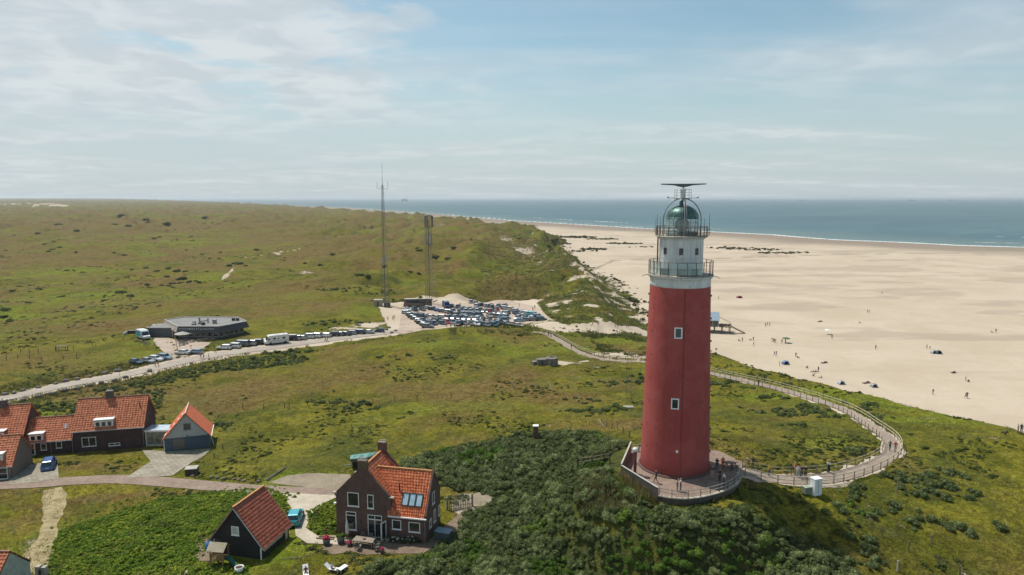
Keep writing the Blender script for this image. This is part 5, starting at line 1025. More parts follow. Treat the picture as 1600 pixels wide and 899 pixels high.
FASC = mat('dark slate shingle fascia', (.060, .064, .070), .75, var=.25, scale=2, bump=.4, bscale=6); FASC_LIT = mat('shingles in sunlit tone', (.30, .25, .21), .8, var=.15, scale=2); ROOFM = mat('grey roofing felt', (.20, .195, .185), .9, var=.12, scale=.4)  # lighter shingle copy: sunlight on the left fascia and hoods put into its colour
lo_ = inset(rp, -.75); b = MB(); n_ = 6
MB().add([(x, y, 2.35) for x, y in lo_] + [(x, y, 4.35) for x, y in rp], [(i, (i + 1) % 6, 6 + (i + 1) % 6, 6 + i) for i in (0, 1, 2, 3)]).build('fascia', FASC, RS)
MB().add([(x, y, 2.35) for x, y in lo_] + [(x, y, 4.35) for x, y in rp], [(i, (i + 1) % 6, 6 + (i + 1) % 6, 6 + i) for i in (4, 5)]).build('fascia', FASC_LIT, RS, label='shingle fascia with the sunlit tone in its colour')
MB().add([(x, y, 4.2) for x, y in inset(rp, .1)], [tuple(range(6))]).build('roof', ROOFM, RS)
ed = MB()
for i in range(6): p, q = rp[i], rp[(i + 1) % 6]; ed.bar((*p, 4.38), (*q, 4.38), .22, .12)
ed.build('roof_edge', mat('pale metal roof edge', (.50, .48, .45), .5), RS); MB().add([(x, y, 2.36) for x, y in inset(rp, -.7)], [tuple(range(6))[::-1]]).build('soffit', mat('pale soffit', (.3, .28, .25), .8), RS)
wl_ = inset(rp, .9); MB().prism(wl_, -.6, 2.37).build('wall', mat('dark grey timber wall', (.075, .078, .082), .8), RS)
def along(p, q, t_): return (p[0] + (q[0] - p[0]) * t_, p[1] + (q[1] - p[1]) * t_)
for i, n2 in ((0, 6), (1, 5), (2, 3), (5, 2)):
    p, q = wl_[i], wl_[(i + 1) % 6]; an = math.atan2(q[1] - p[1], q[0] - p[0]); l_ = math.hypot(q[0] - p[0], q[1] - p[1]) / n2
    for k in range(n2): c = along(p, q, (k + .5) / n2); window(RS, (c[0], c[1], 1.45), l_ * .86, 1.55, an, fm=mat('pale grey frames', (.30, .30, .28), .6), fw=.16, proud=.08)
for (x, y, sx, sy, sz, m_) in ((3.6, 3.6, 1.1, 1.1, .5, 'G'), (5.2, 5.4, 1.8, 1.0, .35, 'G'), (6.8, 3.4, .9, .9, .8, 'D'), (9.4, 6.2, 1.1, 1.1, 1.3, 'G'), (13.6, 11.5, .9, .8, .8, 'D'), (15.0, 11.5, .9, .8, .8, 'D'), (2.4, 6.5, .8, .8, .5, 'D')):
    MB().box((x, y, 4.2 + sz / 2), (sx, sy, sz)).box((x, y, 4.2 + sz + .04), (sx + .12, sy + .12, .08)).build('roof_vent', GREYM if m_ == 'G' else DARKM, RS)
MB().tube([(4.6, 5.6, 4.2), (4.6, 5.6, 6.2)], .28, 10).tube([(4.6, 5.6, 6.2), (4.6, 5.6, 6.35)], .5, 10).build('exhaust_duct', GREYM, RS); MB().tube([(6.6, 7.5, 4.2), (6.6, 7.5, 5.8)], .22, 10).tube([(6.6, 7.5, 5.0), (4.6, 5.6, 5.0)], .2, 8).build('exhaust_duct', GREYM, RS)
fn = bpy.data.curves.new('sign_lettering', 'FONT'); fn.body = 'TORENRESTAURANT'; fn.size = 1.0; fn.extrude = .03; fn.space_character = 1.42; fn.align_x = 'CENTER'; fn.align_y = 'CENTER'
to = link(bpy.data.objects.new('tmp', fn)); dg = bpy.context.evaluated_depsgraph_get(); mt_ = bpy.data.meshes.new_from_object(to.evaluated_get(dg)); bpy.data.objects.remove(to); mt_.materials.clear(); mt_.materials.append(mat('pale sign letters', (.42, .47, .50), .5))
lt = link(bpy.data.objects.new('sign_lettering', mt_)); lt.parent = RS; lt.location = (6.4, -.47, 3.45); lt.rotation_euler = (R(90) + math.atan(.75 / 2.0), 0, 0); lt.scale = (.92, 1.0, 1)
# side wing with the entrance
WG = thing('restaurant_wing', 'flat roofed dark grey side building with pale angled entrance hood joined to the restaurant', 'building', (-121.5, 223.5, RZ))
MB().box((4.0, 4.2, 1.3), (8.6, 7.5, 3.6)).build('wall', mat('blue grey panel wall', (.085, .095, .105), .75, var=.15), WG); MB().box((4.0, 4.2, 3.2), (9.0, 7.9, .22)).build('roof', ROOFM, WG)
MB().add([(8.2, -.5, 2.7), (11.4, -1.2, 2.7), (11.4, -.2, 3.9), (8.2, .6, 3.6), (8.2, -.2, 2.4), (11.4, -.9, 2.4)], [(0, 1, 2, 3), (4, 5, 1, 0)]).build('entrance_hood', FASC_LIT, WG); MB().box((9.6, .1, 1.2), (2.2, .3, 2.5)).build('door', GLASS_D, WG); 
for x_ in (8.5, 10.7): MB().box((x_, -.1, 1.2), (.3, .3, 2.5)).build('door_post', CONC, WG)
MB().add([(-.4, .3, 2.3), (-1.0, 1.6, 3.6), (.4, .8, 3.6)], [(0, 1, 2)]).add([(-.4, .3, 2.3), (.4, .8, 3.6), (.4, .3, 2.3)], [(0, 1, 2)]).build('corner_hood', FASC_LIT, WG)
# ------------------------------------------------------------------ yards
sheet('driveway_pavement', PAVED[0], M_GRAV, .08, .6); sheet('yard_pavement', PAVED[1], M_SLAB, .09, .6); sheet('garage_pavement', PAVED[2], M_SLAB, .09, .6); sheet('gravel_pavement', PAVED[3], M_DUST, .05, .6); sheet('terrace_pavement', PAVED[4], M_TILE, .06, .4)
sheet('back_yard_pavement', W2([(706,784),(748,770),(772,772),(765,790),(722,796),(706,800)]), M_DUST, .06, .5)
sheet('barn_yard_pavement', [atz(*p, 13.8)[:2] for p in ((312,848),(334,838),(334,868),(345,880),(312,880),(300,866))], M_TILE, .06, .4)
sheet('restaurant_pavement', [atz(*p, 8.8)[:2] for p in ((236,528),(262,528),(275,532),(292,528),(306,534),(330,536),(318,545),(292,552),(296,558),(262,566),(258,552),(244,540))], paved('pinkish sandy paving', (.33, .255, .2), (.42, .34, .27), .2), .1, 1.2)
# ------------------------------------------------------------------ vehicles
TYRE = mat('tyre rubber', (.02, .02, .02), .9); RIM = mat('wheel rim', (.35, .36, .37), .35, .7); CGL = mat('car glass', (.022, .030, .036), .04, spec=1.0, var=.1); LAMPW = mat('headlamp glass', (.55, .57, .58), .1); LAMPR = mat('tail lamp', (.25, .015, .012), .2); PLATE = mat('number plate', (.62, .50, .06), .5)
KIND = {  # length, half width, belt height, roof height, cabin start/end at belt and at roof (from the rear), sill
 'hatchback': (4.05, .87, .92, 1.47, .12, 2.85, .55, 2.25), 'estate car': (4.65, .90, .93, 1.48, .08, 3.25, .45, 2.65), 'saloon': (4.6, .89, .90, 1.43, .55, 3.25, 1.15, 2.6),
 'suv': (4.55, .93, 1.05, 1.70, .06, 3.30, .35, 2.80), 'van': (5.1, .96, 1.15, 1.95, .04, 4.35, .14, 3.85), 'people carrier': (4.5, .90, 1.0, 1.64, .06, 3.55, .30, 2.90)}
_cm = {}
def carmesh(kind):
    if kind in _cm: return _cm[kind]
    L_, hw, zb, zr, c0, c1, r0, r1 = KIND[kind]; b = MB(); st = []
    hood = zb - .12
    for x, k, zt in ((0, .86, zb - .14), (.10, .95, zb - .02), (.45, 1, zb), (L_ * .5, 1, zb), (c1 - .1, 1, zb - .01), (L_ - .75, .98, hood), (L_ - .25, .90, hood - .10), (L_, .74, hood - .26)):
        h_ = hw * k; st.append([(x - L_ / 2, y, z) for y, z in ((-h_ * .90, .24), (-h_, .40), (-h_, zt - .16), (-h_ * .90, zt), (h_ * .90, zt), (h_, zt - .16), (h_, .40), (h_ * .90, .24))])
    vs = [p for s_ in st for p in s_]; fs = [(i * 8 + j, (i + 1) * 8 + j, (i + 1) * 8 + (j + 1) % 8, i * 8 + (j + 1) % 8) for i in range(len(st) - 1) for j in range(8)]
    b.add(vs, fs + [tuple(range(8)), tuple(range(len(vs) - 8, len(vs)))[::-1]], False)
    wb, wr = hw * .88, hw * .70; z1 = zb - .03
    B_ = [(c0, wb), (c1, wb * .94)]; T_ = [(r0, wr), (r1, wr)]
    q = lambda x, y, z: (x - L_ / 2, y, z)
    bot = [q(c0, -wb, z1), q(c1, -wb * .94, z1), q(c1, wb * .94, z1), q(c0, wb, z1)]; top = [q(r0, -wr, zr - .04), q(r1, -wr, zr - .04), q(r1, wr, zr - .04), q(r0, wr, zr - .04)]
    b.add([q(r0 - .06, -wr - .02, zr - .07), q(r1 + .05, -wr - .02, zr - .07), q(r1 + .05, wr + .02, zr - .07), q(r0 - .06, wr + .02, zr - .07), q(r0 + .1, -wr * .86, zr), q(r1 - .15, -wr * .86, zr), q(r1 - .15, wr * .86, zr), q(r0 + .1, wr * .86, zr)], [(4, 5, 6, 7), (0, 1, 5, 4), (1, 2, 6, 5), (2, 3, 7, 6), (3, 0, 4, 7), (3, 2, 1, 0)])
    for i in range(4): b.bar(bot[i], top[i], .09, .07)
    for s_ in (-1, 1):
        for f_ in ((.36, .68) if kind != 'hatchback' else (.5,)): b.bar(q(c0 + (c1 - c0) * f_, s_ * wb * .975, z1), q(r0 + (r1 - r0) * f_, s_ * (wr + .01), zr - .06), .07, .05)
        for xx in (.16, .80): b.box((L_ * xx - L_ / 2, s_ * hw * .985, .42), (.82, .07, .50))
    b.box((c1 - L_ / 2 - .25, -hw - .07, zb + .04), (.2, .16, .13)).box((c1 - L_ / 2 - .25, hw + .07, zb + .04), (.2, .16, .13))
    body = b.v, b.f, b.m, b.sm
    g_ = MB(); e = .012
    def pan(a, c, d, f_): g_.add([a, c, d, f_], [(0, 1, 2, 3)])
    pan(bot[0], bot[1], top[1], top[0]); pan(bot[1], bot[2], top[2], top[1]); pan(bot[2], bot[3], top[3], top[2]); pan(bot[3], bot[0], top[0], top[3])
    gm_ = g_.mesh('windows', CGL)
    wh = MB().lathe([(.0, -.1), (.30, -.1), (.33, -.07), (.33, .07), (.30, .1), (.0, .1)], n=14); whm = wh.mesh('wheel', TYRE); rm = MB().lathe([(.0, .105), (.17, .11), (.21, .10)], n=10).mesh('rim', RIM)
    hl = MB().box((0, 0, 0), (.16, .34, .14)).mesh('headlight', LAMPW); tl = MB().box((0, 0, 0), (.08, .26, .22)).mesh('tail_light', LAMPR); pl = MB().box((0, 0, 0), (.03, .5, .11)).mesh('number_plate', PLATE)
    _cm[kind] = (body, gm_, whm, rm, hl, tl, pl); return _cm[kind]
PAINT = {}
CC = {'white': (.62, .63, .63), 'silver': (.34, .36, .37), 'grey': (.13, .14, .15), 'black': (.015, .016, .018), 'navy blue': (.016, .030, .065), 'blue': (.010, .10, .30), 'dark teal': (.012, .055, .065), 'teal': (.02, .33, .40), 'red': (.33, .015, .018), 'pale blue': (.20, .28, .36), 'beige': (.36, .32, .26), 'maroon': (.10, .02, .022)}
def paint(c):
    if c not in PAINT: PAINT[c] = mat(c + ' car paint', CC[c], .28, .35 if c in ('silver', 'grey', 'pale blue') else .1, var=.04, spec=.6, coat=.6)
    return PAINT[c]
_ct = {}
def car(kind, col, x, y, rz, label, group=None, lite=False, z=None, tilt=0):
    """first of each kind and colour is built, the rest are copies of it and its parts"""
    k_ = (kind, col, lite); zz_ = (gz(x, y) if z is None else z) + .10
    if k_ in _ct: root = copy_tree(_ct[k_])
    else:
        (v, f, mm, sm), gm_, whm, rm, hl, tl, pl = carmesh(kind); L_, hw = KIND[kind][:2]; root = thing('parked_car', label, 'car'); _ct[k_] = root
        b = MB(); b.v, b.f, b.m, b.sm = v, f, mm, sm; b.build('body', paint(col), root); inst('windows', gm_, root, (0, 0, 0))
        for xx in (.16, .80):
            for s_ in (-1, 1):
                wo_ = link(bpy.data.objects.new('wheel', whm)); wo_.parent = root; wo_.location = (L_ * xx - L_ / 2, s_ * (hw - .04), .33); wo_.rotation_euler = (R(-90) * s_, 0, 0)
                if not lite: ro_ = link(bpy.data.objects.new('rim', rm)); ro_.parent = wo_
        if not lite:
            for s_ in (-1, 1): inst('headlight', hl, root, (L_ / 2 - .14, s_ * hw * .66, .66)); inst('tail_light', tl, root, (-L_ / 2 + .06, s_ * hw * .78, .78))
            inst('number_plate', pl, root, (-L_ / 2 - .0, 0, .62)); inst('number_plate', pl, root, (L_ / 2 + .0, 0, .46))
    root.location = (x, y, zz_); root.rotation_euler = (0, 0, rz); tag(root, label, 'van' if kind == 'van' else 'car', group)
    if 'group' in root and not group: del root['group']
    return root
def hdg(p, q): return math.atan2(q[1] - p[1], q[0] - p[0])
def roaddir(x, y):
    d = [(p[0] - x) ** 2 + (p[1] - y) ** 2 for p in ROAD]; i = min(max(d.index(min(d)), 1), len(ROAD) - 2); return hdg(ROAD[i - 1], ROAD[i + 1])
ORD = ['first', 'second', 'third', 'fourth', 'fifth', 'sixth', 'seventh', 'eighth', 'ninth', 'tenth', 'eleventh', 'twelfth', 'thirteenth', 'fourteenth', 'fifteenth', 'sixteenth']
RC = [(213,569,'hatchback','dark teal'),(231,567,'saloon','silver'),(244,564,'estate car','white'),(258,562,'suv','pale blue'),(285,554,'saloon','white'),(305,553,'estate car','pale blue'),(350,546,'estate car','white'),(365,544,'people carrier','white'),(378,541,'van','grey'),(390,540,'suv','silver'),(401,538,'suv','black'),(411,537,'hatchback','white'),
      (453,532,'van','black'),(461,531.5,'people carrier','silver'),(470,531,'hatchback','silver'),(481,529,'suv','white'),(492,528,'people carrier','white'),(507,527,'estate car','white'),(520,525.5,'suv','black'),(529,525,'hatchback','grey'),(538,524.5,'saloon','navy blue'),(547,523,'estate car','silver'),(560,522,'suv','navy blue'),(575,521.5,'saloon','silver'),(592,519.5,'hatchback','navy blue')]
WHERE = ['beside the boulder and the boarded verge', 'between two cars before the restaurant forecourt', 'in the group of four before the forecourt', 'nearest the restaurant forecourt in the group of four', 'in front of the restaurant parasols', 'behind the white saloon by the restaurant'] 
for i, (px, py, kd, cl_) in enumerate(RC):
    p = at(px, py); 
    if i < 6: wh_ = WHERE[i]
    elif i < 12: wh_ = '%s in the roadside row between the restaurant and the motorhome' % ORD[i - 6]
    else: wh_ = '%s in the roadside row from the motorhome towards the mast' % ORD[i - 12]
    car(kd, cl_, p.x, p.y, (R(-22) if i < 4 else R(172 if i % 3 else 180)), '%s %s, %s' % (cl_, kd, wh_), 'cars parked along the dune road')
# motorhome
def bigbox(name, label, cat, loc, rz, L_, W_, H_, col, win, stripe=None, nose=.0, wheels=(.16, .78), group=None, roofc=None, cabw=True):
    root = thing(name, label, cat, loc, rz, group); b = MB()
    pr = [(-L_ / 2, .45), (-L_ / 2, H_ - .1), (-L_ / 2 + .15, H_), (L_ / 2 - .5 - nose, H_), (L_ / 2 - .22 - nose, H_ - .3), (L_ / 2 - .1 - nose * .5, 1.35), (L_ / 2, 1.15), (L_ / 2, .45)]
    n_ = len(pr); vs = [(x, -W_ / 2, z) for x, z in pr] + [(x, W_ / 2, z) for x, z in pr]; b.add(vs, [tuple(range(n_)), tuple(range(n_, 2 * n_))[::-1]] + [(i, i + n_, (i + 1) % n_ + n_, (i + 1) % n_) for i in range(n_)]); b.build('body', col, root)
    fx_ = L_ / 2 - .1 - nose * .5; tx_ = L_ / 2 - .22 - nose; e = .02
    MB().add([(fx_ + e, -W_ * .44, 1.42), (fx_ + e, W_ * .44, 1.42), (tx_ + e + .03, W_ * .42, H_ - .38), (tx_ + e + .03, -W_ * .42, H_ - .38)], [(0, 1, 2, 3)]).build('windscreen', CGL, root)
    for s_ in (-1, 1):
        for (x0, x1, z0_, z1_) in win: MB().box(((x0 + x1) / 2 * L_ - L_ / 2, s_ * (W_ / 2 + .005), (z0_ + z1_) / 2), ((x1 - x0) * L_, .03, z1_ - z0_)).build('side_window', CGL, root)
        if stripe: MB().box((0, s_ * (W_ / 2 + .008), stripe[1]), (L_ * .96, .02, stripe[2])).build('stripe', stripe[0], root)
    for xx in wheels:
        for s_ in (-1, 1): MB().tube([(L_ * xx - L_ / 2, s_ * (W_ / 2 - .25), .42), (L_ * xx - L_ / 2, s_ * (W_ / 2 + .02), .42)], .42, 14).build('wheel', TYRE, root)
    MB().box((0, 0, .38), (L_ * .96, W_ * .94, .3)).build('underbody', DARKM, root)
    for s_ in (-1, 1): MB().box((L_ / 2 + .0, s_ * W_ * .38, .8), (.06, .32, .2)).build('headlight', LAMPW, root)
    MB().box((-L_ * .05, 0, H_ + .06), (L_ * .18, .7, .14)).build('roof_hatch', roofc or WHITE2, root); MB().box((-L_ * .32, 0, H_ + .05), (.8, .6, .12)).build('roof_hatch', roofc or WHITE2, root); return root
p = at(432, 537.5); bigbox('motorhome', 'long white motorhome parked in the roadside row, taller than the cars around it', 'motorhome', (p.x, p.y, p.z + .1), roaddir(p.x, p.y) + math.pi - .12, 7.4, 2.3, 2.95, mat('motorhome white', (.66, .65, .61), .4, var=.04), [(.80, .88, 1.5, 2.1), (.55, .66, 1.6, 2.15), (.42, .46, 1.6, 2.1), (.15, .27, 1.6, 2.15)], (mat('grey stripe', (.3, .3, .3), .5), 1.2, .08), .9)
p = at(653, 479.5); BUSC = mat('brown coach side', (.16, .115, .085), .4, var=.08)
bs_ = bigbox('coach', 'long dark brown coach parked below the broad lattice mast', 'coach', (p.x, p.y, p.z + .1), R(186), 12.4, 2.55, 3.5, BUSC, [(.02, .93, 1.75, 3.05)], None, .15, (.22, .28, .80), roofc=DARKM)
MB().box((0, 0, 3.52), (11.4, 2.3, .06)).build('roof_panel', mat('pale coach roof', (.45, .42, .34), .5), bs_)
p = atz(224, 529, 8.9); ft = bigbox('delivery_truck', 'white delivery van with a turquoise side panel by the restaurant wing', 'van', (p[0], p[1], RZ + .1), R(-42), 6.4, 2.2, 2.9, mat('van white', (.62, .64, .64), .4, var=.04), [(.80, .90, 1.5, 2.1)], None, 1.1)
for s_ in (-1, 1): MB().box((-1.1, s_ * 1.125, 1.7), (3.6, .03, 1.7)).build('side_panel', mat('turquoise panel', (.03, .30, .42), .5, var=.1), ft)
p = atz(236, 522, 8.9); bigbox('trailer_van', 'dark van half hidden behind the white and turquoise delivery van', 'van', (p[0] + .5, p[1] + 2, RZ + .1), R(-50), 5.2, 2.1, 2.6, mat('charcoal van', (.04, .045, .05), .5), [(.78, .88, 1.4, 2.0)], None, .9)
# near cars
p = at(77, 731); car('people carrier', 'blue', p.x, p.y, R(117), 'bright blue small van seen from behind on the paved yard before the white door')
p = at(459, 818); car('hatchback', 'teal', p.x, p.y + .6, R(98), 'turquoise hatchback parked on the pale gravel driveway behind the black barn')
# ------------------------------------------------------------------ the crowded car park
rows = [((638,486),(660,486),3,-60),((637,491),(668,513),8,-15),((661,481),(692,489),5,-25),((652,495),(692,499),6,-30),((668,509),(692,508),4,-50),((690,487),(716,493),3,-20),((706,480),(716,482),2,80),((735,474),(776,484),6,100),
        ((722,485),(792,492),9,-120),((706,492),(792,498),11,-60),((700,499),(790,503),11,-110),((700,506),(772,511),9,-70),((790,484),(840,497),7,-35),((788,498),(840,500),6,-110),((780,506),(812,511),4,-40),((812,503),(845,501),4,-10),((745,480),(790,480),5,80),((700,489),(764,489),8,-80),((716,509.5),(776,508.5),7,-100),((662,503),(694,504),4,-40),((796,491),(826,493),4,-70)]
placed = []; pk = ['hatchback', 'estate car', 'saloon', 'suv', 'people carrier', 'hatchback', 'suv']; pc = ['grey', 'navy blue', 'black', 'silver', 'white', 'grey', 'pale blue', 'silver', 'dark teal', 'black', 'navy blue', 'white', 'grey', 'blue', 'beige']
RN = ['back row by the coach', 'slanting row along the sandy lane', 'row in front of the coach', 'short row behind the slanting row', 'front corner row', 'short row beside the blue van', 'pair at the back bank', 'loose row at the back bank', 'second row from the back bank', 'third row from the back bank', 'middle row', 'front row by the meadow edge', 'outer diagonal row towards the dune', 'row beside the outer diagonal row', 'short front row at the dune end', 'last row at the dune end', 'loose back row beside the turning area', 'tight row inside the middle block', 'tight row just behind the front row', 'short row behind the front corner', 'short row inside the outer diagonals']
special = {(1, 7): ('suv', 'grey'), (4, 3): ('hatchback', 'dark teal'), (11, 0): ('people carrier', 'red'), (9, 11): ('hatchback', 'red'), (12, 5): ('van', 'teal'), (5, 0): ('suv', 'pale blue')}
rr_ = random.Random(21)
for ri, (a, b_, n_, hd) in enumerate(rows):
    for i in range(n_):
        f_ = i / max(1, n_ - 1); px = a[0] + (b_[0] - a[0]) * f_; py = a[1] + (b_[1] - a[1]) * f_; p = at(px, py); x, y = p.x + rr_.uniform(-.3, .3), p.y + rr_.uniform(-.6, .6)
        if any(math.hypot(x - q[0], y - q[1]) < 2.15 for q in placed) or math.hypot((x + 41) / 8, (y - 303) / 4) < 1: continue
        placed.append((x, y)); kd, cl_ = special.get((ri, i), (rr_.choice(pk), rr_.choice(pc)))
        car(kd, cl_, x, y, R(hd + rr_.uniform(-5, 5)), '%s %s, %s in the %s' % (cl_, kd, ORD[i], RN[ri]), 'cars in the crowded sandy car park', lite=True)
p = at(697, 481); bigbox('box_van', 'dark blue high box van at the back of the crowded car park', 'van', (p.x, p.y, p.z + .1), R(-70), 5.6, 2.1, 2.7, mat('deep blue van', (.012, .04, .12), .4), [(.78, .88, 1.4, 2.0)], None, .8)
# red sail-like banners between the cars
for i, (px, py) in enumerate(((762, 495), (776, 492))):
    p = at(px, py); o_ = thing('banner', 'pink red cloth banner on a pole between parked cars, %s' % ('the lower one' if i == 0 else 'the upper one'), 'banner', p, 0, 'banners in the car park')
    MB().tube([(0, 0, 0), (0, 0, 3.2)], .05, 6).build('pole', GREYM, o_); MB().box((.55, 0, 2.2), (1.1, .05, 1.8)).build('cloth', mat('pink red cloth', (.50, .09, .09), .8), o_)
# ------------------------------------------------------------------ boulders and low timber edges
STN = mat('weathered basalt boulder', (.15, .13, .11), .9, var=.35, scale=2, bump=.6, bscale=3)
BF = [(8,618),(22,616),(36,612),(60,607),(87,601),(103,597),(121,594),(141,590),(164,585),(183,581),(207,576)]; BNr = [(12,634),(36,627),(60,622),(81,617),(101,612),(120,609),(141,604),(158,600),(179,596),(196,591),(234,581)]
bm_ = [MB().blob((0, 0, .28), (.85, .62, .55), 2, .13, s_).mesh('boulder', STN) for s_ in range(5)]
for side, lst in (('grassy far', BF), ('shrubby near', BNr)):
    for i, (px, py) in enumerate(lst):
        p = at(px, py); o_ = link(bpy.data.objects.new('boulder', bm_[i % 5])); o_.location = p; o_.rotation_euler = (0, 0, i * 2.1); s_ = rr_.uniform(.75, 1.15); o_.scale = (s_, s_, s_)
        tag(o_, 'grey brown boulder, %s along the %s verge of the road' % (ORD[i], side), 'boulder', 'boulders lining the road')
for i, (px, py) in enumerate(((612,521),(618,518),(604,516),(608,513),(278,560),(596,514))):
    p = at(px, py); o_ = link(bpy.data.objects.new('boulder', bm_[i % 5])); o_.location = p; o_.scale = (.8, .8, .8); tag(o_, 'boulder on the sand where the road meets the car park, %s of the cluster' % ORD[i] if i != 4 else 'single dark boulder at the mouth of the restaurant forecourt', 'boulder', 'boulders at the car park entrance' if i != 4 else None)
p = at(187, 588); o_ = thing('road_sign', 'small grey road sign on a post between the boulders', 'sign', p); MB().tube([(0, 0, 0), (0, 0, 2.2)], .05, 6).build('pole', GREYM, o_); MB().box((0, 0, 1.95), (.5, .05, .6)).build('sign_plate', mat('sign plate', (.3, .31, .32), .5), o_)
for i, ((a, b_)) in enumerate((((342,748.5 - 192.5),(0,0)),)): pass
# kerb stones and field edge stones by the lane
for i, (px, py) in enumerate([(301,752 - 7),(330,747),(340,747.5),(350,749),(366,750),(373,751.5),(382,752.5),(404,753.5)]):
    p = at(px, py); o_ = link(bpy.data.objects.new('edge_stone', bm_[i % 5])); o_.location = p; o_.scale = (.38, .38, .38); tag(o_, 'small dark edge stone on the grass beside the lane, %s from the timber box' % ORD[i], 'stone', 'edge stones beside the lane')
for i in range(9):
    p = at(418 + i * 3.4, 751 - i * 2.3); o_ = link(bpy.data.objects.new('edge_stone', bm_[i % 5])); o_.location = p; o_.scale = (.3, .3, .36); tag(o_, 'small stone, %s in the slanting line beside the gravel parking place' % ORD[i], 'stone', 'slanting line of stones')
p = at(300, 741); o_ = thing('timber_box', 'low square dark timber box with a pale lid on the grass near the garage', 'box', p, .2); MB().box((0, 0, .5), (1.7, 1.4, 1.1)).build('case', mat('dark timber box', (.06, .05, .04), .9), o_); MB().box((0, 0, 1.08), (1.85, 1.55, .1)).build('lid', mat('pale box lid', (.36, .34, .28), .8), o_)
# ------------------------------------------------------------------ lattice masts
def lattice(root, h_, w0, w1, nb, mt_, r_=.06, tri=False, name='lattice_tower', leg=.12):
    n_ = 3 if tri else 4; b = MB(); k_ = 6; dz = h_ / nb
    def cn(z): w_ = (w0 + (w1 - w0) * z / h_) / math.sqrt(2); return [(w_ * math.cos(a), w_ * math.sin(a), z) for a in [2 * math.pi * i / n_ + .6 for i in range(n_)]]
    lv = [cn(i * dz) for i in range(nb + 1)]
    for i in range(n_): b.bar(lv[0][i], lv[-1][i], r_ * 2)
    o_ = b.build('mast_leg', mt_, root) if False else None
    for i in range(n_): MB().bar(lv[0][i], lv[-1][i], max(leg, r_ * 2)).build('leg', mt_, root)
    b = MB()
    for j in range(nb):
        for i in range(n_): b.bar(lv[j][i], lv[j + 1][(i + 1) % n_], r_); b.bar(lv[j + 1][i], lv[j + 1][(i + 1) % n_], r_); 
    b.build('bracing', mt_, root)
MST = mat('grey mast steel', (.15, .145, .14), .6, .3, var=.2)
p = atz(602, 476, 8.7); A1 = thing('radio_mast', 'tall thin lattice radio mast with whip aerials on its crossbar', 'mast', (p[0], p[1], gz(p[0], p[1]) - .2))
lattice(A1, 56, 2.6, .5, 38, MST, .05, True); MB().tube([(0, 0, 55), (0, 0, 62)], [.12, .05], 6).build('top_pole', MST, A1); MB().bar((-2.4, 0, 54.6), (2.4, 0, 54.3), .14).build('crossbar', MST, A1)
for x_, z0_, z1_ in ((-2.3, 54.4, 57.4), (2.3, 54.2, 58), (0, 62, 66)): MB().tube([(x_, 0, z0_), (x_, 0, z1_)], .06, 5).build('whip_aerial', MST, A1)
MB().box((1.0, 0, 22), (.9, .9, 3.0)).box((-.9, .3, 21), (.5, .5, 2.6)).build('antenna_panels', mat('pale antenna panels', (.35, .36, .35), .6), A1); MB().tube([(.0, 0, .2), (0, 0, 48)], .09, 6).build('cable', DARKM, A1)
p = atz(671, 473, 8.0); A2 = thing('telecom_mast', 'broad square lattice telecom mast with panel antennas at its top behind the coach', 'mast', (p[0], p[1], gz(p[0], p[1]) - .2))
lattice(A2, 39.5, 2.6, 2.2, 22, MST, .04); MB().tube([(.0, 0, .2), (0, 0, 38)], .14, 6).build('cable_ladder', DARKM, A2)
for k in range(3): a = k * 2.094 + .4; MB().box((1.9 * math.cos(a), 1.9 * math.sin(a), 37), (.5, .35, 5.0), a).build('panel_antenna', mat('grey antenna panels', (.10, .10, .10), .6), A2); MB().box((1.75 * math.cos(a + .6), 1.75 * math.sin(a + .6), 29.0), (.5, .35, 4.2), a).build('panel_antenna', mat('pale antenna panels', (.35, .36, .35), .6), A2)
for z_ in (39.6, 31.6, 26.8): MB().lathe([(1.2, 0), (1.9, 0), (1.9, .12), (1.2, .12)], (0, 0, z_), 12).build('platform', MST, A2)
for lab, px, py, c_, d_ in (('beige flat equipment cabin at the foot of the thin radio mast', 591, 478, (.36, .30, .22), (3.6, 2.6, 2.6)), ('dark green low equipment hut beside the beige cabin', 605, 480, (.05, .06, .045), (2.6, 2.2, 1.9))):
    p = at(px, py); o_ = thing('equipment_cabin', lab, 'cabin', p, .1); MB().box((0, 0, d_[2] / 2), d_).build('wall', mat(lab[:12], c_, .8), o_); MB().box((0, 0, d_[2] + .06), (d_[0] + .3, d_[1] + .3, .16)).build('roof', CONC if c_[0] > .1 else DARKM, o_); MB().box((0, -d_[1] / 2 - .03, 1.0), (.9, .05, 1.8)).build('door', mat('dull cabin door', (.12, .11, .09), .7), o_)
A1.scale = (1, 1, .93)
# thin wire cage mast in the meadow
p = at(982, 637); o_ = thing('wire_mast', 'thin see-through wire mast on a pale foot in the meadow before the tower', 'mast', p); lattice(o_, 11, .9, .9, 12, mat('fine dull wire', (.13, .14, .10), .8), .012, leg=.03); MB().box((0, 0, .08), (1.9, 1.2, .3)).build('concrete_foot', CONC, o_)
# bunker
p = at(862, 569); BK = thing('bunker', 'half buried concrete bunker with a round top on the dune meadow', 'bunker', (p.x, p.y, p.z), .2); CB = mat('stained bunker concrete', (.17, .155, .13), .95, var=.35, scale=.8, bump=.5, bscale=3)
MB().lathe([(2.3, -.5), (2.2, 2.1), (1.7, 2.3), (1.1, 2.3), (1.1, 2.0), (0, 2.0)], n=9, sm=False).build('round_top', CB, BK); MB().box((-3.0, .4, .7), (4.4, 2.6, 2.2)).build('wall', CB, BK); MB().box((-1.4, -.95, .8), (.9, .3, 1.6)).box((-3.6, -1.0, .9), (.5, .3, .7)).build('opening', GLASS_D, BK); MB().box((-5.6, .9, .2), (2.6, 1.8, 1.6), .4).build('wing_wall', CB, BK); BK.scale = (.78, .78, .82)
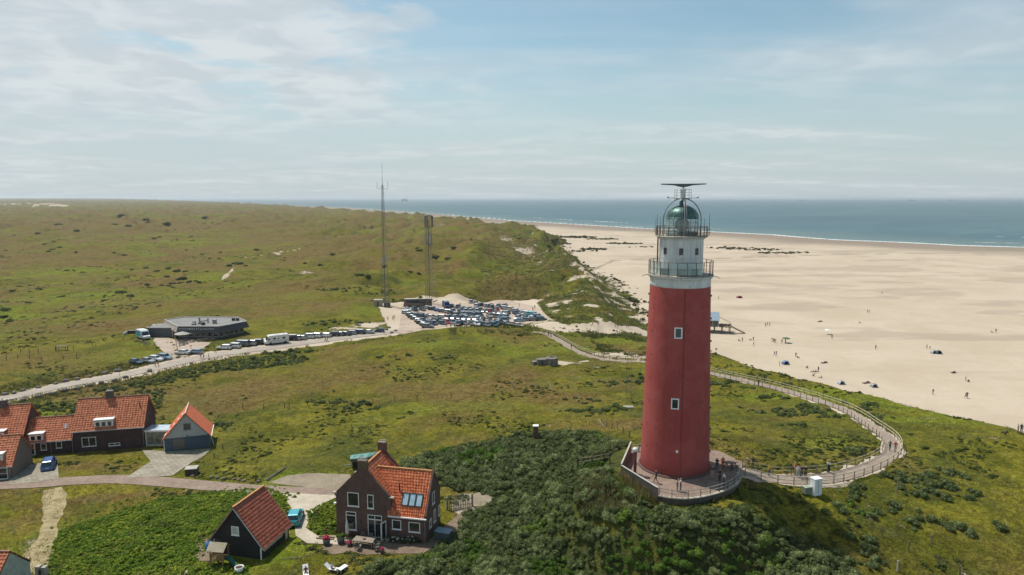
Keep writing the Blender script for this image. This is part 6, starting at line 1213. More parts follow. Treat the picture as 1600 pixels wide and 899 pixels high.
# utility cabinets by the ramp
p = at(1274, 772); o_ = thing('utility_cabinet', 'tall white utility cabinet on the grass below the path railing', 'cabinet', p, .35); MB().box((0, 0, 1.0), (1.15, .85, 2.1)).build('case', mat('white cabinet paint', (.68, .70, .70), .45, var=.05), o_); MB().box((0, 0, 2.08), (1.22, .92, .07)).build('lid', WHITE2, o_); MB().box((-.02, -.44, 1.0), (.03, .03, 1.8)).build('door_seam', GREYM, o_)
p = at(1261, 771); o_ = thing('utility_cabinet', 'low grey green utility cabinet beside the tall white one', 'cabinet', p, .3); MB().box((0, 0, .42), (1.15, .7, .9)).build('case', mat('grey green cabinet', (.17, .20, .15), .6), o_); MB().box((0, 0, .9), (1.22, .78, .06)).build('lid', mat('pale green lid', (.3, .33, .26), .6), o_)
# restaurant terrace
def parasol(px, py, r_, lab):
    p = at(px, py); o_ = thing('parasol', lab, 'parasol', (p.x, p.y, p.z), 0, 'parasols on the restaurant terrace'); MB().tube([(0, 0, 0), (0, 0, 2.6)], .05, 6).build('pole', GREYM, o_)
    MB().lathe([(r_, 2.15), (r_ * .55, 2.5), (.05, 2.85)], n=8, sm=False).lathe([(r_, 2.15), (r_ * .98, 2.0)], n=8, sm=False).build('canopy', mat('grey beige parasol cloth', (.33, .32, .28), .85), o_)
parasol(286, 531.5, 2.6, 'grey beige parasol nearest the restaurant entrance, lowest of the terrace parasols'); parasol(296, 529.5, 2.8, 'middle grey beige parasol on the restaurant terrace'); parasol(305, 528.5, 3.0, 'widest grey beige parasol on the restaurant terrace, farthest from the entrance')
def picnic(px, py, lab, rz=.2, grp='picnic tables of the restaurant', c=None):
    p = at(px, py); c = c or mat('dark brown picnic timber', (.05, .042, .036), .85); o_ = thing('picnic_table', lab, 'table', p, rz, grp); MB().box((0, 0, .74), (1.8, .8, .06)).build('table_top', c, o_)
    for s_ in (-1, 1): MB().box((0, s_ * .72, .45), (1.8, .28, .05)).build('bench', c, o_); MB().bar((s_ * .65, -.75, 0), (s_ * .65, .25, .72), .08).bar((s_ * .65, .75, 0), (s_ * .65, -.25, .72), .08).build('trestle', c, o_)
for i, (px, py, lab) in enumerate(((284,536,'picnic table below the parasol nearest the entrance'),(290,538,'picnic table at the forecourt edge of the terrace'),(284,540,'lowest picnic table beside the forecourt rail'),(300,535,'picnic table under the widest parasol'),(312,534,'pale topped picnic table at the window end of the terrace'),(322,533,'picnic table by the long windows'),(334,532,'last picnic table along the windows'),(222,536,'picnic table on the deck before the delivery van'),(229,538,'picnic table beside the deck rail'),(214,534,'picnic table at the outer end of the deck'))): picnic(px, py, lab, .2 * i)
fence('deck_railing', 'short grey timber railing around the deck before the delivery van', 'railing', W2([(218,541),(241,541),(242,536)]), .95, (.9, .5), .08, .07, WOODD, WOOD, 1.4, lambda x, y: gz(x, y))
fence('forecourt_railing', 'low dark rail between the restaurant forecourt and its terrace', 'railing', W2([(273,529),(275,536),(277,547)]), .8, (.75,), .12, .1, WOODD, WOODD, 1.6, lambda x, y: gz(x, y))
p = at(200, 523); o_ = thing('deck_wall', 'low pale edged deck wall at the outer end of the restaurant wing', 'wall', p, .1); MB().box((3.4, 1.5, .5), (8.5, .2, 1.2)).build('boarding', SLW, o_); MB().box((3.4, 1.5, 1.14), (8.8, .3, .08)).build('top_board', mat('pale metal roof edge', (.5, .48, .45), .5), o_); MB().box((-.8, .0, .4), (.2, 3.0, 1.1)).build('end_board', WHITE2, o_)
# ------------------------------------------------------------------ around the brick house and the barn
def hl(x, y, z=0):     # brick house frame to world
    c, s_ = math.cos(R(-12)), math.sin(R(-12)); return (-21.58 + x * c - y * s_, 79.54 + x * s_ + y * c, 14.0 + z)
PINK = mat('pink red blossom', (.50, .03, .09), .8, var=.5, scale=12); LEAF = L_GREEN
WIC = mat('grey wicker', (.10, .095, .085), .9, bump=.4, bscale=30)
def plant(parent, c, r_, m_, seed, nm='plant'): v, f = bush_arr(seed, 260, .16, 5); me_ = npmesh(nm, v * np.array([r_, r_, r_]) + np.array(c), f, m_, False); o_ = link(bpy.data.objects.new(nm, me_)); o_.parent = parent; return o_
tb_ = thing('garden_table', 'long grey wooden garden table set with cups on the clinker terrace', 'table', hl(4.6, -2.2, .08), R(-14)); MB().box((0, 0, .74), (2.6, 1.15, .06)).build('table_top', mat('weathered teak', (.24, .20, .155), .8), tb_)
for sx in (-1, 1):
    for sy in (-1, 1): MB().box((sx * 1.15, sy * .45, .36), (.09, .09, .72)).build('leg', mat('weathered teak', (.24, .20, .155), .8), tb_)
bw = thing('fruit_bowl', 'brown round bowl on the garden table', 'bowl', hl(4.6, -2.15, .855)); MB().lathe([(.0, 0), (.10, .0), (.20, .12), (.18, .12), (.0, .04)], n=14).build('dish', mat('terracotta bowl', (.2, .06, .04), .6), bw)
for i, (x, y, rz, lab) in enumerate(((3.9, -1.25, 180, 'dark wicker garden chair behind the table on the side of the closed parasol'), (4.9, -1.25, 180, 'dark wicker garden chair behind the table on the side of the open door'), (4.3, -3.2, 0, 'wicker garden chair with a pale cushion in front of the garden table'), (6.3, -2.3, -90, 'dark wicker garden chair at the table end nearest the wing windows'), (6.5, -3.0, -50, 'dark wicker lounge chair turned to the thicket'))):
    c_ = thing('garden_chair', lab, 'chair', hl(x, y, .08), R(rz - 12), 'garden chairs on the terrace'); MB().box((0, 0, .42), (.55, .55, .08)).build('seat', WIC if i != 2 else mat('pale cushion', (.5, .48, .42), .9), c_); MB().box((0, -.27, .72), (.56, .07, .56), M=Matrix.Rotation(R(10), 4, 'X')).build('backrest', WIC, c_)
    for s_ in (-1, 1): MB().box((s_ * .27, 0, .58), (.06, .5, .05)).build('armrest', WIC, c_)
    for sx in (-1, 1):
        for sy in (-1, 1): MB().box((sx * .24, sy * .24, .2), (.05, .05, .4)).build('leg', WIC, c_)
pr_ = thing('closed_parasol', 'folded pale grey parasol standing beside the garden table', 'parasol', hl(2.3, -1.9, .08)); MB().tube([(0, 0, 0), (0, 0, 2.9)], .035, 6).build('pole', GREYM, pr_); MB().lathe([(.06, .95), (.22, 1.15), (.20, 1.9), (.10, 2.6), (.03, 2.85)], n=10).build('canopy', mat('pale grey canvas', (.50, .50, .46), .9), pr_); MB().lathe([(.35, 0), (.35, .1), (.05, .12)], n=16).build('base', CONC, pr_)
for i, (x, y, r_, m_, lab) in enumerate(((.1, -2.9, .48, PINK, 'large grey planter with pink red flowers at the terrace corner'), (1.6, -2.2, .5, LEAF, 'dark planter with a green shrub beside the closed parasol'), (2.9, -2.6, .32, PINK, 'small planter of red flowers beside the garden table'), (7.3, -3.3, .3, PINK, 'low bowl of pink red flowers at the terrace edge by the thicket'), (6.9, -.6, .26, LEAF, 'small pale pot standing beside the open door'))):
    o_ = thing('flower_pot', lab, 'planter', hl(x, y, .06), 0, 'planters around the terrace'); hh = r_ * 1.5; MB().lathe([(.0, 0), (r_ * .75, 0), (r_, hh), (r_ * .9, hh), (r_ * .88, hh - .1), (0, hh - .1)], n=16).build('pot', mat('dark grey pot', (.08, .08, .078), .8) if i < 4 else CONC, o_); plant(o_, (0, 0, hh - .15), r_ * 1.25, m_, 200 + i, 'blossom' if m_ is PINK else 'plant')
hy = MB(); hs_ = thing('hydrangea', 'row of white flowering shrub under the wing windows', 'shrub', hl(9.3, -.55, .0)); 
for i in range(4): plant(hs_, (-1.4 + i * .85, 0, .15), .55, L_DARK, 210 + i, 'foliage')
fl = MB()
for i in range(16): fl.blob((random.uniform(-1.8, 1.6), random.uniform(-.5, .1), random.uniform(.5, .95)), .11, 1)
fl.build('blossom', mat('dull white blossom', (.34, .33, .28), .9), hs_)
o_ = thing('garden_store_box', 'grey blue lidded storage box standing behind the wing of the brick house', 'box', hl(13.3, 1.3, .0), R(-20)); MB().box((0, 0, .55), (1.9, 1.1, 1.1)).build('case', mat('dark storage box', (.06, .075, .08), .6), o_); MB().box((0, 0, 1.13), (2.0, 1.2, .08)).build('lid', mat('blue grey lid', (.15, .22, .26), .5), o_)
FW = mat('bleached picket wood', (.27, .235, .17), .85, var=.2, scale=3); pf = at(700, 797); q_ = at(738, 792)
fr = thing('picket_fence', 'tall weathered picket fence closing the yard behind the brick house', 'fence', (pf.x, pf.y, pf.z)); L__ = math.hypot(q_.x - pf.x, q_.y - pf.y); fr.rotation_euler = (0, 0, hdg(pf, q_)); pk_ = MB().box((0, 0, .9), (.11, .04, 1.9)).add([(-.055, -.02, 1.85), (.055, -.02, 1.85), (.055, .02, 1.85), (-.055, .02, 1.85), (0, 0, 2.0)], [(0, 1, 4), (1, 2, 4), (2, 3, 4), (3, 0, 4)]).mesh('picket', FW); n_ = int(L__ / .24)
for i in range(n_): a_ = inst('picket', pk_, fr, (i * .24, rr_.uniform(-.02, .02), rr_.uniform(-.06, .04)))
for z_ in (.4, 1.15): MB().bar((-.1, .06, z_), (L__, .06, z_), .06, .09).build('rail', FW, fr)
for x_ in (-.1, L__): MB().box((x_, .06, .85), (.22, .22, 1.8)).build('fence_post', FW, fr)
p = at(803, 756); o_ = thing('street_lamp', 'short grey lamp post among the bushes behind the picket fence', 'lamp post', (p.x, p.y, gz(p.x, p.y))); MB().tube([(0, 0, 0), (0, 0, 4.4)], .06, 8).build('pole', GREYM, o_); MB().bar((0, 0, 4.4), (.35, .0, 4.55), .12, .1).build('lamp_head', GREYM, o_)
o_ = thing('brick_pillar', 'square brown brick pillar with a white cap at the upper rim of the thicket', 'pillar', (hp.x, hp.y, gz(hp.x, hp.y))); MB().box((0, 0, 1.0), (.85, .85, 2.2)).build('shaft', BRICKR, o_); MB().box((0, 0, 2.14), (.98, .98, .1)).build('cap', WHITE2, o_)
# covered boat on its dark trailer
p = at(570, 728); o_ = thing('covered_boat', 'small boat under a torn turquoise cover standing high on a black trailer', 'boat', (p.x, p.y, p.z), R(12))
hb_ = MB(); st = []
for t_ in np.linspace(0, 1, 9):
    w_ = .95 * math.sin(min(1, t_ * 1.9 + .55) * math.pi / 2) * (1 - .96 * max(0, (t_ - .55) / .45) ** 1.8); x = -2.2 + 4.4 * t_; st.append([(x, -w_, 1.55 + .25 * t_), (x, -w_ * .8, 1.0), (x, 0, .8 + .1 * t_), (x, w_ * .8, 1.0), (x, w_, 1.55 + .25 * t_)])
hb_.add([q for s_ in st for q in s_], [(i * 5 + j, (i + 1) * 5 + j, (i + 1) * 5 + j + 1, i * 5 + j + 1) for i in range(8) for j in range(4)] + [(0, 1, 2, 3, 4)]); hb_.build('hull', mat('dark boat hull', (.10, .12, .12), .5), o_)
cv = MB(); cv.add([q for i, s_ in enumerate(st) for q in ((s_[0][0], s_[0][1], s_[0][2] + .02), (s_[0][0], s_[0][1] * .5, s_[0][2] + .22 + .06 * (i % 2)), (s_[0][0], 0, s_[0][2] + .33), (s_[4][0], s_[4][1] * .5, s_[4][2] + .2), (s_[4][0], s_[4][1], s_[4][2] + .02))], [(i * 5 + j, (i + 1) * 5 + j, (i + 1) * 5 + j + 1, i * 5 + j + 1) for i in range(8) for j in range(4)]); cv.build('cover', mat('turquoise cover', (.03, .22, .19), .6, var=.5, scale=2.5, col2=(.12, .30, .27)), o_)
MB().box((0, 0, .55), (3.8, 1.5, .8)).build('trailer_frame', mat('black trailer', (.012, .012, .013), .8), o_)
for s_ in (-1, 1): MB().tube([(-.5, s_ * .8, .38), (-.5, s_ * 1.0, .38)], .38, 14).build('wheel', TYRE, o_)
MB().bar((-1.9, 0, .4), (-3.2, 0, .25), .12).build('drawbar', GREYM, o_)
# barn side: play tower with slide, blue sack, plant tub, logs
def bl(x, y, z=0): c, s_ = math.cos(R(-13)), math.sin(R(-13)); return (-34.95 + x * c - y * s_, 74.85 + x * s_ + y * c, 13.8 + z)
PW = mat('yellow brown play tower timber', (.28, .18, .075), .8); o_ = thing('play_tower', 'small wooden play tower with a pitched roof and a green slide before the black barn', 'play tower', bl(2.5, -2.0), R(-8))
for sx in (-1, 1):
    for sy in (-1, 1): MB().box((sx * .75, sy * .6, 1.15), (.1, .1, 2.3)).build('post', PW, o_)
MB().box((0, 0, 1.0), (1.6, 1.3, .08)).build('deck', PW, o_)
b = MB()
for i in range(9): b.box((-.75 + i * .19, -.63, 1.35), (.11, .03, .65))
b.build('railing', PW, o_); b = MB()
for i in range(7): b.box((-.78, -.6 + i * .2, 1.35), (.03, .11, .65))
b.build('railing', PW, o_); MB().add([(-1.05, -.9, 2.15), (1.05, -.9, 2.15), (1.05, 0, 2.85), (-1.05, 0, 2.85), (-1.05, .9, 2.15), (1.05, .9, 2.15)], [(0, 1, 2, 3), (3, 2, 5, 4)]).add([(-1.05, -.9, 2.1), (1.05, -.9, 2.1), (1.05, 0, 2.8), (-1.05, 0, 2.8), (-1.05, .9, 2.1), (1.05, .9, 2.1)], [(3, 2, 1, 0), (4, 5, 2, 3)]).build('roof', mat('pale plank roof', (.30, .255, .18), .85), o_)
sl_p = [(.8, 0, 1.1), (1.2, -.1, 1.0), (2.0, -.35, .5), (2.6, -.55, .2), (3.1, -.7, .15)]; b = MB()
vs = []; 
for q in sl_p: vs += [(q[0], q[1] - .3, q[2] + .16), (q[0], q[1] - .26, q[2]), (q[0], q[1] + .26, q[2]), (q[0], q[1] + .3, q[2] + .16)]
b.add(vs, [(i * 4 + j, (i + 1) * 4 + j, (i + 1) * 4 + j + 1, i * 4 + j + 1) for i in range(4) for j in range(3)], True); b.build('slide', mat('sea green plastic', (.02, .15, .14), .35), o_)
b = MB()
for i in range(5): b.bar((-1.5 + i * .15, -.3, .15 + i * .2), (-1.5 + i * .15, .3, .15 + i * .2), .05)
b.bar((-1.6, -.3, 0), (-.8, -.3, 1.05), .06).bar((-1.6, .3, 0), (-.8, .3, 1.05), .06); b.build('ladder', PW, o_)
o_ = thing('covered_bin', 'bright blue covered heap leaning on the side of the black barn', 'cover', bl(-.75, .7)); MB().blob((0, 0, .55), (.55, .7, .75), 2, .12, 5).build('sheet', mat('bright blue tarpaulin', (.012, .14, .42), .5), o_)
p = at(374, 893); o_ = thing('plant_tub', 'round white plant tub on the grass below the play tower', 'planter', (p.x, p.y, p.z)); MB().lathe([(0, 0), (.42, 0), (.50, .55), (.44, .55), (.42, .45), (0, .45)], n=18).build('pot', WHITE2, o_); MB().lathe([(0, .46), (.41, .46)], n=18).build('soil', mat('dark soil', (.05, .035, .025), .95), o_)
for i, (px, py, l_) in enumerate(((508, 843.5, 2.2), (511, 840.5, 2.0))):
    p = at(px, py); o_ = MB().tube([(-l_ / 2, 0, .12), (l_ / 2, 0, .12)], .13, 8).build('log', mat('cut log', (.20, .15, .09), .9, var=.3), None, (p.x, p.y, p.z), R(-8)); tag(o_, 'cut log on the clinker path, %s one of the pair' % ('the lower' if i == 0 else 'the upper'), 'log', 'pair of logs')
EDG = W2([(444,874),(470,872),(488,866),(503,858),(520,850),(528,844)]); ep = densify(EDG, .34)
for i, p in enumerate(ep[:40]):
    o_ = link(bpy.data.objects.new('edging_stone', bm_[i % 5])); z_ = gz(*p); o_.location = (p[0], p[1], z_ - .03); s_ = rr_.uniform(.13, .22); o_.scale = (s_, s_, s_); o_.rotation_euler = (0, 0, i); tag(o_, 'small pale edging stone in the curved border below the driveway', 'stone', 'edging stones of the curved border')
# white garden furniture on the lawn
WP = mat('white garden furniture', (.70, .70, .67), .5, var=.04)
def lounger(px, py, rz, lab):
    p = at(px, py); o_ = thing('garden_lounger', lab, 'lounger', p, rz); MB().box((.25, 0, .34), (1.2, .6, .06)).build('seat', WP, o_); MB().box((-.62, 0, .58), (.75, .6, .05), M=Matrix.Rotation(R(42), 4, 'Y')).build('backrest', WP, o_)
    for sx in (-.3, .75):
        for sy in (-1, 1): MB().box((sx, sy * .26, .16), (.05, .05, .33)).build('leg', WP, o_)
lounger(478, 899, R(-70), 'white garden chair on the lawn at the lower picture edge'); lounger(520, 893, R(-15), 'white reclining lounger under the resting person'); lounger(533, 893, R(60), 'white folding lounger against the edge of the thicket')
# ------------------------------------------------------------------ people: one continuous body per pose, clothes by material
def skin_body(J, bones):
    me_ = bpy.data.meshes.new('body'); me_.from_pydata([j[0] for j in J], bones, []); o_ = link(bpy.data.objects.new('tmp', me_)); md = o_.modifiers.new('s', 'SKIN'); md.use_smooth_shade = True; md.branch_smoothing = .4
    lay = me_.skin_vertices[0].data
    for i, j in enumerate(J): lay[i].radius = (j[1], j[1] * (j[2] if len(j) > 2 else 1)); 
    lay[0].use_root = True; o_.modifiers.new('u', 'SUBSURF').levels = 1
    dg = bpy.context.evaluated_depsgraph_get(); ev = bpy.data.meshes.new_from_object(o_.evaluated_get(dg)); bpy.data.objects.remove(o_); return ev
def seg3(p, a, b): ab = b - a; t_ = max(0, min(1, (p - a).dot(ab) / max(1e-9, ab.length_squared))); return (p - a - ab * t_).length
def person_mesh(pose):
    V = Vector; P_ = dict(pel=V((0, 0, .93)), sp=V((0, 0, 1.14)), ch=V((.01, 0, 1.36)), nk=V((.0, 0, 1.48)), hd=V((.015, 0, 1.58)), tp=V((.01, 0, 1.68)))
    for s_, k in ((-1, 'r'), (1, 'l')):
        P_['sh' + k] = V((0, s_ * .17, 1.39)); P_['el' + k] = V((-.02, s_ * .23, 1.12)); P_['wr' + k] = V((.06, s_ * .25, .89)); P_['ha' + k] = V((.09, s_ * .25, .81))
        P_['hi' + k] = V((0, s_ * .09, .88)); P_['kn' + k] = V((.02, s_ * .10, .49)); P_['an' + k] = V((-.01, s_ * .10, .09)); P_['to' + k] = V((.14, s_ * .11, .035))
    if pose == 'walk':
        P_['knr'] += V((.16, 0, .02)); P_['anr'] += V((.27, 0, .02)); P_['tor'] += V((.27, 0, .05)); P_['knl'] += V((-.06, 0, 0)); P_['anl'] += V((-.30, 0, .07)); P_['tol'] += V((-.27, 0, .0))
        P_['ell'] += V((.10, 0, .02)); P_['wrl'] += V((.24, 0, .10)); P_['hal'] += V((.27, 0, .12)); P_['elr'] += V((-.12, 0, .02)); P_['wrr'] += V((-.16, 0, .05)); P_['har'] += V((-.16, 0, .04))
    if pose == 'photo':
        for k, s_ in (('r', -1), ('l', 1)): P_['el' + k] = V((.14, s_ * .25, 1.22)); P_['wr' + k] = V((.27, s_ * .12, 1.44)); P_['ha' + k] = V((.31, s_ * .06, 1.50))
    if pose == 'lean':
        for k, s_ in (('r', -1), ('l', 1)): P_['el' + k] = V((.14, s_ * .25, 1.14)); P_['wr' + k] = V((.34, s_ * .18, 1.08)); P_['ha' + k] = V((.41, s_ * .15, 1.08))
        for q in ('ch', 'nk', 'hd', 'tp', 'shr', 'shl'): P_[q] += V((.10, 0, -.02))
    if pose == 'sit':
        d = V((0, 0, -.46))
        for q in list(P_):
            if q[:2] not in ('kn', 'an', 'to'): P_[q] += d
        for k, s_ in (('r', -1), ('l', 1)): P_['kn' + k] = V((.43, s_ * .13, .50)); P_['an' + k] = V((.44, s_ * .12, .09)); P_['to' + k] = V((.58, s_ * .12, .035)); P_['el' + k] += V((.10, 0, .02)); P_['wr' + k] = V((.32, s_ * .15, .56)); P_['ha' + k] = V((.38, s_ * .13, .56))
    if pose == 'ground':
        d = V((0, 0, -.80))
        for q in list(P_):
            if q[:2] not in ('kn', 'an', 'to'): P_[q] += d
        for q in ('ch', 'nk', 'hd', 'tp', 'shr', 'shl', 'sp'): P_[q] += V((-.10, 0, 0))
        for k, s_ in (('r', -1), ('l', 1)): P_['kn' + k] = V((.38, s_ * .14, .40)); P_['an' + k] = V((.66, s_ * .12, .09)); P_['to' + k] = V((.80, s_ * .12, .06)); P_['el' + k] = V((-.20, s_ * .27, .30)); P_['wr' + k] = V((-.28, s_ * .28, .09)); P_['ha' + k] = V((-.32, s_ * .28, .05))
    rad = dict(pel=(.135, .95), sp=(.125, .82), ch=(.145, .78), nk=(.055, 1), hd=(.092, 1.05), tp=(.066, 1.05), sh=(.062, 1), el=(.043, 1), wr=(.030, .8), ha=(.034, .55), hi=(.092, 1), kn=(.060, 1), an=(.042, 1), to=(.036, .7))
    ks = list(P_); J = [(P_[k][:], rad[k if k in rad else k[:2]][0], rad[k if k in rad else k[:2]][1]) for k in ks]; I = {k: i for i, k in enumerate(ks)}
    bn = [('pel', 'sp'), ('sp', 'ch'), ('ch', 'nk'), ('nk', 'hd'), ('hd', 'tp')] + [(a + k if a not in ('ch', 'pel') else a, b + k) for k in 'rl' for a, b in (('ch', 'sh'), ('sh', 'el'), ('el', 'wr'), ('wr', 'ha'), ('pel', 'hi'), ('hi', 'kn'), ('kn', 'an'), ('an', 'to'))]
    me_ = skin_body(J, [(I[a], I[b]) for a, b in bn])
    part_ = {'pel': 2, 'sp': 1, 'ch': 1, 'nk': 0, 'hd': 0, 'sh': 1, 'el': 0, 'wr': 0, 'hi': 2, 'kn': 2, 'an': 4}
    for q in range(5): me_.materials.append(None)
    for f in me_.polygons:
        c = f.center; best = min(bn, key=lambda e: seg3(c, P_[e[0]], P_[e[1]])); k = best[0] if best[0] in part_ else best[0][:2]
        sl = part_[k]
        if best[1][:2] == 'sh': sl = 1
        if best == ('ch', 'nk'): sl = 1 if c.z < P_['nk'].z - .02 else 0
        if best[1][:2] == 'hi': sl = 2
        if best[0][:2] == 'hd' or best == ('nk', 'hd'): sl = 3 if (c.x < P_['hd'].x - .01 and c.z > P_['hd'].z - .07) or c.z > P_['tp'].z - .01 else 0
        f.material_index = sl
    bm = bmesh.new(); bm.from_mesh(me_); mb_ = MB(); h_ = P_['hd']
    mb_.mi = 0; mb_.bar(h_ + V((.085, 0, .02)), h_ + V((.115, 0, -.015)), .028); mb_.box(h_ + V((0, -.10, -.0)), (.04, .02, .055)).box(h_ + V((0, .10, 0)), (.04, .02, .055))
    mb_.mi = 3
    for s_ in (-1, 1): mb_.box(h_ + V((.091, s_ * .034, .022)), (.012, .022, .012))
    mb_.mi = 1; mb_.mi = 0; mb_.box(h_ + V((.088, 0, -.05)), (.012, .045, .010))
    for k, s_ in (('r', -1), ('l', 1)):
        a, b_ = P_['wr' + k], P_['ha' + k]; d = (b_ - a).normalized(); sd_ = d.cross(V((0, 1, 0)) if abs(d.y) < .8 else V((1, 0, 0))).normalized()
        for i, l_ in enumerate((.055, .068, .073, .066)): q = b_ + d * .012 + sd_ * (i - 1.5) * .018; q2 = q + d * l_ * .55; mb_.bar(q, q2, .015); mb_.bar(q2, q2 + d * l_ * .4 + V((0, -s_ * .018, 0)), .013)
        q = a + d * .03 + sd_ * .03; mb_.bar(q, q + d * .035 + sd_ * .03, .017); mb_.bar(q + d * .035 + sd_ * .03, q + d * .065 + sd_ * .038, .015)
    vs = [bm.verts.new(v) for v in mb_.v]
    for f, mi_ in zip(mb_.f, mb_.m):
        try: nf_ = bm.faces.new([vs[i] for i in f]); nf_.material_index = mi_
        except ValueError: pass
    bm.to_mesh(me_); bm.free(); me_.name = 'person'; return me_
PM = {k: person_mesh(k) for k in ('stand', 'walk', 'photo', 'lean', 'sit', 'ground')}
CL = {'white': (.62, .62, .60), 'black': (.014, .014, .016), 'navy': (.02, .03, .07), 'grey': (.18, .18, .18), 'light grey': (.38, .38, .38), 'red': (.42, .02, .02), 'orange': (.52, .12, .03), 'yellow': (.55, .36, .03), 'beige': (.38, .30, .20), 'pink': (.45, .16, .17), 'blue': (.04, .12, .32), 'denim': (.06, .09, .15), 'green': (.04, .12, .04), 'brown': (.09, .055, .035), 'light blue': (.25, .36, .45), 'dark red': (.16, .02, .02)}
def cloth(c): return mat(c + ' cloth', CL[c], .85, var=.08)
SKIN = mat('skin', (.42, .24, .16), .6, var=.05); HAIRS = [mat('dark hair', (.03, .02, .015), .7), mat('brown hair', (.09, .05, .025), .7), mat('fair hair', (.30, .21, .10), .7), mat('grey hair', (.34, .33, .31), .7)]; SHOE = mat('dark shoes', (.03, .03, .03), .7)
PMC = {}
def person(px, py, pose, top, bot, rz, label, group=None, s_=1.0, hair=0, xyz=None, dz=0):
    key = (pose, top, bot, hair)
    if key not in PMC:
        me_ = PM[pose].copy(); me_.name = 'person'
        for i, q in enumerate((SKIN, cloth(top), cloth(bot), HAIRS[hair], SHOE)): me_.materials[i] = q
        PMC[key] = me_
    p = Vector(xyz) if xyz else at(px, py); o_ = link(bpy.data.objects.new('person', PMC[key])); o_.location = (p[0], p[1], p[2] + dz); o_.rotation_euler = (0, 0, R(rz)); o_.scale = (s_, s_, s_); tag(o_, label, 'person', group); return o_
GT = 'visitors at the foot of the tower'
def ter_(px, py): q = atz(px, py, 20.07); return q
for px, py, po, a, b_, rz, lab, s_ in ((993,740,'walk','light grey','beige',-60,'person in a pale grey shirt walking between the windbreak wall and the red post',1),(1025,755,'walk','navy','black',160,'person in dark clothes leaning forward along the windbreak wall',1),(1058,768,'stand','black','navy',-30,'child in dark clothes beside the person with a white shirt at the curved rail',.8),(1063.5,768,'photo','white','denim',150,'person in a white shirt and jeans at the curved rail before the tower',1),
    (1113,748,'stand','brown','beige',-100,'person in tan clothes standing in the shade close to the tower',1),(1124,753,'stand','black','black',-60,'person in a black dress beside the one with a white shirt, right of the tower',1),(1131,759,'stand','white','denim',200,'person in a white shirt and jeans standing on the brick terrace',1),(1120,735,'walk','black','navy',-120,'person in black walking near the back railing of the terrace',1),(1129,733,'stand','orange','red',-80,'person in bright orange red clothes at the back railing of the terrace',1),(1133,736,'stand','pink','grey',-40,'child in pink beside the person in orange red',.75)):
    person(0, 0, po, a, b_, rz, lab, GT, s_, hair=random.randrange(4), xyz=ter_(px, py))
person(0, 0, 'sit', 'grey', 'navy', -100, 'person in grey sitting on the dark timber bench of the tower terrace', GT, 1, 3, xyz=(*atz(1143, 729, 20.5)[:2], 20.02))
GP = 'visitors on the ramp path'
for px, py, po, a, b_, rz, lab, s_, h_ in ((1169.5,732.5,'lean','beige','brown',80,'person in beige leaning on the inner rail just past the terrace',1,1),(1176,733,'lean','black','black',85,'person in black leaning on the inner rail beside the one in beige',1,0),(1201.5,745,'lean','yellow','navy',-90,'person in a yellow top at the outer rail near the start of the path',.95,0),(1235.5,741,'stand','black','black',-20,'person in black in the middle of the path, behind the group at the outer rail',1,0),(1242,741,'stand','orange','beige',180,'person in orange in the middle of the path facing the one in black',1,2),
    (1246,746.5,'lean','white','light grey',-90,'grey haired person in white at the outer rail, first of the three',1,3),(1252,746.5,'lean','navy','navy',-90,'person in navy at the outer rail, middle of the group of three',1,2),(1258,747,'lean','black','black',-90,'person in black at the outer rail, last of the group of three',1,2),(1295,739,'photo','white','black',110,'person in a white shirt and black trousers taking a picture over the inner rail',1,0),(1390,705,'walk','grey','navy',-110,'grey haired person walking down the bend of the path beside the one in red',1,3),(1398.5,707,'walk','red','grey',-110,'person in a red shirt walking down the bend of the path',1,0),(1185,604,'stand','black','navy',-60,'person in black alone at the outer rail far up the path',1,0)):
    person(px, py, po, a, b_, rz, lab, GP, s_, h_)
GB = 'people on the beach'
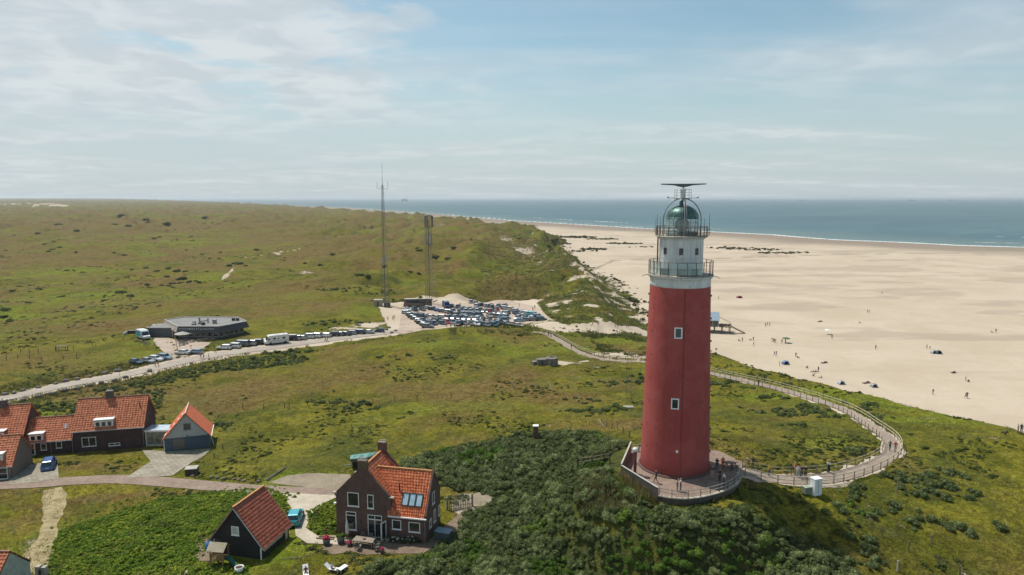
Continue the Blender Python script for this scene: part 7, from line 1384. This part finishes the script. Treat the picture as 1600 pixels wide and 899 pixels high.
BP = [(1122.7,468,'stand','black','black','person in black standing alone far out on the sand near the tower top gallery'),(1196,511,'walk','brown','denim','person in brown walking with two others above the middle of the beach'),(1199,509.5,'walk','black','navy','person in black in the middle of the walking three'),(1202.5,510,'walk','grey','brown','person in grey at the end of the walking three'),(1159.7,534,'stand','brown','denim','person in brown standing beside one sitting near the beach pavilion'),(1154.4,533,'ground','dark red','black','person in dark red sitting on the sand near the beach pavilion'),(1177,533,'stand','black','brown','person in black standing by a sitting companion beyond the pavilion'),(1173,532,'ground','navy','black','person in navy sitting beside the standing one in black'),(1177.5,541.5,'walk','beige','beige','person in beige walking below the standing pair'),
 (1206,534,'walk','pink','white','person in pink at the edge of the group of four'),(1208,535,'stand','dark red','black','person in dark red within the group of four'),(1210,536,'stand','navy','denim','person in navy within the group of four'),(1212,536,'stand','black','brown','person in black, last of the group of four'),(1221.7,537,'stand','black','black','person in black beside the green beach umbrella'),(1227,536.5,'stand','brown','navy','person standing under the green beach umbrella'),(1209.8,556,'walk','black','navy','person in black walking beside one in light blue'),(1212.8,556,'walk','light blue','denim','person in light blue walking beside one in black'),(1218,572,'stand','grey','black','person half hidden behind the dune crest before the blue tent'),
 (1243.4,558,'stand','dark red','black','person in dark red standing beside one sitting in the middle of the beach'),(1246.4,559.5,'ground','black','brown','person in black sitting in the middle of the beach'),(1299.8,529.5,'stand','black','navy','person in black standing alone near the white beach parasol'),(1261,575.5,'ground','brown','black','small dark person sitting alone above the dune crest'),(1270,582,'ground','dark red','black','person in dark red sitting in the busy group by the dune crest'),(1273,583.5,'ground','red','white','person in red sitting in the busy group by the dune crest'),(1275,581.5,'ground','white','navy','person in white sitting in the busy group by the dune crest'),(1278.5,581,'stand','black','navy','person in black standing over the busy group by the dune crest'),(1271,588,'ground','grey','grey','person in grey sitting at the crest edge below the busy group'),(1283,591,'ground','navy','grey','person in navy lying back at the crest edge'),(1119,547,'ground','black','brown','person in black sitting where the dune crest meets the tower'),
 (1343,505,'ground','black','grey','person in black sitting alone on the wide sand'),(1556,520,'stand','black','black','person in black beside a small dark dog'),(1368.3,546.3,'stand','black','navy','person in black bending alone in the middle of the wide sand'),(1448,545,'walk','dark red','navy','person in dark red walking above the two domed tents'),(1453,546,'walk','brown','grey','child in brown beside the walker above the two tents'),(1508.6,595.7,'stand','brown','black','person in brown standing behind one crouching'),(1513,597,'ground','black','dark red','person in black crouching low on the open sand'),(1457.6,617,'walk','dark red','navy','person in dark red walking alone with a long stride'),(1508.8,622.5,'walk','brown','black','person in brown walking close beside another'),(1511,622,'walk','black','dark red','person in black walking close beside the one in brown'),(1590,678,'stand','grey','brown','person in grey at the picture edge beside one in black'),(1595.5,678,'stand','black','black','person in black at the picture edge'),(1571.6,679.5,'ground','black','black','person in black crouching near the pair at the picture edge'),
 (1378,460,'stand','grey','black','person in grey standing very far out'),(1355.6,489.5,'stand','navy','grey','person in navy, first of a far pair'),(1358.6,489.5,'stand','brown','black','person in brown, second of a far pair'),(936,427.5,'ground','black','black','person in black sitting far behind the front dune'),(940.4,427.5,'ground','navy','black','person in navy sitting far behind the front dune'),(974,456,'stand','black','grey','person alone at the foot of the front dune'),(1001,502.5,'stand','black','navy','person in black, first of a pair beside the tower shaft'),(1004,502,'stand','navy','black','person in navy, second of a pair beside the tower shaft')]
for i, (px, py, po, a, b_, lab) in enumerate(BP): person(px, py, po, a, b_, (i * 73) % 360, lab, GB, .72 if 'child' in lab else 1.0, i % 4)
for i, (px, py, a, b_) in enumerate(((961.4,513,'dark red','beige'),(965,512.4,'black','navy'),(979,512,'beige','brown'),(982.6,512,'grey','black'),(926,509,'orange','brown'))): person(px, py, 'walk', a, b_, 20 + i * 40, '%s topped person, %s on the sandy way from the car park to the beach' % (a, ORD[i]), 'people on the sandy beach way', 1, i % 4)
CPP = [(811.5,480,'black','black'),(832.5,486,'brown','grey'),(834,490.5,'navy','black'),(835.7,483,'black','navy'),(786,510.3,'black','brown'),(788,510.3,'grey','navy'),(719,478,'orange','brown'),(616,499,'black','navy'),(606,501,'dark red','black'),(614,500.5,'grey','black')] + [(698 + i * 5.2 + (i * 7) % 3, 512 + (i % 3) * .6, ('orange','black','beige','dark red','navy','brown','white','pink','grey','red','black','light blue')[i], ('brown','navy','black','denim')[i % 4]) for i in range(12)]
for i, (px, py, a, b_) in enumerate(CPP): person(px, py, 'walk' if i % 3 else 'stand', a, b_, (i * 97) % 360, '%s topped person with %s trousers, %s' % (a, b_, 'standing on the open sand of the car park' if i < 10 else '%s along the front edge of the car park' % ORD[i - 10]), 'people in the car park', 1, i % 4)
for px, py, a, b_, rz, lab, po in ((336.5,552.5,'dark red','black',60,'person in dark red walking between parked cars at the verge','walk'),(314,561,'red','grey',200,'person in red walking on the road, first of three before the restaurant','walk'),(318.5,561.5,'red','navy',200,'person in red walking on the road, second of three before the restaurant','walk'),(326.6,560.5,'grey','black',210,'person in grey with a light bag, last of three before the restaurant','stand'),(508.6,534.6,'black','dark red',40,'person in black walking on the road beyond the motorhome','walk'),(511.5,534.6,'dark red','black',40,'person in dark red walking on the road beyond the motorhome','walk'),(243,574,'light grey','black',20,'person in light grey at the rear of the four parked cars','stand'),(248,574,'brown','orange',200,'person in brown at the rear of the four parked cars','stand'),(850,524,'dark red','navy',-40,'person in dark red on the far path near the car park','walk'),(857,526,'black','brown',-40,'person in black on the far path near the car park','walk'),(861,528,'grey','black',-40,'person in grey on the far path near the car park','walk'),(893,546,'black','navy',120,'person in black halfway along the far path','walk')):
    person(px, py, po, a, b_, rz, lab, 'walkers near the road and far path', 1, 1)
for px, py, a, b_, lab in ((284,533,'black','navy','guest in black at the table under the first parasol'),(291,537,'grey','black','guest in grey at the forecourt edge table'),(301,534,'navy','black','guest in navy under the widest parasol'),(224,536,'black','black','guest in black on the deck before the delivery van')): person(px, py, 'stand', a, b_, 90, lab, 'guests on the restaurant terrace', 1, 0)
p = at(520, 893); person(0, 0, 'sit', 'white', 'brown', -15, 'person in a white top resting on the white lounger with a dark hat', None, 1, 0, xyz=(p.x - .12, p.y, p.z - .1))
p = at(478, 899); person(0, 0, 'sit', 'dark red', 'grey', -70, 'person in dark red sitting in the white garden chair at the lower picture edge', None, 1, 1, xyz=(p.x, p.y, p.z - .1))
# dog on the beach
p = at(1550, 520.5); dgm = MB(); dgm.tube([(-.36, 0, .42), (-.15, 0, .44), (.15, 0, .45), (.32, 0, .52), (.42, 0, .64), (.58, 0, .62), (.66, 0, .59)], [.09, .12, .14, .11, .085, .06, .035], 8)
for x_, k in ((-.28, -.05), (.2, .03)):
    for s_ in (-1, 1): dgm.tube([(x_, s_ * .08, .40), (x_ + k, s_ * .085, .22), (x_ - k * .6, s_ * .085, .03)], [.06, .035, .025], 6)
dgm.tube([(-.36, 0, .45), (-.55, 0, .55)], [.03, .015], 5).bar((.42, -.06, .68), (.40, -.07, .76), .03).bar((.42, .06, .68), (.40, .07, .76), .03)
o_ = dgm.build('dog', mat('dark dog coat', (.03, .025, .02), .8), None, p, 2.0); tag(o_, 'small dark dog standing on the sand beside its owner', 'dog')
# ------------------------------------------------------------------ beach tents, parasols, wind screens
def tent(px, py, r_, col, lab, hh=.62, col2=None, rz=0, low=0):
    p = at(px, py) if not low else Vector(atz(px, py + low, 1.55)); p.z = p.z if not low else gz(p.x, p.y); r_ *= .82; o_ = thing('beach_tent', lab, 'tent', p, rz); b = MB()
    vs = []; n_ = 12
    for j, t_ in enumerate(np.linspace(0, 1, 6)):
        for i in range(n_): a = 2 * math.pi * i / n_; q = math.cos(t_ * math.pi / 2); vs.append((r_ * q * math.cos(a), r_ * .8 * q * math.sin(a), r_ * hh * 1.5 * math.sin(t_ * math.pi / 2)))
    fs = [(j * n_ + i, j * n_ + (i + 1) % n_, (j + 1) * n_ + (i + 1) % n_, (j + 1) * n_ + i) for j in range(5) for i in range(n_)]; op = [f for k_, f in enumerate(fs) if not (k_ % n_ in (8, 9) and k_ < 3 * n_)]
    h1 = [f for k_, f in enumerate(op) if k_ % 4 < 2 or not col2]; MB().add(vs, h1, True).build('canopy', mat(lab.split()[0] + ' tent cloth', col, .6), o_)
    if col2: MB().add(vs, [f for f in op if f not in h1], True).build('canopy_panel', mat(lab.split()[0] + ' tent panel', col2, .6), o_)
    MB().box((0, -r_ * .5, .03), (r_ * 1.7, r_ * 1.4, .04)).build('ground_sheet', mat('dark ground sheet', (.06, .06, .065), .8), o_); MB().tube([(r_ * math.cos(t_), -r_ * .15, r_ * hh * 1.52 * math.sin(t_)) for t_ in np.linspace(0, math.pi, 12)], .03, 5).build('tent_pole', DARKM, o_)
tent(1227, 569, 1.6, (.03, .09, .30), 'blue pop up beach tent beside the dune crest', .6, (.20, .28, .45)); tent(1365, 604.5, 1.35, (.10, .16, .22), 'grey blue domed beach tent next to a brown wind screen', .6, (.5, .52, .52)); tent(1458.5, 552, 1.45, (.38, .40, .40), 'pale grey domed tent, paired with the dark teal one', .6); tent(1466, 552.5, 1.5, (.012, .07, .085), 'dark teal domed tent, paired with the pale grey one', .6)
tent(1522, 675, 1.7, (.02, .30, .30), 'turquoise beach shelter behind the dune crest with two tone panels', .62, (.25, .42, .40), low=4); tent(1314, 597, 1.4, (.42, .48, .52), 'whitish tent half hidden by the dune crest', .6, low=3); tent(1155, 465.5, 2.1, (.22, .015, .02), 'red beach tent far out beside the tower', .42)
def beach_parasol(px, py, r_, col, lab):
    p = at(px, py); o_ = thing('beach_parasol', lab, 'parasol', p); MB().tube([(0, 0, 0), (0, 0, 2.0)], .025, 6).build('pole', GREYM, o_); MB().lathe([(r_, 1.65), (r_ * .6, 1.95), (.03, 2.08)], n=10, sm=False).build('canopy', mat(lab.split()[0] + ' parasol cloth', col, .8), o_)
beach_parasol(1228, 536, 1.5, (.035, .09, .03), 'green beach umbrella over a standing person'); beach_parasol(1293, 522.5, 1.2, (.66, .66, .64), 'white beach parasol standing alone on the wide sand')
for px, py, l_, lab, c_ in ((1354,599,2.6,'brown cloth wind screen on the sand beside the grey blue tent',(.14,.08,.06)),(1288,567.5,2.4,'dark beach mat and bags lying alone above the dune crest',(.10,.06,.045)),(1490,583,1.6,'small dark heap of towels in the middle of the open sand',(.06,.05,.05)),(1281,503,2.4,'dark low strip of beach gear far out on the sand',(.12,.09,.06))):
    p = at(px, py); o_ = MB().box((0, 0, .08), (l_, .9, .16)).box((l_ * .2, .1, .3), (l_ * .4, .25, .4)).box((-l_ * .35, -.2, .22), (.4, .35, .3)).build('beach_gear', mat(lab[:10] + ' cloth', c_, .9), None, p, .3); tag(o_, lab, 'beach gear')
# beach pavilion on stilts
PV = thing('beach_pavilion', 'glazed beach pavilion on stilts with an open deck, partly behind the tower', 'pavilion', (81.6, 267.5, 1.4), R(-14)); WG_ = mat('silvery pavilion boards', (.26, .28, .30), .7)
MB().box((-5.0, 3, 2.9), (11, 7, .35)).build('floor', WOODD, PV); MB().add([(x, y, z) for x in (-10.5, .6) for y, z in ((-.4, 3.05), (6.4, 3.05), (6.4, 5.6), (3, 8.0), (-.4, 5.6))], [(4, 3, 2, 1, 0), (5, 6, 7, 8, 9), (0, 5, 9, 4), (1, 2, 7, 6), (4, 9, 8, 3), (3, 8, 7, 2)]).build('wall', WG_, PV)
MB().add([(-10.8, -1.0, 5.3), (.9, -1.0, 5.3), (.9, 3, 8.15), (-10.8, 3, 8.15), (.9, 7.0, 5.3), (-10.8, 7.0, 5.3)], [(0, 1, 2, 3), (3, 2, 4, 5)]).build('roof', mat('blue grey pavilion roof', (.22, .29, .35), .5), PV)
for i in range(5): MB().box((-9.4 + i * 2.2, -.45, 4.3), (1.8, .08, 2.0)).build('window', GLASS_D, PV)
MB().box((3.1, 2.2, 2.9), (4.6, 6.5, .25)).build('deck', WOODD, PV)
for i in range(6):
    for y_ in (-.6, 5.2): MB().box((-9.5 + i * 2.9, y_, 1.0), (.28, .28, 3.6)).build('stilt', WOODD, PV)
for i in range(9): MB().box((.9 + i * .56, -1.0, 3.5), (.1, .1, 1.2)).build('railing_post', WOODD, PV)
for z_ in (3.6, 4.05): MB().bar((.8, -1.0, z_), (5.4, -1.0, z_), .09).build('rail', WOODD, PV); MB().bar((5.4, -1.0, z_), (5.4, 5.4, z_), .09).build('rail', WOODD, PV)
b = MB(); b.bar((5.4, 0, 3.0), (11, 1, .2), .12, .3).bar((5.4, 1.8, 3.0), (11, 2.8, .2), .12, .3); b.build('stair_stringer', WOODD, PV)
for i in range(9): MB().box((5.8 + i * .62, 1 + i * .11, 2.85 - i * .31), (.35, 1.8, .06)).build('step', WOODD, PV)
MB().bar((1.0, 1, 6.2), (5.2, 1, 4.2), .1).bar((1.0, 4, 6.2), (5.2, 4, 4.2), .1).build('awning_frame', WOODD, PV)
for i in range(3): MB().box((1.9 + i * 1.4, 1.5, 3.4), (1.2, .7, .8)).build('deck_table', mat('deck furniture', (.1, .085, .07), .8), PV)
# ------------------------------------------------------------------ fences and lone posts of the meadow
def posts(name, lab, pts, h_=1.1, w_=.11, step=4.0, wire=(), mt_=None): return fence(name, lab, 'fence', W2(pts), h_, wire, w_, .02, mt_ or WOODD, mt_ or WOODD, step, lean=.05)
posts('wire_fence', 'line of dark posts and thin wires crossing the meadow behind the garage', [(380,640),(450,637),(560,632),(640,628),(705,621)], 1.3, .13, 4.5, (1.1,))
posts('wire_fence', 'wire fence running down the slope at the lower corner beyond the shrubs', [(1378,838),(1402,852),(1438,872),(1472,888),(1500,902)], 1.3, .12, 2.6, (1.15, .7))
posts('wire_fence', 'short posts along the worn strip above the thicket', [(940,662),(965,672),(984,684)], 1.1, .1, 2.4, ())
posts('wire_fence', 'posts standing in the brown grass before the restaurant deck', [(5,548),(60,552),(110,548),(150,543)], 1.5, .14, 5, ())
posts('wire_fence', 'second row of posts in the brown grass nearer the dune road', [(10,562),(70,566),(120,560)], 1.5, .14, 5.5, ())
fence('rail_fence', 'dark double rail fence running through the thicket towards the terrace', 'fence', W2([(903,733),(920,731),(938,727),(953,724)]), 1.5, (1.4, .9), .12, .1, DARKM, WOODD, 1.8)
for px, py, h_, lab in ((1402,771,1.5,'lone wooden post on the grass slope right of the cabinets'),(1402,893,1.2,'thick pale post at the lower picture edge on the slope'),(1295,681,1.0,'lone dark post in the meadow inside the path loop'),(832,609,1.2,'thin post in the meadow before the bunker'),(800,605,1.2,'thin post in the meadow left of the pale board'),(452,640,1.6,'thick short post in the meadow behind the garage'),(1455,848,.9,'low post among the slope shrubs'),(348,702,.9,'thin stake on the grass beside the garage, nearest the wall'),(335,716,.9,'thin stake on the grass beside the garage, nearest the timber box')):
    p = at(px, py); o_ = MB().box((0, 0, h_ / 2), (.14, .14, h_)).box((0, 0, h_ + .01), (.17, .17, .04)).build('wooden_post', WOODD if 'pale' not in lab else CONC, None, p, .3); tag(o_, lab, 'post')
p = at(862, 610); o_ = MB().bar((0, 0, 0), (-.7, .3, 2.0), .22, .08).build('leaning_board', WHITE2, None, p); tag(o_, 'pale leaning board standing in the meadow below the bunker', 'board')
p = at(944, 668); o_ = MB().bar((0, 0, 0), (-.9, .5, 1.3), .1, .1).build('leaning_rail', WHITE2, None, p); tag(o_, 'white leaning barrier bar at the upper rim of the thicket', 'barrier')
p = at(97, 548); o_ = thing('feeding_rack', 'small brown open rack in the grass before the restaurant', 'rack', p); MB().box((0, 0, 1.4), (3.2, 1.2, .12)).build('top', WOODD, o_)
for sx in (-1, 1):
    for sy in (-1, 1): MB().box((sx * 1.45, sy * .5, .7), (.14, .14, 1.5)).build('leg', WOODD, o_)
p = at(982, 727); 
# ------------------------------------------------------------------ far out at sea
def ship(px, d, l_, h_, lab, kind='ship'):
    a = (px - 800) / FL / CP; o_ = thing('cargo_ship' if kind == 'ship' else 'offshore_platform', lab, kind, (a * d, d, 0)); c_ = mat('hazy ship steel', (.12, .14, .16), .7)
    if kind == 'ship': MB().add([(-l_ / 2, -6, 0), (l_ / 2 - 8, -6, 0), (l_ / 2, 0, 8), (l_ / 2 - 8, 6, 0), (-l_ / 2, 6, 0), (-l_ / 2, -7, 8), (l_ / 2 - 10, -7, 8), (l_ / 2 - 10, 7, 8), (-l_ / 2, 7, 8)], [(0, 1, 6, 5), (1, 2, 6), (2, 3, 7), (3, 4, 8, 7), (4, 0, 5, 8), (5, 6, 2, 7, 8)]).build('hull', c_, o_); MB().box((-l_ / 2 + 10, 0, 8 + h_ / 2), (14, 12, h_)).build('bridge', c_, o_); MB().box((5, 0, 11), (l_ * .55, 12, 6)).build('cargo', c_, o_)
    else:
        for sx in (-1, 1):
            for sy in (-1, 1): MB().box((sx * 28, sy * 18, 10), (6, 6, 24)).build('leg', c_, o_)
        MB().box((0, 0, 24), (90, 45, 10)).build('deck', c_, o_); MB().box((-15, 0, 34), (30, 30, 12)).build('module', c_, o_); MB().bar((20, 0, 28), (26, 0, 62), 6).build('derrick', c_, o_)
ship(635, 9500, 100, 20, 'hazy offshore platform on the horizon above the car park', 'platform'); ship(1246, 13500, 120, 16, 'faint cargo ship on the horizon, first of three right of the tower'); ship(1415, 12500, 140, 18, 'faint cargo ship on the horizon, middle one of the three right of the tower'); ship(1475, 13500, 120, 16, 'faint cargo ship on the horizon, last of the three towards the picture edge')
